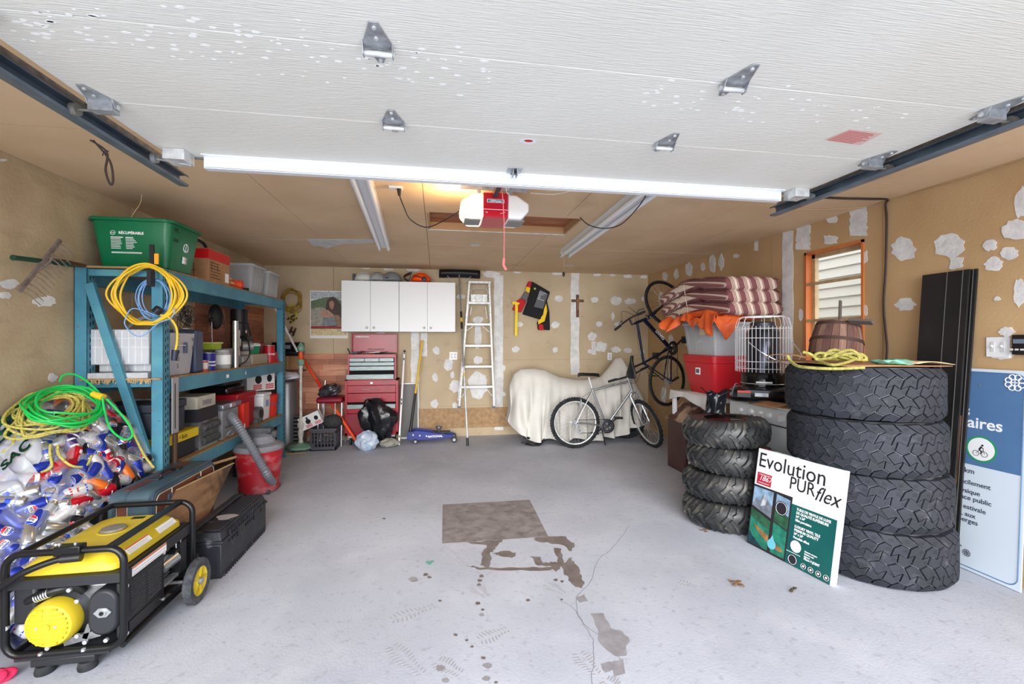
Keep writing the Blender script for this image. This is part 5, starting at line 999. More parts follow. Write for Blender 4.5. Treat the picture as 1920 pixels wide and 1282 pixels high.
# floor under the rack: dark crate by the far post, white tube
tag(MB().bx(-2.1, -1.86, 5.1, 5.6, .0, .26).build('black_floor_box', M('dark bin', None), bev=.005), 'black box on the floor under the far end of the rack', 'box')
tag(MB().bx(-2.0, -1.84, 4.98, 5.04, .0, .30).build('white_board', wht, bev=.004), 'white board edge standing behind the red vacuum drum', 'board')
tag(MB().cyl((-1.95, 4.0, .43-.05), (-1.80, 4.5, .36), .012, n=8).build('pale_stick', M('pale offcut', None)), 'pale wooden stick lying under the lower beam behind the red drum', 'stick')
tag(MB().cyl((-2.02, 5.68, .0), (-2.03, 5.7, .42), .03, n=12).build('brown_post', brownw), 'short brown wooden post under the far end of the rack', 'post')
# ================================================================ SHOP VACUUM, SUITCASE, TOTE, BOARD
vx, vy = -1.665, 4.60
t = thing('shop_vacuum', 'dusty red drum shop vacuum with a grey ribbed hose', 'vacuum', (vx, vy, 0)); vr = M('dusty red drum', (176, 26, 40), .45, 0, (166, 34, 46), 4); layer(vr, (186, 140, 144), 5, .5, .7, (1, 1, 2), fac=.7)
MB().lathe([(0, .0), (.165, .0), (.17, .01), (.172, .05), (.168, .06), (.205, .37), (.212, .375), (.212, .39)], (vx, vy, .015), n=36).build('drum', vr, t)
vg = M('dusty grey lid', (96, 98, 106), .6, 0, (140, 142, 148), 5); MB().lathe([(.214, .385), (.216, .40), (.2, .43), (.14, .45), (.135, .47), (.13, .51), (.09, .535), (0, .54)], (vx, vy, .015), n=32).build('lid', vg, t)
MB().bx(vx-.12, vx+.12, vy-.05, vy+.05, .54, .60).bx(vx-.04, vx+.16, vy-.03, vy+.03, .50, .57).build('motor_head', M('dark grey plastic', (56, 58, 64), .45, 0, (84, 86, 92), 8), t, bev=.015)
for a in (.6, 2.6, 4.2, 5.5): MB().cyl((vx+.17*cos(a)-.01, vy+.17*sin(a), .02), (vx+.17*cos(a)+.014, vy+.17*sin(a), .02), .02, n=12).build('caster', M('dark grey plastic', None), t)
hp = cr([at(430, 777, Y=4.55), at(442, 790, Y=4.42), at(462, 822, Y=4.36), at(484, 860, Y=4.34), at(500, 888, Y=4.34), at(514, 909, Z=.04)], 16)
rl = [.037 if i % 2 else .028 for i in range(len(hp))]; hs = MB().tube(hp, rl, 14).build('hose', M('ribbed grey hose', (128, 132, 140), .4, .2), t, smooth=0)
MB().tube([hp[-1], hp[-1]+(hp[-1]-hp[-2]).normalized()*.05], .038, 14).build('hose_cuff', M('dark grey plastic', None), t)
# suitcase
t = thing('suitcase', 'old blue-grey and brown suitcase standing by the rack', 'suitcase', (-1.73, 3.2, 0)); sb = M('blue grey vinyl', (70, 92, 104), .45, 0, (54, 74, 86), 6); sbr = M('brown vinyl', (112, 62, 42), .5, 0, (92, 48, 32), 6); stc = M('pale stitching', (190, 180, 160), .7); tr = M('slate trim', (50, 72, 92), .4)
SX0, SX1, SY0, SY1, SZ = -1.835, -1.60, 2.86, 3.60, .56
sc0 = rr(SX1-SX0, SY1-SY0, .03, 0)
def ringx(inset, x, r_=.05):
    ps = rr(SY1-SY0-inset*2, SZ-.04-inset*2, r_, 0); return [V((x, (SY0+SY1)/2+p.x, .04+(SZ-.04)/2+p.y)) for p in ps]
shell([ringx(.02, SX0), ringx(0, SX0+.02), ringx(0, SX1-.02), ringx(.02, SX1)], (0, 0, 0), True, True).build('shell', sb, t)
shell([ringx(.03, SX1-.005, .04), ringx(.035, SX1+.004, .04)], (0, 0, 0), True, True).build('side_panel', sbr, t)
MB().tube(ringx(.012, SX1-.008), .006, 6, True).build('piping', tr, t); MB().tube(ringx(.033, SX1+.004, .04), .0025, 5, True).build('stitching', stc, t); MB().tube(ringx(.0, SX0+.10), .004, 6, True).build('seam', tr, t)
MB().bx(SX0+.06, SX0+.11, SY0-.003, SY0+.0, .1, .5).bx(SX0+.06, SX0+.11, SY0+.05, SY1-.05, SZ-.001, SZ+.003).build('brown_band', sbr, t); MB().bx(SX0+.057, SX0+.06, SY0-.004, SY0, .1, .5).bx(SX0+.11, SX0+.113, SY0-.004, SY0, .1, .5).build('band_stitching', stc, t)
for y in (3.02, 3.36):
    s_ = MB().bx(SX1+.0, SX1+.012, y-.02, y+.02, .18, .50).build('strap', tr, t, bev=.004); MB().bx(SX1+.004, SX1+.009, y+.022, y+.026, .2, .53).build('strap_stitching', stc, t)
MB().tube(cr([(-1.72, 3.16, SZ), (-1.72, 3.17, SZ+.02), (-1.72, 3.23, SZ+.028), (-1.72, 3.29, SZ+.02), (-1.72, 3.30, SZ)], 4), .009, 8).build('handle', blk, t)
for y in (3.12, 3.34): MB().bx(-1.745, -1.695, y-.025, y+.025, SZ, SZ+.01).build('latch', M('dark steel arm', None), t)
MB().bx(SX0+.03, SX1-.03, SY0+.08, SY0+.12, 0, .045).bx(SX0+.03, SX1-.03, SY1-.12, SY1-.08, 0, .045).build('foot', blk, t)
# plywood offcut
ply = M('stained plywood', (158, 122, 90), .7, 0, (122, 90, 62), 3, (1, 1, 7)); layer(ply, (60, 44, 36), 3, .48, .60, (1, 1.2, .6), fac=.85)
A_, B_2, C_ = V((-1.585, 3.08, .50)), V((-1.535, 3.74, .487)), V((-1.505, 3.43, .318)); dd = (C_-B_2); kk = (.487-.03)/(-dd.z)*.92
t = thing('plywood_board', 'stained plywood offcut leaning between the suitcase and black tool trunk', 'board', (-1.54, 3.3, 0)); n_ = (B_2-A_).cross(dd).normalized(); n_ = n_ if n_.x > 0 else -n_
lx_ = V((-1.50-(B_2+dd*kk).x, 0, 0)); q = [A_, B_2, B_2+dd*kk+lx_, A_+dd*kk+lx_]; MB().prism(q, -n_*.016).build('sheet', ply, t); MB().bar(A_+V((0, 0, .001)), B_2+V((0, 0, .001)), .016, .003).build('pale_edge', M('pale offcut', None), t)
# black tool trunk
t = thing('tool_box', 'scuffed black plastic tool trunk on the floor behind the generator', 'tool box', (-1.38, 3.28, 0)); bt = M('scuffed black plastic', (30, 32, 38), .45, 0, (44, 46, 54), 8, bump=.2); layer(bt, (120, 124, 134), 14, .66, .74, (1, 2, 1), fac=.7)
X0, X1, Y0, Y1 = -1.497, -1.27, 2.935, 3.64; b = MB().bx(X0, X1, Y0, Y1, .0, .205); b.build('body', bt, t, bev=.008); MB().bx(X0-.004, X1+.008, Y0-.006, Y1+.006, .205, .222).build('rim', bt, t, bev=.003)
MB().taper(((X0+X1)/2, (Y0+Y1)/2, .222), (X1-X0, Y1-Y0), (X1-X0-.03, Y1-Y0-.04), .05).build('lid', bt, t, bev=.006); MB().bx(X0+.02, X0+.07, Y0+.03, Y1-.03, .272, .29).bx(X0+.11, X1-.02, Y0+.03, Y1-.03, .272, .283).build('lid_ridge', bt, t, bev=.006)
b = MB()
for i in range(22): y = Y0+.03+i*.03; b.bx(X1, X1+.004, y, y+.010, .0, .03)
for i in range(16): y = Y0+.10+i*.033; b.bx(X1+.0, X1+.009, y, y+.008, .18, .255)
b.build('rib', bt, t)['kind'] = 'stuff'; MB().bx(X1+.005, X1+.012, Y0+.2, Y0+.3, .17, .23).bx(X1+.005, X1+.012, Y1-.25, Y1-.15, .17, .23).build('latch', blk, t, bev=.002)
MB().prism([((X0+X1)/2+.04+.06*cos(a)*(1+.3*sin(3*a)), 3.17+.05*sin(a), .2835) for a in [i*pi/6 for i in range(12)]], (0, 0, .0008)).build('paint_smear', M('grey paint smear', (160, 152, 156), .8), t)
# ================================================================ BAGS OF EMPTY CANS
def lerp_t(t, pts):
    if t <= pts[0][0]: return pts[0][1]
    for (a, va), (b_, vb) in zip(pts, pts[1:]):
        if t <= b_: return va+(vb-va)*(t-a)/(b_-a)
    return pts[-1][1]
def HS(x, y):
    s_ = max(0, min(1, (x+2.36)/.50)); zw = lerp_t(y, ((2.3, .30), (2.6, .60), (2.85, .90), (3.05, 1.04), (3.2, 1.09), (3.4, 1.08))); ze = lerp_t(y, ((2.3, .1), (2.6, .30), (2.85, .42), (3.1, .48), (3.4, .55)))
    return zw+(ze-zw)*s_**2.3
def xedge(y): return -1.875 if y > 2.86 else -1.865
silv = M('can aluminium', (206, 210, 214), .22, .9)
cmat = {k: M(n, c, .25, .35) for k, n, c in (('blue', 'soda can blue', (34, 54, 158)), ('black', 'soda can black', (26, 26, 34)), ('red', 'soda can red', (190, 24, 44)), ('white', 'beer can white', (222, 222, 226)), ('orange', 'soda can orange', (236, 120, 40)), ('purple', 'soda can purple', (74, 48, 120)))}
cp_r, cp_b = M('can print red', (206, 30, 46), .3), M('can print blue', (22, 70, 190), .3)
def wrapc(pts, r): return [V((r*cos(p[0]/r), r*sin(p[0]/r), p[1])) for p in pts]
cr_ = .0331
def canmesh():
    b = MB().lathe([(.024, 0), (.029, .004), (.033, .012), (.033, .106), (.027, .119)], n=18); b.mat(1).lathe([(.0, .007), (.020, .006), (.0235, .0)], n=16); return b
lidm = MB().lathe([(.0272, .119), (.0275, .122), (.0255, .122), (.0245, .118), (.0, .117)], n=16); lidm.cyl((.006, 0, .117), (.006, 0, .1185), .008, n=8)
lid_me = lidm.mesh('lid', silv)
can_me = {k: canmesh().mesh('can_body', [m, silv]) for k, m in cmat.items()}
can_me['silver'] = canmesh().mesh('can_body', [silv, silv])
def emblem(dark):
    b = MB(); r = cr_+.0004; n = 20; R0 = .0235
    def half(y0, y1, k, rr_, off):
        b.k = k; N_ = 8; rows = []
        for i in range(N_+1):
            y = y0+(y1-y0)*i/N_; w_ = sqrt(max(0, rr_*rr_-y*y)); rows.append(wrapc([(w_*(j/6*2-1), y) for j in range(7)], r+off))
        vs = [V((p.x, p.y, p.z+.06)) for row in rows for p in row]; b.add(vs, [(i*7+j, i*7+j+1, (i+1)*7+j+1, (i+1)*7+j) for i in range(N_) for j in range(6)])
    half(-R0, R0, 0, R0, 0); half(.0085, .0215, 1, .0215, .0003); half(-.0215, -.0085, 2, .0215, .0003)
    tb = textmb('PEPSI', .0155, Matrix.Identity(4), align='CENTER', ext=.0001, off=.0006, sx=.82); n0 = len(b.v); b.k = 3
    b.add([V(((r+.0005)*cos(p.x/r), (r+.0005)*sin(p.x/r), .06+p.y)) for p in tb.v], tb.f)
    n0 = len(b.v); b.v += [V((-p.x, -p.y, p.z)) for p in b.v]; b.f += [tuple(i+n0 for i in f) for f in b.f]; b.m += list(b.m)
    return b.mesh('print', [whp, cp_r, cp_b, ink], smooth=0)
emb = emblem(0)
def stripe(cols, ylist, word=None, wc=None):
    b = MB(); r = cr_+.0004
    for k, (y0, y1, a0, a1) in enumerate(ylist):
        b.k = k % len(cols); n = 8; vs = [V((r*cos(a0+(a1-a0)*i/n), r*sin(a0+(a1-a0)*i/n), y)) for i in range(n+1) for y in (y0, y1)]; b.add(vs, [(2*i, 2*i+2, 2*i+3, 2*i+1) for i in range(n)])
    if word:
        tb = textmb(word, .015, Matrix.Identity(4), align='CENTER', ext=.0001, off=.0004, sx=.9); b.k = len(cols); rr_ = r+.0004
        b.add([V((rr_*cos(p.x/rr_), rr_*sin(p.x/rr_), .055+p.y)) for p in tb.v], tb.f)
    return b.mesh('print', list(cols)+[wc or ink], smooth=0)
prn = {'blue': emb, 'black': emb, 'red': stripe([whp], [(.03, .036, -1.3, 1.3), (.08, .1, -.7, .7)], 'Cola', whp), 'white': stripe([cp_r, cp_b], [(.02, .03, -2, 2), (.09, .098, -2, 2)], 'Beer', cp_r), 'orange': stripe([whp], [(.03, .034, -1.5, 1.5), (.085, .09, -1.5, 1.5)], 'Crush', whp), 'purple': stripe([whp], [(.03, .04, -1, 1), (.07, .09, -1, 1)]), 'silver': stripe([cp_b], [(.03, .036, -1.5, 1.5), (.05, .075, -.8, .8)])}
cname = {'blue': 'blue emblem soda can bagged', 'black': 'black emblem soda can bagged', 'red': 'red drink can bagged', 'white': 'white banded beer can bagged', 'orange': 'orange soda can bagged', 'purple': 'purple drink can bagged', 'silver': 'bare silver can bagged'}
def add_can(kind, c, axis, roll):
    z = V(axis).normalized(); x, y = frame(z); m = Matrix.Identity(4)
    for i, q in enumerate((x, y, z, V(c)-z*.061)):
        for j in range(3): m[j][i] = q[j]
    m = m @ Matrix.Rotation(roll, 4, 'Z'); o = bpy.data.objects.new('drink_can', can_me[kind]); C.objects.link(o); o.matrix_world = m; zn = ('at the back by the rack post' if c[1] > 3.08 else 'below the green cord' if c[1] > 2.82 else 'low in front behind the generator')+(', on the wall side' if c[0] < -2.1 else ', on the suitcase side'); tag(o, cname[kind]+' '+zn, 'can', kind+' cans in the bags '+zn)
    for nm, me in (('lid', lid_me), ('print', prn[kind])): k_ = bpy.data.objects.new(nm, me); C.objects.link(k_); k_.parent = o
rg = random.Random(12); placed = []
for layer_, (dep, cnt, mind) in enumerate(((.03, 170, .056), (.075, 120, .06), (.12, 60, .07))):
    tries = 0; got = 0
    while got < cnt and tries < 6000:
        tries += 1; y = rg.uniform(2.36, 3.33); x = rg.uniform(-2.325, xedge(y)-.03); z = HS(x, y)-dep+rg.uniform(-.01, .01)
        if z < .06: continue
        p = V((x, y, z))
        if any((p-q).length < mind for q in placed): continue
        sl_x = (HS(x+.02, y)-HS(x-.02, y))/.04; sl_y = (HS(x, y+.02)-HS(x, y-.02))/.04; nrm = V((-sl_x, -sl_y, 1)).normalized()
        a = rg.uniform(0, 2*pi); fx_, fy_ = frame(nrm); ax = fx_*cos(a)+fy_*sin(a)+nrm*rg.uniform(-.35, .35)
        if p.x-abs(ax.x)*.06 < XL+.03: ax = V((.15, ax.y+.2, ax.z))
        nearp = y < 2.9 and x < -2.0
        kind = rg.choices(('blue', 'black', 'red', 'white', 'orange', 'purple', 'silver'), (42, 3, 4, 12, 1, 2, 36) if y < 2.9 else (17, 15, 14, 18, 6, 8, 24))[0]
        add_can(kind, p, ax, rg.uniform(0, 6.28)); placed.append(p); got += 1
# deeper layers of the heap and the film of the bags
b = MB(); b.grid(lambda u, v: ((lambda y: (lambda x: (x, y, max(.02, HS(x, y)-.17+.02*sin(x*60)*sin(y*55))))(-2.33+(xedge(y)-.02+2.33)*u))(2.36+v*1.0)), 26, 50)
bag = thing('can_bag', 'clear plastic bags heaped with empty drink cans against the left wall', 'bag of cans', (-2.1, 2.9, 0))
core = b.build('buried_cans', M('crushed can heap', (120, 122, 134), .4, .5, (60, 64, 100), 22), bag); core['kind'] = 'stuff'
fm_ = bpy.data.materials.new('clear bag film'); fm_.use_nodes = True; nt = fm_.node_tree; N = nt.nodes; L = nt.links
for n_ in list(N): N.remove(n_)
out = N.new('ShaderNodeOutputMaterial'); tr_ = N.new('ShaderNodeBsdfTransparent'); gs = N.new('ShaderNodeBsdfPrincipled'); gs.inputs['Base Color'].default_value = (.8, .84, .9, 1); gs.inputs['Roughness'].default_value = .16; mxs = N.new('ShaderNodeMixShader')
tc = N.new('ShaderNodeTexCoord'); nz = N.new('ShaderNodeTexNoise'); nz.inputs['Scale'].default_value = 6; nz.inputs['Detail'].default_value = 6; nz.inputs['Distortion'].default_value = 1.5; mr = N.new('ShaderNodeMapRange'); mr.inputs[1].default_value = .45; mr.inputs[2].default_value = .75; mr.inputs[3].default_value = .10; mr.inputs[4].default_value = .55
bp = N.new('ShaderNodeBump'); bp.inputs['Distance'].default_value = .03; bp.inputs['Strength'].default_value = .8
for a, c in ((tc.outputs['Object'], nz.inputs['Vector']), (nz.outputs[0], mr.inputs[0]), (mr.outputs[0], mxs.inputs[0]), (tr_.outputs[0], mxs.inputs[1]), (gs.outputs[0], mxs.inputs[2]), (mxs.outputs[0], out.inputs[0]), (nz.outputs[0], bp.inputs['Height']), (bp.outputs[0], gs.inputs['Normal'])): L.new(a, c)
milk = M('milky bag plastic', (214, 218, 226), .3, 0, alpha=.5, bump=.5, bs=9)
def film(u, v, off=.03, x0=-2.35, x1=None, y0=2.3, y1=3.38):
    y = y0+(y1-y0)*v; xe = (x1 or xedge(y)); x = x0+(xe-x0)*u; return V((x, y, HS(x, y)+off+.010*sin(x*47+y*21)+.008*sin(y*63-x*30)+.006*sin(x*110)))
MB().grid(film, 40, 70).build('bag_film', fm_, bag)
def sheet(nm, poly, mat, off, par=bag, n=12, Mm=None):
    # sheet over a pixel quad dropped on the heap: bilinear in plan
    b = MB(); pts = [V(p) for p in poly]
    def f(u, v):
        p = pts[0].lerp(pts[1], u).lerp(pts[3].lerp(pts[2], u), v); e = .02*sin(u*9+v*4)*sin(v*11); return V((p.x+e, p.y+e*.6, max(HS(p.x, p.y), .05)+off+.012*sin(u*17+v*8)+.01*sin(v*23)))
    return b.grid(f, n*2, n*2).build(nm, mat, par)
sheet('bag_sheet', [(-2.345, 2.62, 0), (-2.08, 2.66, 0), (-2.10, 2.82, 0), (-2.345, 2.90, 0)], milk, .055)
sheet('bag_sheet', [(-2.345, 2.84, 0), (-2.27, 2.80, 0), (-2.27, 2.92, 0), (-2.345, 2.98, 0)], M('dark green bag print', (10, 66, 48), .4), .072)
tg = M('dark green bag print', None)
for s_, x, y, sz in (('VILLE', -2.32, 2.70, .05), ('SAC', -2.20, 2.70, .05)):
    tb = textmb(s_, sz, Matrix.Rotation(1.1, 4, 'Z'), off=.002); tb.v = [V((x+p.x, y+p.y*1.3, HS(x+p.x, y+p.y*1.3)+.075+.010*sin((p.x+x)*40))) for p in tb.v]; tb.build('bag_lettering', tg, bag, smooth=0)
# rope and cord coils on the bags
t = thing('extension_cord', 'bright green extension cord coiled on top of the bags of cans', 'extension cord', (-2.14, 3.05, 1.0)); gc = M('bright green cord', (24, 190, 84), .4); b = MB(); rg = random.Random(8)
def onheap(x, y, off): return V((x, y, HS(min(x, -1.88), y)+off))
for k in range(9):
    rx, ry, ox_, oy_ = rg.uniform(.12, .165), rg.uniform(.14, .20), rg.uniform(-.02, .02), rg.uniform(-.02, .02); pts = []
    for i in range(12): a = 2*pi*i/12; x = max(-2.33, -2.13+ox_+rx*cos(a)); y = min(3.36, 3.02+oy_+ry*sin(a)); pts.append(V((x, y, .55*HS(x, y)+.45*1.0+.085+.009*(k % 5)+.01*sin(a*3+k))))
    b.tube(cr(pts, 5, True), .0062, 7, True)
b.tube(cr([at(u, v, Y=3.2) for u, v in ((112, 715), (118, 704), (135, 701), (155, 709), (178, 728), (192, 744))], 6), .0062, 7)
b.tube(cr([at(u, v, Y=3.1) for u, v in ((192, 745), (196, 770), (204, 798), (218, 815), (236, 824), (248, 817), (244, 800), (226, 775), (200, 748))], 6), .0062, 7)
b.build('coil', gc, t); p = at(184, 741, Y=3.12); MB().cyl(p-V((.03, 0, -.01)), p+V((.035, -.01, -.012)), .017, .021, 12).build('yellow_plug', ym, t)
t = thing('yellow_rope', 'pale yellow braided rope heaped under the green cord on the cans', 'rope', (-2.16, 3.0, .98)); yr = M('pale yellow rope', (214, 202, 104), .8, 0, (168, 160, 80), 90, bump=.6, bs=160); b = MB()
for k in range(11):
    rx, ry, ox_, oy_ = rg.uniform(.07, .15), rg.uniform(.12, .20), rg.uniform(-.05, .03), rg.uniform(-.06, .02); pts = []
    for i in range(10): a = 2*pi*i/10; x = max(-2.33, -2.17+ox_+rx*cos(a)+.02*sin(3*a+k)); y = min(3.36, 3.0+oy_+ry*sin(a)); pts.append(V((x, y, .65*HS(x, y)+.35+.06+.007*(k % 5))))
    b.tube(cr(pts, 5, True), .0065, 6, True)
for q in (((-2.28, 2.88), (-2.25, 2.84), (-2.23, 2.80), (-2.25, 2.765)), ((-2.10, 2.86), (-2.08, 2.83), (-2.05, 2.80), (-2.07, 2.76)), ((-2.16, 2.87), (-2.16, 2.83), (-2.17, 2.79)), ((-2.08, 2.88), (-2.05, 2.85), (-2.0, 2.86), (-1.97, 2.92), (-1.98, 2.98))):
    b.tube(cr([onheap(x, y, .05) for x, y in q], 5), .0065, 6)
b.build('coil', yr, t); q = [at(216, 766, Y=3.36), at(240, 790, Y=3.3), at(256, 825, Y=3.2), at(272, 855, Y=3.1), at(288, 876, Y=3.02)]; MB().tube(cr(q, 6), .0065, 7).build('loose_end', yr, t)
# ================================================================ GENERATOR
G = thing('portable_generator', 'yellow and black portable generator with a tube frame and wheels', 'generator', (-1.58, 2.5, 0)); gxa, gxb, gya, gyb = -1.80, -1.355, 2.225, 2.785
fb = M('black tube enamel', (24, 25, 28), .3, .2); gyl = M('generator yellow', (214, 190, 48), .38, 0, (200, 176, 42), 6); gdk = M('generator dark panel', (34, 35, 40), .45); galu = M('cast aluminium', (146, 148, 152), .45, .6, (120, 122, 126), 30)
def loop(y, z0, z1, x0=gxa, x1=gxb, r=.06, lean=0): return [V((p.x+(x0+x1)/2, y+lean*(p.y+(z1-z0)/2), (z0+z1)/2+p.y)) for p in rr(x1-x0, z1-z0, r, 0, 6)]
MB().tube(loop(gya, .085, .515), .0145, 12, True).build('frame_loop', fb, G); MB().tube(loop(gyb, .085, .52), .0145, 12, True).build('frame_loop', fb, G)
for x in (gxa+.02, gxb-.01): MB().cyl((x, gya+.01, .085), (x, gyb-.01, .085), .0145, n=12).build('bottom_tube', fb, G)
MB().cyl((gxa+.05, gya, .515), (gxa+.05, gyb, .52), .0135, n=12).build('top_tube', fb, G); MB().bar((gxb-.06, gya, .517), (gxb-.06, gyb, .522), .032, .016).build('top_bar', fb, G)
b = MB().bx(gxa+.01, gxb-.005, gya-.006, gya+.004, .365, .405).bx(gxa+.01, gxb-.005, gyb-.004, gyb+.004, .365, .405).bx(gxb-.012, gxb-.004, gya, gyb, .35, .405).bx(gxa+.004, gxa+.012, gya, gyb, .35, .405).bx(gxa+.01, gxb-.005, gya, gyb, .398, .405); b.build('tank_tray', gdk, G, bev=.001)
tk = shell([[p+V(((gxa+gxb)/2-.005, (gya+gyb)/2, 0)) for p in rr(w_, d_, r_, z, 6)] for w_, d_, r_, z in ((.36, .50, .03, .402), (.385, .52, .045, .41), (.38, .515, .05, .435), (.31, .45, .06, .475), (.27, .41, .06, .482))], (0, 0, 0), True, True).build('fuel_tank', gyl, G)
MB().bx(gxa+.11, gxb-.13, gya+.1, gyb-.08, .481, .486).build('tank_ridge', gyl, tk, bev=.003)
fcx, fcy = (gxa+gxb)/2+.0, gya+.29; MB().lathe([(.05, 0), (.052, .012), (.048, .017), (.03, .019), (.0, .02)], (fcx, fcy, .483), n=28).build('fuel_cap', M('fuel cap steel', (176, 172, 160), .35, .7), tk); MB().torus((fcx, fcy, .4835), (0, 0, 1), .058, .006, 28, 6).build('cap_ring', gyl, tk)
MB().bx(fcx-.01, fcx+.05, fcy+.14, fcy+.17, .481, .487).build('fuel_gauge', blk, tk)
def warn(par, P0, X_, Y_, w_, h_, n=3, top=True):
    Mx = F3(P0, X_, Y_); MB().bx(0, w_, 0, h_, 0, .0006).xf(Mx).build('warning_label', whp, par, smooth=0); MB().bx(.0, w_, h_*.78, h_*.98, .0006, .001).xf(Mx).build('orange_band', M('warning orange', (214, 110, 50), .5), par, smooth=0) if top else None
    b = MB()
    for i in range(n): b.bx(w_*.03, w_*rnd(.85, .97), h_*(.12+.6*i/n), h_*(.12+.6*i/n+.04), .0006, .0009)
    b.xf(Mx).build('label_print', M('label grey print', (120, 120, 124), .7), par, smooth=0)
ps = lambda y, k: V((-1.577-.005+.19-.035*k, y, .435+.04*k))
warn(G, ps(gya+.10, .1)+V((.002, 0, .001)), (0, 1, 0), (-.66, 0, .75), .17, .034); warn(G, ps(gya+.33, .1)+V((.002, 0, .001)), (0, 1, 0), (-.66, 0, .75), .15, .034, top=False)
warn(G, (gxb-.0035, gya+.06, .356), (0, 1, 0), (0, 0, 1), .26, .042, 2)
# side louvre panel (alternator control)
pnl = MB().bx(gxb-.05, gxb-.012, gya+.03, gya+.32, .10, .345).build('side_panel', gdk, G, bev=.006); b = MB()
for k in range(2):
    for i in range(11): y = gya+.06+k*.13; z = .315-i*.013; b.box((gxb-.010, y+.05, z), (.006, .095, .005), Matrix.Rotation(.5, 3, 'Y'))
b.build('louvre', M('louvre grey plastic', (70, 72, 78), .4), pnl); MB().bx(gxb-.012, gxb-.008, gya+.05, gya+.30, .115, .16).build('lower_recess', blk, pnl)  # louvre slats a lighter grey than the panel
for y, z in ((gya+.03, .33), (gya+.305, .35), (gya+.30, .12), (gya+.03, .12)): MB().cyl((gxb-.012, y, z), (gxb-.002, y, z), .008, n=10).build('bolt', chrome, G)
eng = MB().bx(gxa+.08, gxb-.08, gya+.10, gyb-.10, .10, .33).build('engine_block', galu, G, bev=.02); b = MB()
for k in range(9): b.bx(gxb-.085, gxb-.05, gya+.36+k*.0, gyb-.12, .15+k*.02, .157+k*.02)
b.build('cooling_fin', galu, eng)
MB().cyl((gxb-.10, gya+.39, .255), (gxb-.04, gya+.39, .255), .045, n=18).cyl((gxb-.05, gya+.36, .25), (gxb-.02, gya+.44, .27), .03, n=14).build('carburetor', M('bright casting', (190, 196, 198), .3, .8), G); MB().cyl((gxb-.06, gya+.45, .26), (gxb-.015, gya+.45, .26), .05, n=20).bx(gxb-.08, gxb-.01, gya+.46, gya+.52, .17, .33).build('air_filter', blk, G)
MB().tube(cr([(gxb-.02, gya+.44, .315), (gxb-.02, gya+.44, .345), (gxb-.02, gya+.48, .35), (gxb-.02, gya+.48, .315)], 3), .003, 6).build('wire_bail', chrome, G); MB().bx(gxb-.05, gxb-.02, gya+.34, gya+.46, .16, .175).build('linkage', steel, G)
# front end
rx_, rz_ = -1.635, .205
MB().cyl((rx_, gya+.02, rz_), (rx_, gya+.14, rz_), .095, n=32).build('alternator_case', galu, G); rcv = MB().lathe([(.0, .045), (.06, .044), (.088, .036), (.098, .018), (.098, -.02)], (rx_, gya+.025, rz_), (0, -1, 0), 36).build('yellow_end_cover', gyl, G); b = MB()
for s_ in (-1, 1):
    for i in range(8):
        z = rz_-.07+i*.02; w_ = sqrt(max(.0004, .082**2-(z-rz_)**2))-.018; b.box((rx_+s_*(.014+w_/2), gya-.0185, z), (w_, .008, .007), Matrix.Rotation(.6, 3, 'X'))
b.build('cover_rib', gyl, rcv, bev=.001)['kind'] = 'stuff'
for s_ in (-1, 1): MB().cyl((rx_+s_*.035, gya-.02, rz_), (rx_+s_*.035, gya-.024, rz_), .006, n=10).build('screw', chrome, rcv)
MB().cyl((rx_, gya-.02, rz_), (rx_, gya-.025, rz_), .015, n=16).build('cover_boss', gyl, rcv)
b = MB(); ov = [V((-1.445+p.x, gya+.01, .23+p.y)) for p in rr(.115, .20, .055, 0, 8)]; b.prism(ov, (0, .10, 0)); m_ = b.build('muffler', M('satin black muffler', (38, 40, 46), .5), G, bev=.012)
MB().prism([(-1.475, gya+.008, .235), (-1.455, gya+.008, .255), (-1.425, gya+.008, .255), (-1.405, gya+.008, .235), (-1.425, gya+.008, .215), (-1.455, gya+.008, .215)], (0, -.006, 0)).cyl((-1.44, gya+.002, .235), (-1.44, gya-.004, .235), .016, n=16).build('exhaust_flange', M('bright casting', None), m_); MB().cyl((-1.44, gya-.003, .235), (-1.44, gya-.0055, .235), .009, n=14).build('exhaust_hole', dark, m_)
MB().tube(cr([(-1.74, gya+.03, .30), (-1.69, gya+.02, .325), (-1.62, gya+.03, .34), (-1.58, gya+.06, .33), (-1.56, gya+.08, .30)], 5), .017, 12).build('intake_hose', blk, G); b = MB()
for k in range(6): b.torus((-1.70+k*.009, gya+.022, .316+k*.003), (1, 0, .3), .018, .003, 14, 5)
b.build('hose_spring', chrome, G)
MB().bx(gxa+.01, gxa+.10, gya+.02, gya+.2, .20, .37).build('battery_box', gdk, G, bev=.015)
b = MB()
for x, z in ((-1.56, .35), (-1.53, .30), (-1.53, .15), (-1.5, .12), (-1.42, .12), (-1.79, .21), (-1.64, .11)): b.cyl((x, gya+.0, z), (x, gya-.01, z), .009, n=10)
b.build('bolt', chrome, G); MB().bar((-1.60, gya+.03, .11), (-1.46, gya+.03, .14), .03, .02, up=(0, 1, 0)).bar((-1.52, gya+.03, .12), (-1.50, gya+.03, .18), .02, .02, up=(0, 1, 0)).build('engine_mount', galu, G)
MB().bx(gxa+.04, gxb-.05, gya-.01, gya+.04, .065, .085).bx(gxa+.04, gxb-.05, gyb-.1, gyb-.04, .065, .085).bx(gxa+.05, gxb-.05, gya+.02, gyb-.05, .085, .092).build('base_plate', gdk, G)
MB().bx(-1.70, -1.46, gya-.012, gya+.05, .035, .065).build('foot_bracket', gdk, G, bev=.004)
for x in (-1.66, -1.50): MB().lathe([(.034, 0), (.036, .01), (.03, .035)], (x, gya+.01, 0), n=18).build('rubber_foot', blkm, G); MB().cyl((x, gya-.015, .088), (x, gya-.015, .098), .008, n=8).build('bolt', chrome, G)
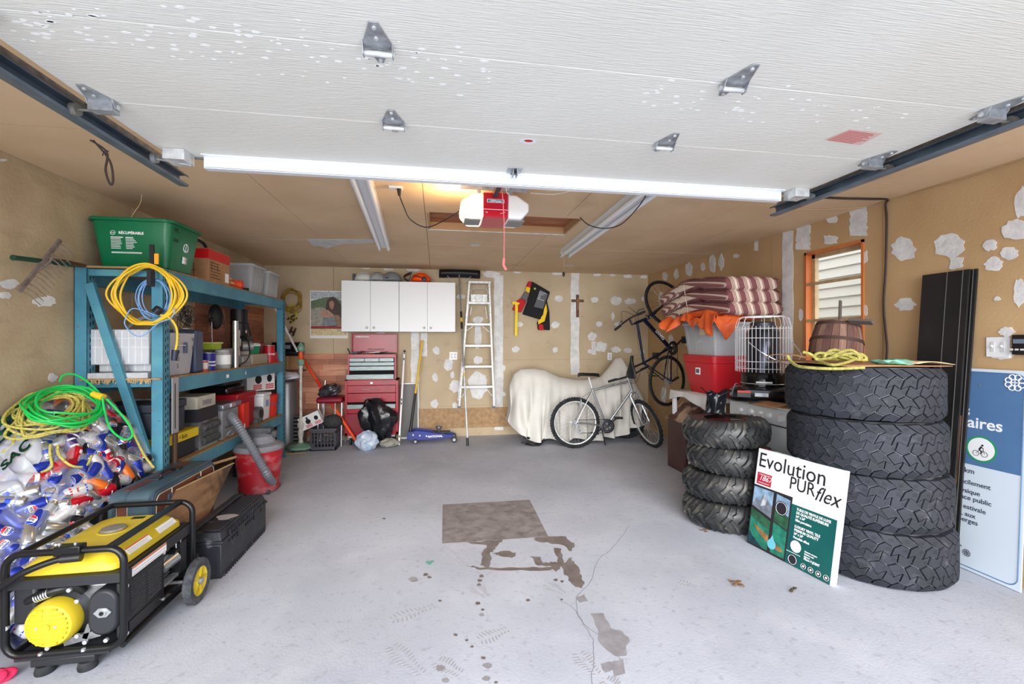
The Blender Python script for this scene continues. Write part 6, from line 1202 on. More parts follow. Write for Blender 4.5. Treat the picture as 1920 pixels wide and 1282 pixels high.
def gwheel(x, y, s_):
    w_ = MB().lathe([(.075, -.02), (.105, -.022), (.115, -.014), (.1155, .014), (.105, .022), (.075, .02)], (x, y, .116), (1, 0, 0), 36, True).build('wheel', M('dusty tyre rubber', (58, 60, 66), .8, 0, (84, 86, 92), 30, bump=.4, bs=80), G); b = MB().lathe([(.02, s_*.016), (.03, s_*.008), (.062, s_*.004), (.076, s_*.018), (.076, -s_*.01), (.02, -s_*.01)], (x, y, .116), (1, 0, 0), 30, True)
    for k in range(5): a = 2*pi*k/5; b.box((x+s_*.012, y+.045*cos(a), .116+.045*sin(a)), (.012, .052, .012), Matrix.Rotation(a, 3, 'X'))
    b.build('yellow_rim', gyl, w_); MB().cyl((x, y, .116), (x+s_*.03, y, .116), .016, n=16).build('hub_cap', steel, w_); b = MB()
    for k in range(40): a = 2*pi*k/40; b.box((x+(.007 if k % 2 else -.007), y+.1155*cos(a), .116+.1155*sin(a)), (.016, .0035, .008), Matrix.Rotation(a, 3, 'X'))
    b.build('tread', M('dusty tyre rubber', None), w_)
gwheel(gxb+.065, 2.695, 1)
MB().cyl((gxa+.02, 2.695, .116), (gxb+.07, 2.695, .116), .009, n=10).build('axle', steel, G)
# folded handle
hpz = cr([(-1.535, gya-.02, .495), (-1.60, gya-.03, .49), (-1.70, gya-.05, .455), (-1.80, gya-.06, .39), (-1.9, gya-.06, .34), (-2.0, gya-.05, .32)], 6); MB().tube(hpz, .0135, 12).build('handle', fb, G); MB().cyl((-1.575, gya-.025, .494), (-1.505, gya-.018, .494), .018, n=14).build('handle_grip', blk, G); MB().box((-1.56, gya-.0, .522), (.10, .045, .04)).build('clamp_plate', fb, G, bev=.004)
b = MB()
for x in (-1.60, -1.54): b.cyl((x, gya, .53), (x, gya, .552), .006, n=8)
b.build('bolt', steel, G)
# pink scrap at the very front left, floor litter
p = at(8, 1276, Z=.0); b = bagmesh((p.x-.02, p.y, .02), (.05, .04, .025), 3, .3); tag(b.build('pink_scrap', M('hot pink plastic', (226, 50, 96), .5)), 'hot pink plastic scrap on the floor at the bottom left corner', 'scrap')
def leaf(u, v, r, col, nm, label, parts=5):
    p = at(u, v, Z=0); b = MB()
    for k in range(parts): a = 2*pi*k/parts+.4; q = p+V((r*.5*cos(a), r*.5*sin(a), 0)); b.grid(lambda s_, w_: (q.x+(s_-.5)*r*cos(a)-(w_-.5)*r*.5*sin(a)*(1-abs(2*s_-1)**2), q.y+(s_-.5)*r*sin(a)+(w_-.5)*r*.5*cos(a)*(1-abs(2*s_-1)**2), .003+.012*abs(s_-.5)+.01*sin(3*s_+k)**2), 6, 4)
    tag(b.build(nm, col, solid=.0008), label, 'leaf' if 'leaf' in nm else 'scrap')
leaf(1381, 1096, .05, M('dry brown leaf', (134, 96, 62), .8), 'dry_leaf', 'curled dry brown leaf on the floor in front of the tile carton', 4); leaf(1487, 1108, .04, M('dark dry leaf', (70, 62, 52), .8), 'dry_leaf', 'thin dark dry leaf on the floor nearest the truck tires', 2)
leaf(1322, 996, .04, M('dry brown leaf', None), 'dry_leaf', 'small brown leaf at the foot of the knobbly tire stack', 3); leaf(806, 1057, .03, M('teal wrapper', (40, 160, 120), .4), 'candy_wrapper', 'tiny teal and yellow wrapper on the floor left of the stain', 3)
# ================================================================ TIRES
rub = M('dusty off-road rubber', (33, 36, 44), .7, 0, (44, 47, 57), 5, bump=.25, bs=120); layer(rub, (104, 104, 108), 9, .64, .78, fac=.5)
side = M('black sidewall rubber', (34, 36, 42), .6, 0, (48, 50, 56), 12)
def tire_body(Ro, Ri, w_, rnd_=.05):
    h_ = w_/2; p = [(Ri, -h_*.72), (Ri+.03, -h_*.9), ((Ri+Ro)/2, -h_), (Ro-rnd_, -h_*.96), (Ro-.012, -h_*.82), (Ro, -h_*.62), (Ro, h_*.62), (Ro-.012, h_*.82), (Ro-rnd_, h_*.96), ((Ri+Ro)/2, h_), (Ri+.03, h_*.9), (Ri, h_*.72), (Ri+.02, h_*.6), (Ro-.03, h_*.5), (Ro-.03, -h_*.5), (Ri+.02, -h_*.6)]
    return p
TR, TW = .415, .312
def blockpoly(b, pts, r0, r1, inset=.0025, zr=None):
    n = len(pts); cx_ = sum(p[0] for p in pts)/n; cy_ = sum(p[1] for p in pts)/n; lo, hi = [], []
    for s_, z in pts:
        for lst, r_, k in ((lo, r0, 1.0), (hi, r1, 1-inset/.02)):
            ss, zz = cx_+(s_-cx_)*k, cy_+(z-cy_)*k; rr_ = r_-(max(0, abs(zz)-.118)*.75 if zr is None else zr(zz)); a = ss/TR; lst.append(V((rr_*cos(a), rr_*sin(a), zz)))
    b.add(lo+hi, [tuple(range(n, 2*n))]+[(i, (i+1) % n, n+(i+1) % n, n+i) for i in range(n)])
treadb = MB(); NB = 34; P_ = 2*pi*TR/NB; rg = random.Random(4)
ZB = (-.153, -.108, -.060, -.004, .052, .106, .153)
def bpt(j, h):   # irregular zigzag row boundaries, h counts half pitches
    rr_ = random.Random((j*977+(h % (2*NB))*31)); am = 0 if j in (0, 6) else .011
    return V((h*P_/2+(j % 3)*P_*.22+rr_.uniform(-.006, .006), ZB[j]+(am if h % 2 else -am)+rr_.uniform(-.004, .004)*(j not in (0, 6))+(.004 if j in (0, 6) and (h//2) % 2 else 0), 0))
for j in range(6):
    for i in range(NB):
        h = 2*i+(j % 2); q = [bpt(j, h), bpt(j, h+1), bpt(j, h+2), bpt(j+1, h+2), bpt(j+1, h+1), bpt(j+1, h)]; c_ = sum(q, V((0, 0, 0)))/6
        q = [c_+(p-c_)*max(.5, 1-.0026/max(.01, (p-c_).length)) for p in q]
        blockpoly(treadb, [(p.x, p.y) for p in q], TR-(.026 if j in (0, 5) else .011), TR+(.001 if j in (0, 5) else .002), .0012)
tread_me = treadb.mesh('tread', rub); body_me = MB().lathe(tire_body(TR-.011, .215, TW), n=72, closed=True).mesh('carcass', M('tread groove rubber', (92, 94, 100), .9, 0, (126, 127, 132), 12))
sipe = MB()
for i in range(NB):
    for zc, so in ((-.084, .6), (-.032, .9), (.024, .4), (.079, .1), (.130, .3), (-.130, .5)):
        for k in (-1, 0, 1): a = (i*P_+so*P_)/TR+k*.018; r_ = TR+.0022-max(0, abs(zc)-.118)*.75; zz = zc+rg.uniform(-.004, .004); sipe.add([V((r_*cos(a+d1), r_*sin(a+d1), zz+d2)) for d1, d2 in ((-.0015, -.010), (.0015, -.008), (.0015, .010), (-.0015, .008))], [(0, 1, 2, 3)])
sipe_me = sipe.mesh('sipes', ink)
setk = {'sipes': 'stuff', 'tread': 'stuff', 'lugs': 'stuff'}
for k, (dx, dy, lab_) in enumerate(((.035, -.02, 'bottom truck tire of the four-high stack, standing on the concrete'), (.03, -.005, 'second truck tire up, beside the top of the tile carton'), (-.005, .0, 'third truck tire up, just under the topmost one'), (-.01, .01, 'topmost truck tire of the stack, under the cardboard and yellow rope'))):
    t = thing('truck_tire', lab_, 'tire', (2.735+dx, 2.53+dy, TW/2+k*.3155+.001), k*.7, 'stack of four truck tires')
    t.rotation_euler.x = (0, .004, -.008, .01)[k]
    for nm, me in (('carcass', body_me), ('tread', tread_me), ('sipes', sipe_me)): o = bpy.data.objects.new(nm, me); C.objects.link(o); o.parent = t; tag(o, None, kind=setk.get(nm))
# ATV tires
AR, AW = .305, .20; atvm = M('glossy black lug rubber', (36, 38, 42), .35, 0, (58, 58, 58), 7, bump=.2, bs=60); layer(atvm, (126, 120, 108), 7, .52, .68, fac=.45)
def arz(z): return AR-.045*(abs(z)/(AW/2))**3
prof = [(.15, -AW/2*.8), (.17, -AW/2*.95)]+[(arz(z)-.002-(.02 if abs(z) > .095 else 0), z) for z in (-.1, -.095, -.08, -.05, -.02, .02, .05, .08, .095, .1)]+[(.17, AW/2*.95), (.15, AW/2*.8), (.17, .05), (.25, .04), (.25, -.04), (.17, -.05)]
ab = MB().lathe(prof, n=64, closed=True); abody = ab.mesh('carcass', M('atv carcass rubber', (34, 36, 38), .4, 0, (60, 60, 60), 9))
lug = MB()
def lugstrip(path, w_, h_):
    L0 = []
    for i, (a, z) in enumerate(path):
        a0, z0 = path[max(0, i-1)]; a1, z1 = path[min(len(path)-1, i+1)]; d = V(((a1-a0)*AR, z1-z0, 0)).normalized(); n_ = V((-d.y, d.x, 0)); ring = []
        for sg, hh in ((-1, 0), (-.72, 1), (.72, 1), (1, 0)):
            aa = a+n_.x*sg*w_/2/AR; zz = max(-.1, min(.1, z+n_.y*sg*w_/2)); r_ = arz(zz)-.004+hh*h_; ring.append(V((r_*cos(aa), r_*sin(aa), zz)))
        L0.append(ring)
    vs = [p for r_ in L0 for p in r_]; m = len(L0); fs = [(i*4+j, i*4+j+1, (i+1)*4+j+1, (i+1)*4+j) for i in range(m-1) for j in range(3)]+[(0, 1, 2, 3), tuple((m-1)*4+j for j in (3, 2, 1, 0))]
    lug.add(vs, fs)
NL = 17
for i in range(NL):
    a = 2*pi*i/NL
    lugstrip([(a-.03, -.012), (a+.03, .006), (a+.10, .035), (a+.125, .055), (a+.20, .095)], .026, .021); a2 = a+pi/NL
    lugstrip([(a2-.03, .012), (a2+.03, -.006), (a2+.10, -.035), (a2+.125, -.055), (a2+.20, -.095)], .026, .021)
    lugstrip([(a+.21, .04), (a+.30, .055), (a+.34, .095)], .024, .019); lugstrip([(a2+.21, -.04), (a2+.30, -.055), (a2+.34, -.095)], .024, .019)
lug_me = lug.mesh('lugs', atvm)
rim_me = MB().lathe([(.155, .085), (.165, .095), (.158, .10), (.14, .085), (.135, .03), (.05, .02), (.05, .045), (.03, .05), (0, .05), (0, .01), (.14, .0), (.155, -.08)], n=36).mesh('rim', blkg)
for k, (dx, dy, lab_) in enumerate(((-.01, -.01, 'lowest knobbly quad tire, sitting on the concrete'), (-.005, .0, 'second knobbly quad tire from the floor'), (.03, .0, 'third knobbly quad tire from the floor, shifted right'), (.0, .01, 'topmost knobbly quad tire with a black rim'))):
    t = thing('quad_tire', lab_, 'tire', (2.254+dx, 3.244+dy, .102+k*.2035), k*1.1, 'stack of four quad tires'); t.rotation_euler.y = (0, .03, -.03, .02)[k]; t.rotation_euler.x = (0, 0, .03, .04)[k]; RM[t.name] = (Matrix.Translation(t.location) @ t.rotation_euler.to_matrix().to_4x4()).inverted()
    for nm, me in (('carcass', abody), ('lugs', lug_me), ('rim', rim_me)): o = bpy.data.objects.new(nm, me); C.objects.link(o); o.parent = t; tag(o, None, kind=setk.get(nm))
# black bag tied on the tire
def sackf(u, v):
    a = 2*pi*u; r_ = .078+.012*sin(3*a+v*4)+.008*sin(7*a-v*6)-.014*sin(pi*min(1, v*1.3)); z = .822+(.17+.035*max(0, cos(2*a+.6))+.012*sin(5*a))*v
    if v > .8: r_ += .10*(v-.8)*(1+cos(2*a+.6))
    return V((2.27+r_*cos(a), 3.40+r_*.9*sin(a), z))
b = MB().grid(sackf, 44, 16, True); b.cyl((2.27, 3.40, .93), (2.27, 3.40, .935), .06, n=20)
tag(b.build('black_plastic_bag', gb, solid=.002, smooth=60), 'small glossy black plastic bag sitting on the topmost quad tire', 'bag')
# ================================================================ TILE CARTON
e_ = V((.161, -.987, 0)).normalized(); P0 = V((2.150, 2.862, .002)); up_ = V((.115, -.01, .66)).normalized(); BW, BH, BT = .60, .665, .045
FM = F3(P0, e_, up_)   # face frame: x along the face, y up, z out of the face
t = thing('tile_carton', 'white and teal vinyl tile carton leaning on the truck tires', 'carton', tuple(P0)); cwm = M('carton white', (232, 232, 234), .5)
def fq(s0, s1, t0, t1, nm, mat, d0=0, d1=.0006, par=None): return MB().bx(s0*BW, s1*BW, t0*BH, t1*BH, d0, d1).xf(FM).build(nm, mat, par or t, smooth=0)
MB().bx(0, BW, 0, BH, -BT, 0).xf(FM).build('carton', cwm, t, bev=.002)
teal = M('carton teal', (22, 106, 96), .4, 0, (12, 84, 84), 2); lteal = M('carton light teal', (120, 182, 180), .4)
fq(.50, .985, .0, .56, 'teal_panel', teal); fq(0, .50, 0, .62, 'photo_frame', M('photo frame dark', (40, 38, 42), .5), .0003, .0007)
def pp(pts, nm, col, d): return MB().prism([(x*BW, y*BH, d) for x, y in pts], (0, 0, .0003)).xf(FM).build(nm, MATS.get(nm) or M(nm, col, .4, 0, tuple(int(c*.75) for c in col), 25), t, smooth=0)
pp([(.01, .40), (.27, .34), (.27, .60), (.01, .60)], 'photo sky', (150, 184, 214), .0008); pp([(.01, .40), (.06, .50), (.10, .47), (.16, .56), (.21, .50), (.27, .46), (.27, .34)], 'photo mountain', (132, 142, 156), .0012); pp([(.12, .42), (.16, .56), (.2, .5), (.18, .44)], 'photo snow', (206, 212, 220), .0015)
pp([(.31, .36), (.48, .32), (.48, .58), (.31, .60)], 'photo sky', None, .0008); pp([(.31, .33), (.48, .29), (.48, .42), (.31, .46)], 'photo pines', (54, 104, 76), .0012)
pp([(.01, .02), (.27, .02), (.27, .31), (.01, .37)], 'photo lake', (44, 142, 116), .0008); pp([(.31, .02), (.48, .02), (.48, .28), (.31, .32)], 'photo lake', None, .0008); pp([(.01, .28), (.27, .22), (.27, .31), (.01, .37)], 'photo pines', None, .0012)
pp([(.06, .22), (.12, .17), (.22, .115), (.27, .10), (.27, .16), (.2, .18), (.12, .21)], 'photo boat', (176, 122, 76), .0014); pp([(.31, .09), (.40, .065), (.46, .07), (.44, .10), (.31, .14)], 'photo boat', None, .0014); pp([(.01, .02), (.2, .02), (.06, .1), (.01, .14)], 'photo dark water', (30, 70, 80), .0011)
def ft(s_, sz, x, y, mat=ink, **k): return text(s_, sz, FM @ Matrix.Translation((x*BW, y*BH, .001)), mat, t, **k)
ft('Evolution', .14, .02, .88, sx=.92); ft('PUR', .115, .44, .745, sx=.85); ft('flex', .125, .73, .725, sx=.85, shear=.35)
fq(.03, .22, .635, .755, 'red_logo', M('logo crimson', (186, 40, 62), .4), .0003, .0008); ft('1867', .05, .055, .70, whp, shear=.3); fq(.05, .20, .735, .74, 'logo_line', whp, .0008, .0011); fq(.05, .20, .652, .657, 'logo_line', whp, .0008, .0011)
for i, (s_, sz) in enumerate((('TUILE DE VINYLE DE LUXE', .022), ('DE QUALITÉ SUPÉRIEURE', .022), ('24" x 24"', .02), ('Effet porcelaine', .02))): ft(s_, sz, .56, .525-i*.034, whp, off=.0006, sx=.85)
for i, (s_, sz) in enumerate((('LUXURY VINYL TILE', .022), ('PREMIUM QUALITY', .022), ('24" x 24"', .02), ('Porcelain effect', .02))): ft(s_, sz, .56, .365-i*.034, whp, off=.0006, sx=.85)
def disc(x, y, r, nm, mat, d=.001, ring=None):
    MB().prism([(x*BW+r*cos(a), y*BH+r*sin(a), d) for a in [i*pi/12 for i in range(24)]], (0, 0, .0004)).xf(FM).build(nm, mat, t, smooth=0)
    if ring: MB().torus((x*BW, y*BH, d+.0006), (0, 0, 1), r*.86, .0012, 24, 4).xf(FM).build('ring', ring, t)
disc(.385, .475, .046, 'seal_disc', M('seal dark', (40, 36, 44), .5), .0016, whp); 
for i, s_ in enumerate(('SOYEZ', 'RASSURÉ', 'REST', 'ASSURED')): ft(s_, .015, .325, .515-i*.026, whp, off=.0004, sx=.8)
disc(.60, .185, .036, 'white_disc', whp); disc(.32, .10, .032, 'water_drop', M('drop blue', (110, 196, 214), .4), .002); pp([(.28, .115), (.32, .19), (.36, .115)], 'drop blue', None, .002)
for i in range(3): ft('Résistant waterproof'[:18-i*4], .013, .70, .18-i*.022, whp, off=.0003, sx=.8)
ft('Micro V-JOINT', .02, .70, .115, whp, off=.0005, sx=.8); disc(.58, .055, .032, 'badge_disc', M('seal dark', None), .001, whp); fq(.50, .66, .115, .12, 'badge_line', whp, .0008, .0012)
for i in range(4): disc(.705+i*.08, .045, .018, 'icon_disc', M('seal dark', None), .001, whp); disc(.705+i*.08, .045, .007, 'icon', whp, .0016)
TM = FM @ Matrix.Translation((0, BH, 0)) @ Matrix.Rotation(-pi/2, 4, 'X')
MB().bx(.09, BW*.97, 0.004, BT-.004, .0, .0006).xf(TM).build('teal_top', lteal, t, smooth=0); MB().bx(.0, .085, .004, BT-.004, 0, .0007).xf(TM).build('red_top', M('logo crimson', None), t, smooth=0)
TX = TM @ Matrix.Translation((.25, BT/2, .0008)) @ Matrix.Rotation(pi, 4, 'Z'); text('TUILE DE VINYLE', .022, TX, whp, t, sx=.8, off=.0005)
for i in range(5): MB().torus((.29+i*.033, BT/2, .001), (0, 0, 1), .008, .0015, 16, 4).xf(TM).build('icon_ring', whp, t)
MB().bx(.48, .57, .01, .013, .0007, .001).bx(.48, .57, .02, .023, .0007, .001).bx(.48, .57, .03, .033, .0007, .001).xf(TM).build('print_line', whp, t)
# ================================================================ CARDBOARD, ROPE AND BARREL ON THE TRUCK TIRES
TT = 4*.3155+.003
t = thing('cardboard_sheet', 'flat cardboard sheet lying on the topmost truck tire', 'cardboard', (2.72, 2.55, TT))
b = MB().grid(lambda u, v: (2.33+.66*u+.04*v, 2.22+.72*v+.03*sin(5*u), TT+.006+.012*sin(3*u+1)*sin(2.5*v)), 14, 10); b.build('sheet', card, t, solid=.004)
b = MB().grid(lambda u, v: (2.76+.26*u, 2.20+.2*v, TT+.022+.01*sin(4*u)), 8, 5); b.build('torn_flap', M('torn card edge', (206, 184, 150), .9), t, solid=.003)
b = MB().grid(lambda u, v: (2.40+.12*u-.12*v, 2.62+.25*v+.1*u, TT+.02+.09*v*(1-v)+.02), 8, 6); b.build('bent_flap', card, t, solid=.004)
t = thing('yellow_green_rope', 'yellow-green braided rope bundled on the cardboard before the barrel', 'rope', (2.5, 2.42, TT+.02)); yg = M('lime yellow rope', (178, 170, 92), .7, 0, (136, 130, 62), 60, bump=.6, bs=150); b = MB(); rg = random.Random(9); cz = TT+.035
for k in range(7):
    c0 = V((2.47+rg.uniform(-.05, .09), 2.42+rg.uniform(-.05, .05), cz)); rx, ry = rg.uniform(.05, .12), rg.uniform(.04, .09); ph = rg.uniform(0, 6)
    b.tube(cr([c0+V((rx*cos(a)*cos(.7)-ry*sin(a)*sin(.7), rx*cos(a)*sin(.7)*-1+ry*sin(a)*cos(.7), .004+.03*(1+sin(a*2+ph))*(k % 4)/3)) for a in [i*pi/5 for i in range(10)]], 5, True), .009, 8, True)
b.tube(cr([at(1476, 666, Y=2.5), at(1482, 676, Y=2.48), at(1496, 686, Y=2.4), at(1530, 690, Y=2.3), at(1570, 691, Y=2.24), at(1620, 689, Y=2.22)], 6), .009, 8); b.tube(cr([at(1506, 660, Y=2.45), at(1520, 664, Y=2.42), at(1535, 676, Y=2.4), at(1560, 684, Y=2.3), at(1585, 680, Y=2.32), at(1605, 672, Y=2.36)], 6), .009, 8)
b.build('bundle', yg, t); b = MB().grid(lambda u, v: (2.60+.2*u, 2.24+.12*v, TT+.028+.015*sin(6*u+3*v)), 8, 5); tag(b.build('teal_rag', M('mint cloth', (128, 206, 186), .8), None, solid=.002), 'mint green cloth scrap lying beside the yellow-green rope', 'rag')
# half barrel
bc = V((2.74, 2.74, 1.312)); RB = (Matrix.Rotation(.20, 4, 'Y') @ Matrix.Rotation(-.08, 4, 'X')); BMx = Matrix.Translation(bc) @ RB @ Matrix.Rotation(.3, 4, 'Z'); t = thing('wooden_half_barrel', 'tilted old wooden half barrel planter with two iron hoops below the window', 'barrel', Mx=BMx)
bw_ = [M('barrel stave %d' % i, c, .75, 0, c2, 3, (14, 14, 1), .3, 40) for i, (c, c2) in enumerate((((118, 86, 74), (88, 58, 48)), ((136, 106, 92), (104, 74, 62)), ((106, 76, 70), (76, 50, 46))))]; NS = 22
for i in range(NS):
    a0, a1 = 2*pi*(i+.03)/NS, 2*pi*(i+.97)/NS; b = MB(); vs = []
    for z, r_ in ((0, .160), (.08, .157), (.16, .145), (.235, .125)):
        for a, q in ((a0, r_), (a1, r_), (a1, r_-.014), (a0, r_-.014)): vs.append(V((q*cos(a), q*sin(a), z)))
    b.add(vs, [(j*4+k, j*4+(k+1) % 4, (j+1)*4+(k+1) % 4, (j+1)*4+k) for j in range(3) for k in range(4)]+[(0, 1, 2, 3), (15, 14, 13, 12)]); b.build('stave', bw_[i % 3], t, world=False)
ir = M('rusty hoop iron', (74, 56, 50), .7, .4)
for z, r_ in ((.215, .132), (.105, .157)): MB().lathe([(r_, -.011), (r_+.003, -.011), (r_-.001, .011), (r_-.004, .011)], (0, 0, z), n=36, closed=True).build('hoop', ir, t, world=False)
MB().cyl((0, 0, .20), (0, 0, .21), .12, n=30).build('bottom_disc', bw_[0], t, world=False); 
MB().bar((-.02, -.02, .23), (-.0, 0, .40), .022, .012, up=(0, 1, 0)).build('splinter_stick', M('grey driftwood', (92, 84, 80), .85), t, world=False)
o = MB().bar(at(1592, 602, Y=2.62), at(1636, 604, Y=2.50), .045, .016, up=(.5, .3, 1)).build('driftwood_board', M('grey driftwood', None)); tag(o, 'short grey weathered board lying across the barrel, sticking out right', 'board')
# ================================================================ BLACK PANELS, SIGN, SWITCHES
bp_ = M('black laminated board', (28, 28, 30), .45, 0, (40, 38, 38), 4); layer(bp_, (120, 104, 84), 60, .72, .76, (1, 3, .4), fac=.5)
for k, (y0, y1, off, lab_) in enumerate(((2.345, 2.615, 0, 'black grooved panel leaning on the right wall behind the truck tires, nearer of two'), (2.325, 2.5, .03, 'second black panel, peeking out to the right behind the nearer one'))):
    t = thing('leaning_board', lab_, 'panel', (3.2, 2.4, 0), group='black boards leaning on the right wall'); b0, t0 = V((3.165+off, 0, .01)), V((3.276+off, 0, 1.868)); dd = V((0, 1, 0))
    L_ = [b0+dd*y0, b0+dd*y1, t0+dd*(y1-.03), t0+dd*(y0-.035)]; MB().prism(L_, (.013, 0, 0)).build('board', bp_, t); g1 = .55 if k == 0 else .3
    for f_ in ((.45, .12) if k == 0 else (.1,)):
        q0, q1 = b0+dd*(y0+(y1-y0)*f_), t0+dd*(y0-.035+(y1-y0)*f_); MB().bar(q0+V((-.002, 0, 0)), q1+V((-.002, 0, 0)), .0035, .003, up=(1, 0, 0)).build('groove_edge', M('grey bevel', (92, 90, 90), .6), t)
t = thing('bamboo_edge_board', 'narrow pale wood-edged board standing between the black panels and blue sign', 'board', (3.25, 2.2, 0)); MB().bar((3.20, 2.36, .01), (3.25, 2.342, .95), .008, .010, up=(0, 1, 0)).build('edge', M('pale offcut', None), t); MB().bar((3.215, 2.36, .01), (3.25, 2.34, .95), .02, .015, up=(0, 1, 0)).build('dark_core', brownw, t)
t = thing('cycling_sign', 'blue and white French cycling path sign leaning on the right wall', 'sign', (3.25, 2.4, 0)); SX = lambda z: 3.235+.05*z
SM = F3((SX(0)-.004, 2.865, .004), (0, -1, 0), (.05, 0, 1)); SWd, SHt = .835, 1.245; s2 = 0
sblue = M('sign blue', (88, 124, 168), .4, 0, (82, 118, 162), 5); swht = M('sign pale white', (214, 226, 238), .45)
MB().bx(0, SWd, 0, SHt, -.008, 0).xf(SM).build('board', swht, t, bev=.001)
def sq(pts, nm, mat, d=.0004, par=None): return MB().prism([(x, y, d) for x, y in pts], (0, 0, .0006)).xf(SM).build(nm, mat, par or t, smooth=0)
def W2(u, v):   # photo pixel to sign-plane coordinates
    p = at(u, v, X=3.262); q = SM.inverted() @ p; return q.x, q.y
rc_ = [V((SWd/2+p.x, SHt/2+p.y, 0)) for p in rr(SWd-.03, SHt-.04, .05, 0, 6)]
MB().tube([SM @ V((p.x, p.y, .0006)) for p in rc_], .003, 4, True).build('blue_border', sblue, t)
yb = W2(1870, 882)[1]; sq([(.02, yb), (SWd-.02, yb), (SWd-.02, SHt-.035), (SWd-.04, SHt-.02), (.04, SHt-.02), (.02, SHt-.035)], 'blue_field', sblue)
def stx(s_, sz, u, v, mat=whp, **k):
    x, y = W2(u, v); return text(s_, sz, SM @ Matrix.Translation((x, y, .0012)), mat, t, **k)
stx('s', .095, 1815, 770, off=.0015, align='RIGHT'); stx('munautaires', .094, 1877, 801, off=.0016, align='RIGHT')
navy = M('sign navy print', (58, 64, 84), .6)
for s_, u, v, sz in (('1,00 km', 1828, 885, .044), ('aires facilement', 1859, 915, .040), ('physique', 1840, 927, .040), ('un espace public', 1862, 946, .040), ('de estivale', 1852, 961, .040), ('parcs, aux', 1833, 969, .040), ('berges', 1838, 982, .040)): stx(s_, sz, u, v, navy, off=.0003, align='RIGHT')
def circ(u, v, rx, nm, mat, d):
    x, y = W2(u, v); return MB().prism([(x+rx*cos(a), y+rx*sin(a), d) for a in [i*pi/16 for i in range(32)]], (0, 0, .0004)).xf(SM).build(nm, mat, t, smooth=0)
circ(1838, 842, .080, 'green_ring', M('sign green', (40, 150, 96), .5), .0012); circ(1838, 842, .069, 'white_disc', whp, .0017)
x, y = W2(1837, 848); b = MB()
for dx in (-.022, .022): b.torus((x+dx, y-.008, .0024), (0, 0, 1), .0155, .0013, 24, 4)
b.bar((x-.022, y-.008, .0024), (x-.004, y+.012, .0024), .002, .001).bar((x-.004, y+.012, .0024), (x+.016, y+.012, .0024), .002, .001).bar((x+.022, y-.008, .0024), (x+.014, y+.02, .0024), .002, .001).bar((x, y-.008, .0024), (x+.014, y+.014, .0024), .002, .001)
b.bar((x-.006, y+.016, .0026), (x+.006, y+.036, .0026), .009, .001).bar((x+.006, y+.034, .0026), (x+.017, y+.022, .0026), .004, .001).bar((x-.006, y+.016, .0026), (x+.006, y+.006, .0026), .006, .001).bar((x+.006, y+.006, .0026), (x+.001, y-.010, .0026), .004, .001).prism([(x+.010+.006*cos(a), y+.044+.006*sin(a), .0024) for a in [i*pi/5 for i in range(10)]], (0, 0, .0006)); b.xf(SM).build('cyclist_pictogram', ink, t)
def rosette(u, v, r, mat):
    x, y = W2(u, v); b = MB()
    for k in range(4):
        a = k*pi/2+pi/4
        for s_ in (-1, 1): a2 = a+s_*.38; b.torus((x+r*.72*cos(a2), y+r*.72*sin(a2), .0012), (0, 0, 1), r*.32, r*.07, 16, 4)
        b.bar((x, y, .0012), (x+r*.8*cos(a+pi/4), y+r*.8*sin(a+pi/4), .0012), r*.12, .0006)
    b.xf(SM).build('rosette_emblem', mat, t)
rosette(1896, 717, .046, whp); rosette(1819, 1036, .02, navy); stx('Montréal', .045, 1802, 1036, navy, align='RIGHT')
for u, v in ((1831, 722), (1808, 1022)): x, y = W2(u, v); MB().cyl((x, y, 0), (x, y, .003), .005, n=10).xf(SM).build('screw', steel, t)
# light switch plate and keypad
p = at(1872, 650, X=XR-.001); t = thing('light_switch', 'white double light switch on the right wall above the blue sign', 'switch', tuple(p)); MB().bx(XR-.007, XR-.001, p.y-.058, p.y+.058, p.z-.062, p.z+.058).build('plate', wht, t, bev=.002)
for s_ in (-1, 1): o = MB().bx(XR-.010, XR-.007, p.y+s_*.024-.009, p.y+s_*.024+.009, p.z-.03, p.z+.03).build('switch', M('socket grey', None), t); MB().box((XR-.014, p.y+s_*.024, p.z+.003), (.016, .008, .012), Matrix.Rotation(.4, 3, 'Y')).build('toggle', wht, o)
p = at(1915, 647, X=XR-.001); t = thing('wall_keypad', 'black keypad unit with a small display at the right edge by the switch', 'keypad', tuple(p)); MB().bx(XR-.028, XR-.001, p.y-.06, p.y+.028, p.z-.055, p.z+.06).build('case', blk, t, bev=.004); MB().bx(XR-.030, XR-.028, p.y-.05, p.y+.02, p.z+.01, p.z+.035).build('display', M('grey lcd', (110, 124, 140), .3), t); b = MB()
for i in range(3): b.bx(XR-.0295, XR-.028, p.y+.02-i*.024, p.y+.036-i*.024-.0, p.z-.03, p.z-.02)
b.build('button', M('socket grey', None), t)
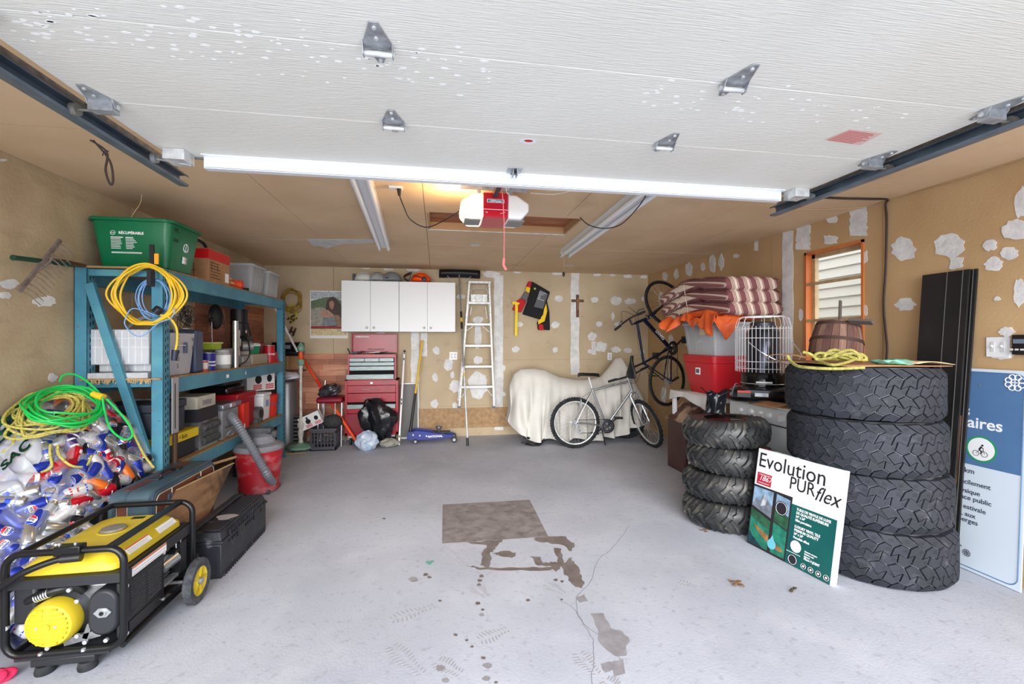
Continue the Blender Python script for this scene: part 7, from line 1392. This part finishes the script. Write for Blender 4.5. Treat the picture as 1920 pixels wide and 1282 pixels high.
# ================================================================ DRYER, HEATER, TOTES
t = thing('clothes_dryer', 'white clothes dryer behind the two tire stacks', 'dryer', (2.95, 3.35, 0)); dw = M('appliance white', (226, 228, 230), .3); X0, X1, Y0, Y1 = 2.63, 3.27, 2.97, 3.72
MB().bx(X0, X1, Y0, Y1, .02, .885).build('body', dw, t, bev=.008); MB().bx(X0-.012, X1, Y0-.003, Y1+.003, .885, .90).build('top', dw, t, bev=.004); MB().bx(X0-.014, X0+.0, Y0+.01, Y1-.01, .76, .884).build('control_panel', M('control panel grey white', (206, 210, 212), .3), t, bev=.003); MB().bx(X0-.0145, X0-.006, Y0+.01, Y1-.01, .752, .757).build('panel_gap', dark, t)
for y, z, r_ in ((3.08, .82, .03), (3.21, .825, .02), (3.31, .83, .013), (3.42, .825, .02), (3.55, .82, .016)): k_ = MB().cyl((X0-.014, y, z), (X0-.034, y, z), r_, r_*.85, 20).build('knob', dw, t); MB().torus((X0-.0145, y, z), (1, 0, 0), r_*1.25, .0018, 24, 5).build('dial_ring', M('socket grey', None), k_)
t = thing('cardboard_scrap', 'torn cardboard pieces under the kerosene heater on the dryer', 'cardboard', (2.8, 3.4, .902)); b = MB().grid(lambda u, v: (2.60+.55*u, 3.05+.62*v, .904+.004*sin(5*u)), 8, 8); b.build('sheet', card, t, solid=.003); b = MB().grid(lambda u, v: (2.55+.16*u, 3.08+.3*v, .912-.02*(1-u)**2+.01), 6, 6); b.build('torn_flap', card, t, solid=.003)
hx, hy, hz = 2.80, 3.52, .914
t = thing('kerosene_heater', 'round black kerosene heater with a chrome wire cage on the dryer', 'heater', (hx, hy, hz)); t.rotation_euler.z = -.62; hg_ = blkg
shell([rr(.50, .40, .14, 0, 8), rr(.52, .42, .15, .02, 8), rr(.52, .42, .15, .09, 8), rr(.46, .36, .13, .115, 8), rr(.40, .32, .12, .12, 8)], (hx, hy, hz), True, True).build('base', hg_, t); MB().lathe([(.30, .0), (.30, .008), (.0, .008)], (hx, hy, hz-.004), n=40).build('drip_tray', M('black metal tray', (30, 30, 32), .4), t)
MB().lathe([(.175, .115), (.175, .22), (.165, .235), (.10, .24)], (hx, hy, hz), n=36).build('burner_collar', M('smoked black enamel', (24, 24, 28), .12, .3), t); MB().torus((hx, hy, hz+.14), (0, 0, 1), .177, .004, 36, 6).build('collar_ring', chrome, t)
MB().lathe([(.13, .235), (.13, .58), (.12, .60), (.0, .60)], (hx, hy, hz), n=36).build('combustion_cylinder', M('blued steel drum', (44, 46, 58), .22, .8, (66, 68, 78), 6, (1, 1, .1)), t); MB().lathe([(.10, .60), (.10, .66), (.085, .67), (.0, .67)], (hx, hy, hz), n=28).build('inner_dome', M('dark steel arm', None), t)
cwire = M('bright plated wire', (236, 237, 240), .3, .25); b = MB(); NW = 44; cb, ctp = .27, .63; crd = .215
for i in range(NW): a = 2*pi*i/NW; b.tube([(hx+crd*cos(a), hy+crd*sin(a), hz+cb-.03), (hx+crd*cos(a), hy+crd*sin(a), hz+ctp)], .0024, 5)
b.build('cage_wire', cwire, t)['kind'] = 'stuff'; b = MB()
for z in (cb, cb+.06, cb+.26, ctp-.02): b.torus((hx, hy, hz+z), (0, 0, 1), crd, .0028, 40, 5)
b.torus((hx, hy, hz+ctp+.085), (0, 0, 1), .16, .003, 36, 5).build('cage_ring', cwire, t); b = MB()
for i in range(16): a = 2*pi*i/16; b.tube([(hx+crd*cos(a), hy+crd*sin(a), hz+ctp), (hx+.195*cos(a), hy+.195*sin(a), hz+ctp+.07), (hx+.16*cos(a), hy+.16*sin(a), hz+ctp+.085)], .0022, 5)
for i in range(6): yy = -.14+i*.056; xx = sqrt(.16**2-yy**2); b.tube([(hx-xx, hy+yy, hz+ctp+.087), (hx+xx, hy+yy, hz+ctp+.087)], .002, 5)
b.build('cage_top', cwire, t); MB().tube(cr([(hx-.12, hy-.17, hz+.50), (hx-.02, hy-.225, hz+.41), (hx+.12, hy-.20, hz+.33), (hx+.2, hy-.10, hz+.31), (hx+.28, hy-.02, hz+.37), (hx+.27, hy+.02, hz+.42), (hx+.22, hy+.03, hz+.50)], 5), .004, 6).build('carry_handle', chrome, t)
MB().tube(cr([(hx-.245, hy-.19, hz+.05), (hx-.22, hy-.19, hz+.13), (hx-.2, hy-.17, hz+.14)], 4), .003, 5).build('wire_catch', chrome, t)
MB().bx(hx-.20, hx-.10, hy-.2115, hy-.2095, hz+.03, hz+.085).build('spec_label', M('dark grey box', None), t); MB().bx(hx-.20, hx-.10, hy-.2122, hy-.2115, hz+.068, hz+.085).build('orange_label', M('orange red plastic', None), t); MB().bx(hx-.07, hx+.03, hy-.212, hy-.2095, hz+.04, hz+.07).build('silver_label', steel, t); MB().bx(hx-.06, hx+.06, hy-.185, hy-.165, hz+.15, hz+.163).build('gauge', alu, t); MB().cyl((hx+.19, hy-.12, hz+.1), (hx+.19, hy-.12, hz+.14), .02, n=14).build('fuel_cap', blk, t)
# table and totes behind
t = thing('white_table', 'white plastic table with a cloth carrying the red tote', 'table', (2.95, 4.4, 0)); tx0, tx1, ty0, ty1, tz = 2.64, 3.27, 3.86, 4.80, .86
MB().bx(tx0, tx1, ty0, ty1, tz-.03, tz).build('tabletop', wht, t, bev=.005)
for x in (tx0+.03, tx1-.03):
    for y in (ty0+.03, ty1-.03): MB().bx(x-.02, x+.02, y-.02, y+.02, 0, tz-.03).build('leg', wht, t, bev=.004)
b = MB().grid(lambda u, v: (tx0-.012-.03*u*abs(sin(v*9)), ty0+(ty1-ty0)*v, tz+.004-.13*u*(.7+.3*sin(v*7))), 8, 40); b.build('hanging_cloth', M('white cloth', (214, 212, 212), .8), t, solid=.002); b = MB().grid(lambda u, v: (tx0-.012+.6*u, ty0+(ty1-ty0)*v, tz+.004), 4, 4); b.build('cloth_top', M('white cloth', None), t, solid=.002)
def rtote(x, y, z, w0, d0, w1, d1, h_):
    t = thing('red_tote', 'bright red plastic tote with a lid line and square label', 'tote', (x, y, z)); t['label'] = 'bright red storage tote standing on the white table under the clear one'
    shell([rr(w0, d0, .05, 0), rr(w0+.01, d0+.01, .05, .01), rr(w1, d1, .05, h_*.72), rr(w1, d1, .05, h_*.8), rr(w1+.02, d1+.02, .05, h_*.82), rr(w1+.02, d1+.02, .05, h_*.93)], (x, y, z), True, True).build('body', redpl, t); shell([rr(w1+.04, d1+.04, .06, h_*.93), rr(w1+.04, d1+.04, .06, h_), rr(w1, d1, .05, h_+.004)], (x, y, z), True, True).build('lid', redpl, t)
    MB().bx(x-w1/2-.003, x-w1/2+.004, y-.05, y+.03, z+h_*.5, z+h_*.68).build('label', whp, t); MB().bx(x-w1/2-.0036, x-w1/2-.003, y-.04, y+.02, z+h_*.54, z+h_*.64).build('label_picture', M('grey care print', None), t); return t
rtote(2.98, 4.38, tz+.006, .44, .46, .54, .56, .40)
ct_ = ctote('clear_tote', 'large clear tote of bedding on top of the red tote', 2.97, 4.38, tz+.41, .44, .50, .52, .58, .34, mat=M('thick milky plastic', (206, 212, 218), .3, 0, alpha=.6), contents=None, ribs=4)
o = bagmesh((2.96, 4.38, tz+.57), (.22, .25, .14), 41, .15).build('bedding', M('white bedding', (210, 208, 206), .9), ct_); MB().bx(2.70, 2.703, 4.22, 4.32, tz+.62, tz+.70).build('tape_label', M('masking tape', (206, 190, 150), .8), ct_); text('Mix', .03, F3((2.7015, 4.30, tz+.66), (0, -1, 0), (0, 0, 1)), ink, ct_, name='marker_writing')
# tarp
otm = M('orange tarpaulin', (230, 102, 42), .5, 0, (206, 84, 34), 8, bump=.6, bs=12); t = thing('orange_tarp', 'crumpled orange tarpaulin squeezed between the clear tote and cushions', 'tarp', (2.95, 4.35, 1.62))
b = bagmesh((2.97, 4.36, 1.69), (.31, .42, .075), 55, .2, 44, 20); b.build('folded_body', otm, t)
def clothf(u, v):
    y = 4.86-.92*u; out = .13*math.exp(-((u-.05)/.06)**2)+.11*math.exp(-((u-.20)/.045)**2)+.01*sin(u*40); drop = .05+.04*sin(u*19)**2+.17*math.exp(-((u-.86)/.09)**2)+.09*math.exp(-((u-.20)/.05)**2)
    if v < .6: x = 3.24-.60*v/.6; z = 1.665+.035*sin(u*13+v*5)+.02*sin(u*31-v*9)+.02*(1-v)
    else: q = (v-.6)/.4; x = 2.64-.012-out*q+.012*sin(u*50)*q; z = 1.665+.035*sin(u*13+3)+.02*sin(u*31-5.4)+.008-drop*q**1.3
    return V((x, y, z))
MB().grid(clothf, 90, 26).build('draped_sheet', otm, t, solid=.003, smooth=60)
fr_h = MB().grid(lambda u, v: V((2.66+.34*u+.02*sin(v*8), 4.00-.02*v-.015*sin(u*14)*v, 1.68-.24*v*(math.exp(-((u-.30)/.34)**2))-.02*sin(u*9))), 24, 14); fr_h.build('front_fold', otm, t, solid=.003, smooth=60)
# striped cushions
def cushion(z, xo, lab_, k):
    t = thing('striped_cushion', lab_, 'cushion', (2.98+xo, 4.3, z), group='stack of striped lounger cushions'); W_, TH_ = .57, .138; pth = cr([(0, 3.86, z+.0), (0, 4.15, z+.035), (0, 4.50, z+.055), (0, 4.75, z+.0), (0, 5.02, z-.075)], 12); n = len(pth); nv = 28; rows = []
    for i, p in enumerate(pth):
        f_ = i/(n-1); seg = abs(sin(pi*f_*3.0)); puff = .72+.28*min(1, seg*2.2); endr = min(1, .7+f_*9)*min(1, .6+(1-f_)*9); ring = []; xs_ = xo-.06*f_
        for j in range(nv):
            a = 2*pi*j/nv; c_, s_ = cos(a), sin(a); ring.append(V((2.985+xs_+W_/2*math.copysign(abs(c_)**.35, c_), p.y, p.z+TH_/2*puff*endr*math.copysign(abs(s_)**.6, s_))))
        rows.append(ring)
    shell(rows, (0, 0, 0), True, True).build('pad', strp, t, smooth=60); d_ = pth[int(n*.55)]; b = MB()
    b.tube(cr([(2.985+xo-.31, d_.y, d_.z+.03), (2.985+xo-.34, d_.y-.05, d_.z-.02), (2.985+xo-.33, d_.y-.06, d_.z-.10)], 4), .004, 5).build('tie_cord', M('cream tie', (206, 186, 170), .8), t)
    b = MB()
    for s_ in (-1, 1):
        for zz in (-.4, .4): b.tube([V((2.985+xo-.06*(i/(n-1))+s_*(W_/2-.006), p.y, p.z+TH_*zz*(.62+.38*min(1, abs(sin(pi*i/(n-1)*3))*2.2)))) for i, p in enumerate(pth)][1:-1], .005, 5)
    b.build('piping', M('cushion maroon', (120, 72, 74), .8), t); return t
strp = bpy.data.materials.new('maroon and cream stripes'); strp.use_nodes = True; nt = strp.node_tree; N = nt.nodes; L = nt.links; tc = N.new('ShaderNodeTexCoord'); sp_ = N.new('ShaderNodeSeparateXYZ'); m1 = N.new('ShaderNodeMath'); m1.operation = 'MULTIPLY_ADD'; m1.inputs[1].default_value = 1.0
m2 = N.new('ShaderNodeMath'); m2.operation = 'MULTIPLY'; m2.inputs[1].default_value = 7.5; m3 = N.new('ShaderNodeMath'); m3.operation = 'FRACT'; rp = N.new('ShaderNodeValToRGB'); rp.color_ramp.interpolation = 'CONSTANT'
cols = ((0, (120, 72, 74)), (.34, (206, 186, 170)), (.40, (132, 84, 84)), (.46, (206, 186, 170)), (.52, (132, 84, 84)), (.58, (214, 198, 182)), (.80, (132, 84, 84)), (.86, (206, 186, 170)), (.90, (120, 72, 74)))
e = rp.color_ramp.elements; e[0].position = 0; e[0].color = lin(cols[0][1]); e[1].position = cols[1][0]; e[1].color = lin(cols[1][1])
for p_, c_ in cols[2:]: q = e.new(p_); q.color = lin(c_)
mz = N.new('ShaderNodeMath'); mz.operation = 'MULTIPLY'; mz.inputs[1].default_value = .3
for a, c in ((tc.outputs['Object'], sp_.inputs[0]), (sp_.outputs[2], mz.inputs[0]), (sp_.outputs[0], m1.inputs[0]), (mz.outputs[0], m1.inputs[2]), (m1.outputs[0], m2.inputs[0]), (m2.outputs[0], m3.inputs[0]), (m3.outputs[0], rp.inputs[0]), (rp.outputs[0], N['Principled BSDF'].inputs['Base Color'])): L.new(a, c)
N['Principled BSDF'].inputs['Roughness'].default_value = .85
for k, (z, xo, l_) in enumerate(((1.725, .02, 'bottom striped cushion of the stack, resting on the orange tarp'), (1.845, .0, 'middle maroon and cream striped cushion'), (1.965, -.02, 'topmost maroon and cream striped cushion, nearest the ceiling'))): cushion(z, xo, l_, k)
# brown cabinet with peeling slanted top
t = thing('brown_bin', 'brown wooden bin with a peeling slanted lid behind the quad tires', 'bin', (2.85, 4.6, 0)); bb_ = M('dark brown paint', (84, 56, 52), .5, 0, (70, 46, 42), 4); pe = M('peeling brown paint', (96, 62, 52), .6, 0, (190, 160, 136), 7, lo=.5, hi=.58)
MB().bx(2.60, 2.98, 4.42, 4.80, 0, .54).build('body', bb_, t, bev=.004); MB().prism([(2.575, 4.40, .54), (2.62, 4.40, .56), (2.80, 4.40, .72), (2.80, 4.40, .70), (2.60, 4.40, .53)], (0, .42, 0)).build('slanted_lid', pe, t); MB().prism([(2.60, 4.42, .54), (2.80, 4.42, .70), (2.98, 4.42, .70), (2.98, 4.42, .54)], (0, .38, 0)).build('gable', bb_, t); MB().lathe([(0, 0), (.09, 0), (.09, .03), (0, .03)], (2.82, 4.56, .70), n=24).build('round_cap', bb_, t); MB().bx(2.595, 2.60, 4.44, 4.78, .0, .12).build('plinth', bb_, t)
tag(MB().bx(2.585, 2.64, 4.30, 4.345, 0, .5).build('white_board', dw, bev=.003), 'narrow white board standing between the brown bin and quad tires', 'board')
# ================================================================ COVERED MOTORCYCLE
t = thing('covered_motorcycle', 'motorcycle under a draped off-white sheet against the back wall', 'motorcycle', (2.0, 6.3, 0)); shm = M('off white dust sheet', (216, 214, 208), .85, 0, (204, 202, 196), 4, bump=.08, bs=8)
hp_ = ((0, .80), (.03, .95), (.08, 1.02), (.17, 1.03), (.26, 1.0), (.36, .90), (.48, .86), (.6, .86), (.68, .90), (.74, 1.03), (.79, 1.16), (.83, 1.18), (.87, 1.08), (.92, .86), (1, .62)); bt_ = ((0, .30), (.05, .12), (.14, .07), (.3, .05), (.5, .05), (.7, .06), (.84, .16), (1, .32))
def sheetf(u, v):
    x = 1.01+2.0*u; Hh = lerp_t(u, hp_); Hb = lerp_t(u, bt_)+.02*sin(u*31); env = max(.12, (1-abs(2*u-1)**7))**.5; w_ = .30*env; c_ = 2*v-1; tt = abs(c_); sg = 1 if c_ > 0 else -1
    if tt < .3: z = Hh-.05*(tt/.3)**2; y = sg*.10*tt/.3*env
    else: q = (tt-.3)/.7; z = (Hh-.05)+(Hb-Hh+.05)*q; y = sg*(.10*env+w_*(q**.55)*.8); fold = .05*q*(sin(u*52+2.2*sin(u*9)-q*3)+.6*sin(u*97+q*5)+.5*sin(u*23-q*6)); y += sg*fold; x += .03*q*sin(u*60+q*4)
    if u < .12: x -= .02*(.12-u)*8*tt
    return V((x, 6.30+y, z))
b = MB().grid(sheetf, 150, 48)
for s_ in (0, 1):   # close the ends
    vs = [sheetf(s_, j/20) for j in range(21)]; b.add(vs, [tuple(range(21))])
b.build('dust_sheet', shm, t, smooth=70)
for x, r_ in ((1.40, .28), (2.72, .30)): w_ = MB().lathe([(r_-.09, -.05), (r_-.02, -.06), (r_, -.03), (r_, .03), (r_-.02, .06), (r_-.09, .05)], (x, 6.22, r_), (0, 1, 0), 36, True).build('wheel', blkm, t); MB().cyl((x, 6.20, r_), (x, 6.24, r_), r_-.09, n=24).build('hub', M('dark steel arm', None), w_)
MB().bar((1.18, 6.05, .10), (1.42, 6.10, .05), .05, .03).bar((1.12, 6.0, .04), (1.4, 6.0, .03), .02, .02).tube(cr([(1.18, 6.0, .02), (1.25, 5.95, .03), (1.35, 5.97, .02), (1.42, 6.05, .08), (1.38, 6.12, .16)], 4), .014, 8).build('stand', blk, t); MB().tube(cr([(1.2, 5.99, .015), (1.28, 5.93, .012), (1.38, 5.95, .02), (1.45, 6.02, .1)], 6), .009, 6).build('chain', M('dark steel arm', None), t)
o = MB().tube(cr([(3.0, 6.28, .06), (2.98, 6.26, .3)], 3), .02, 8).build('side_peg', blk, t)
# ================================================================ BICYCLES
def bike(name, label, Mx, fm_m, steer, tirew, knob, WR=.335, rimm=None, saddle=.965, txt=None):
    t = thing(name, label, 'bicycle', Mx=Mx); W_ = dict(world=False); rimm = rimm or alu
    A = lambda x, z, y=0: V((x, y, z)); rh, bbk, sc_, st = A(0, WR), A(.43, .285), A(.245, .76), A(.195, saddle-.03); ht, hb = A(.745, .90), A(.80, .735); fh = A(1.02, WR)
    ax = (ht-hb).normalized(); RS = Matrix.Translation(hb) @ Matrix.Rotation(steer, 4, ax) @ Matrix.Translation(-hb); S = lambda p: RS @ V(p)
    MB().cyl(sc_, ht-ax*.03, .016, n=12).cyl(hb+ax*.02, bbk, .0185 if rimm is alu else .026, n=12).cyl(bbk, sc_+(sc_-bbk)*.06, .015, n=12).cyl(hb-ax*.01, ht+ax*.0, .019, n=12).cyl(bbk-V((0, .035, 0)), bbk+V((0, .035, 0)), .021, n=12).build('frame', fm_m, t, **W_)
    b = MB()
    for s_ in (-1, 1): b.tube([bbk+V((-.03, s_*.02, 0)), V((.2, s_*.045, WR-.02)), rh+V((0, s_*.06, 0))], .009, 8).tube([sc_+V((0, s_*.015, 0)), V((.12, s_*.04, .55)), rh+V((0, s_*.06, 0))], .007, 8)
    b.build('rear_stays', fm_m, t, **W_); b = MB()
    for s_ in (-1, 1): b.tube([S(hb+V((-.0, s_*.02, -.02))), S(hb+V((.01, s_*.05, -.05))), S(V((.93, s_*.052, .5))), S(fh+V((0, s_*.052, 0)))], [.014, .014, .011, .008], 8)
    b.tube([S(hb+V((0, -.05, -.03))), S(hb+V((0, .05, -.03)))], .013, 8).build('fork', fm_m, t, **W_)
    def wheel(c, Sf, nm):
        w_ = MB().lathe([(WR-tirew*1.9+.0, -.010), (WR-tirew*.9, -tirew*.95), (WR-.004, -tirew*.55), (WR, 0), (WR-.004, tirew*.55), (WR-tirew*.9, tirew*.95), (WR-tirew*1.9, .010)], c, (0, 1, 0), 48, True)
        if knob:
            for i in range(60): a = 2*pi*i/60; w_.box(V(c)+V(((WR+.001)*cos(a), (.009 if i % 2 else -.009), -(WR+.001)*sin(a))), (.008, .014, .013), Matrix.Rotation(a, 3, 'Y'))
        w_.v = [Sf(p) for p in w_.v]; w_ = w_.build(nm, blkm, t, **W_); r_ = WR-tirew*1.75; b = MB().lathe([(r_, -.011), (r_, .011), (r_-.016, .008), (r_-.016, -.008)], c, (0, 1, 0), 48, True); b.v = [Sf(p) for p in b.v]; b.build('rim', rimm, w_, **W_); b = MB()
        for i in range(32): a = 2*pi*i/32; a2 = a+(.5 if (i//2) % 2 else -.5); s_ = 1 if i % 2 else -1; b.tube([Sf(V(c)+V((.022*cos(a2), s_*.028, .022*sin(a2)))), Sf(V(c)+V(((r_-.01)*cos(a), 0, (r_-.01)*sin(a))))], .0013, 4)
        b.build('spokes', chrome if rimm is alu else steel, w_, **W_); b = MB().cyl(V(c)-V((0, .055, 0)), V(c)+V((0, .055, 0)), .013, n=12); b.v = [Sf(p) for p in b.v]; b.build('hub', steel, w_, **W_)
    wheel(rh, lambda p: V(p), 'rear_wheel'); wheel(fh, S, 'front_wheel')
    MB().cyl(sc_, st+V((-.0, 0, -.0)), .0125, n=12).build('seat_post', alu if rimm is alu else blk, t, **W_); sd = MB(); rows = []
    for i, (x, w_, z) in enumerate(((-.14, .045, .0), (-.13, .075, .012), (-.07, .08, .014), (0, .05, .01), (.07, .022, .008), (.13, .016, .002), (.145, .006, -.006))): rows.append([V((st.x+x, w_*math.copysign(abs(cos(a))**.8, cos(a)), st.z+.025+z+.022*sin(a)*(1 if sin(a) > 0 else 1.1))) for a in [2*pi*j/16 for j in range(16)]])
    shell(rows, (0, 0, 0), True, True).build('saddle', blk, t, **W_, smooth=60)
    MB().tube([S(ht+ax*0), S(ht+ax*.06), S(ht+ax*.07+V((.08, 0, .01)))], .014, 10).build('stem', fm_m if rimm is alu else blk, t, **W_); hc = ht+ax*.07+V((.08, 0, .01)); hb_ = MB().tube(cr([S(hc+V((-.03, s_*.30, .01)) if abs(s_) == 1 else hc+V((0, s_*.2, 0))) for s_ in (-1, -.4, .4, 1)], 4), .0115, 10).build('handlebar', blk, t, **W_)
    for s_ in (-1, 1): MB().cyl(S(hc+V((-.018, s_*.19, .008))), S(hc+V((-.03, s_*.31, .012))), .0165, n=12).build('grip', blkm, t, **W_); MB().tube([S(hc+V((-.0, s_*.15, .0))), S(hc+V((.045, s_*.18, -.02))), S(hc+V((.03, s_*.26, -.03)))], .005, 6).build('brake_lever', blk if rimm is not alu else steel, t, **W_)
    b = MB()
    for s_ in (-1, 1): b.tube(cr([S(hc+V((.03, s_*.14, 0))), S(hc+V((.13, s_*.07, .03))), S(hc+V((.06, s_*.03, -.10))), ht-ax*.04+V((.0, s_*.02, 0))], 5), .0025, 5)
    b.tube(cr([ht-ax*.05+V((-.03, .02, -.02)), V((.5, .02, .84)), V((.27, .02, .76)), V((.1, .02, .66))], 4), .0022, 5).build('brake_cable', blk, t, **W_)
    cr2 = MB().lathe([(.088, -.003), (.093, 0), (.088, .003), (.070, .003), (.070, -.003)], bbk+V((0, -.05, 0)), (0, 1, 0), 40, True).lathe([(.068, -.002), (.068, .002), (.05, .002), (.05, -.002)], bbk+V((0, -.042, 0)), (0, 1, 0), 30, True)
    for k in range(5): a = 2*pi*k/5; cr2.bar(bbk+V((.01*cos(a), -.05, .01*sin(a))), bbk+V((.08*cos(a), -.05, .08*sin(a))), .014, .005, up=(0, 1, 0))
    cr2.build('chainring', M('dark steel arm', None), t, **W_); ca = radians_c = -.75 if rimm is alu else .9
    for s_ in (-1, 1):
        q = bbk+V((.17*cos(ca)*-s_, s_*.07, -.17*sin(ca)*-s_)); k_ = MB().bar(bbk+V((0, s_*.065, 0)), q, .02, .012, up=(0, 1, 0)).build('crank', M('dark steel arm', None), t, **W_); MB().box(q+V((0, s_*.055, 0)), (.09, .085, .025)).build('pedal', blk, k_, **W_)
    b = MB().tube([bbk+V((0, -.05, .09)), rh+V((0, -.045, .04)), rh+V((-.04, -.045, 0)), rh+V((-.0, -.045, -.04)), V((.05, -.048, WR-.1)), V((.04, -.048, WR-.14)), V((.1, -.05, WR-.13)), bbk+V((0, -.05, -.09)), bbk+V((.09, -.05, 0))], .004, 5, True); b.build('chain', M('dark steel arm', None), t, **W_)
    b = MB()
    for r_, y in ((.045, -.045), (.037, -.04), (.03, -.035)): b.cyl(rh+V((0, y-.002, 0)), rh+V((0, y+.002, 0)), r_, n=24)
    b.build('cassette', steel, t, **W_); MB().bar(rh+V((0, -.055, -.03)), V((.045, -.055, WR-.15)), .025, .012, up=(0, 1, 0)).build('derailleur', steel if rimm is alu else blk, t, **W_)
    for p_, Sf in ((V((.075, 0, .58)), lambda p: V(p)), (V((.86, 0, .62)), S)):
        b = MB()
        for s_ in (-1, 1): b.bar(Sf(p_+V((0, s_*.035, -.05))), Sf(p_+V((-.0, s_*.035, .06))), .012, .012, up=(0, 1, 0))
        b.tube([Sf(p_+V((0, -.035, .06))), Sf(p_+V((0, 0, .10))), Sf(p_+V((0, .035, .06)))], .002, 5).build('brake_arms', blk if rimm is not alu else steel, t, **W_)
    if txt: s_, c_, sz = txt; dn = (hb-bbk).normalized(); text_m = F3(bbk+dn*.18+V((0, c_*.0265, 0)), dn, V((0, c_, 0)).cross(dn)); m_ = textmb(s_, sz, text_m, off=.0012); m_.build('frame_lettering', whp if rimm is not alu else ink, t, world=False, smooth=0)
    return t
cf = M('silver bike paint', (176, 180, 184), .25, .7)
Mx = F3((1.800, 5.742, .0), (1.024, -.04, 0), (.04, 1.024, 0)) @ Matrix.Rotation(-.05, 4, 'X'); tb_ = bike('mountain_bike', 'silver mountain bike standing in front of the covered motorcycle', Mx, cf, -1.45, .026, True)
MB().tube([(.36, .0, .26), (.44, .09, .01)], .007, 8).build('kickstand', blk, tb_, world=False)
# hanging bike: x axis of the bike points up, its top side points out from the right wall
zx = V((0, 0, 1)); zz = V((-.94, -.34, 0)).normalized(); yy = zz.cross(zx); Mh = Matrix.Identity(4)
hub = V((2.975, 5.50, .895)); o_ = hub-zz*.335
for i, q in enumerate((zx, yy, zz, o_)):
    for j in range(3): Mh[j][i] = q[j]
nb_ = M('navy bike paint', (22, 28, 52), .3, .3); hb2 = bike('road_bike', 'dark blue road bicycle hung vertically by its front wheel in the right corner', Mh, nb_, .35, .016, False, rimm=M('black rim', (26, 26, 28), .35, .4), txt=('GIANT', -1, .062))
tag(MB().tube(cr([(XR-.002, 5.62, 2.16), (3.24, 5.60, 2.17), (3.16, 5.57, 2.12), (3.14, 5.56, 2.06)], 4), .008, 8).build('wall_hook', blk), 'black hook on the right wall holding the front wheel of the hanging bicycle', 'hook')
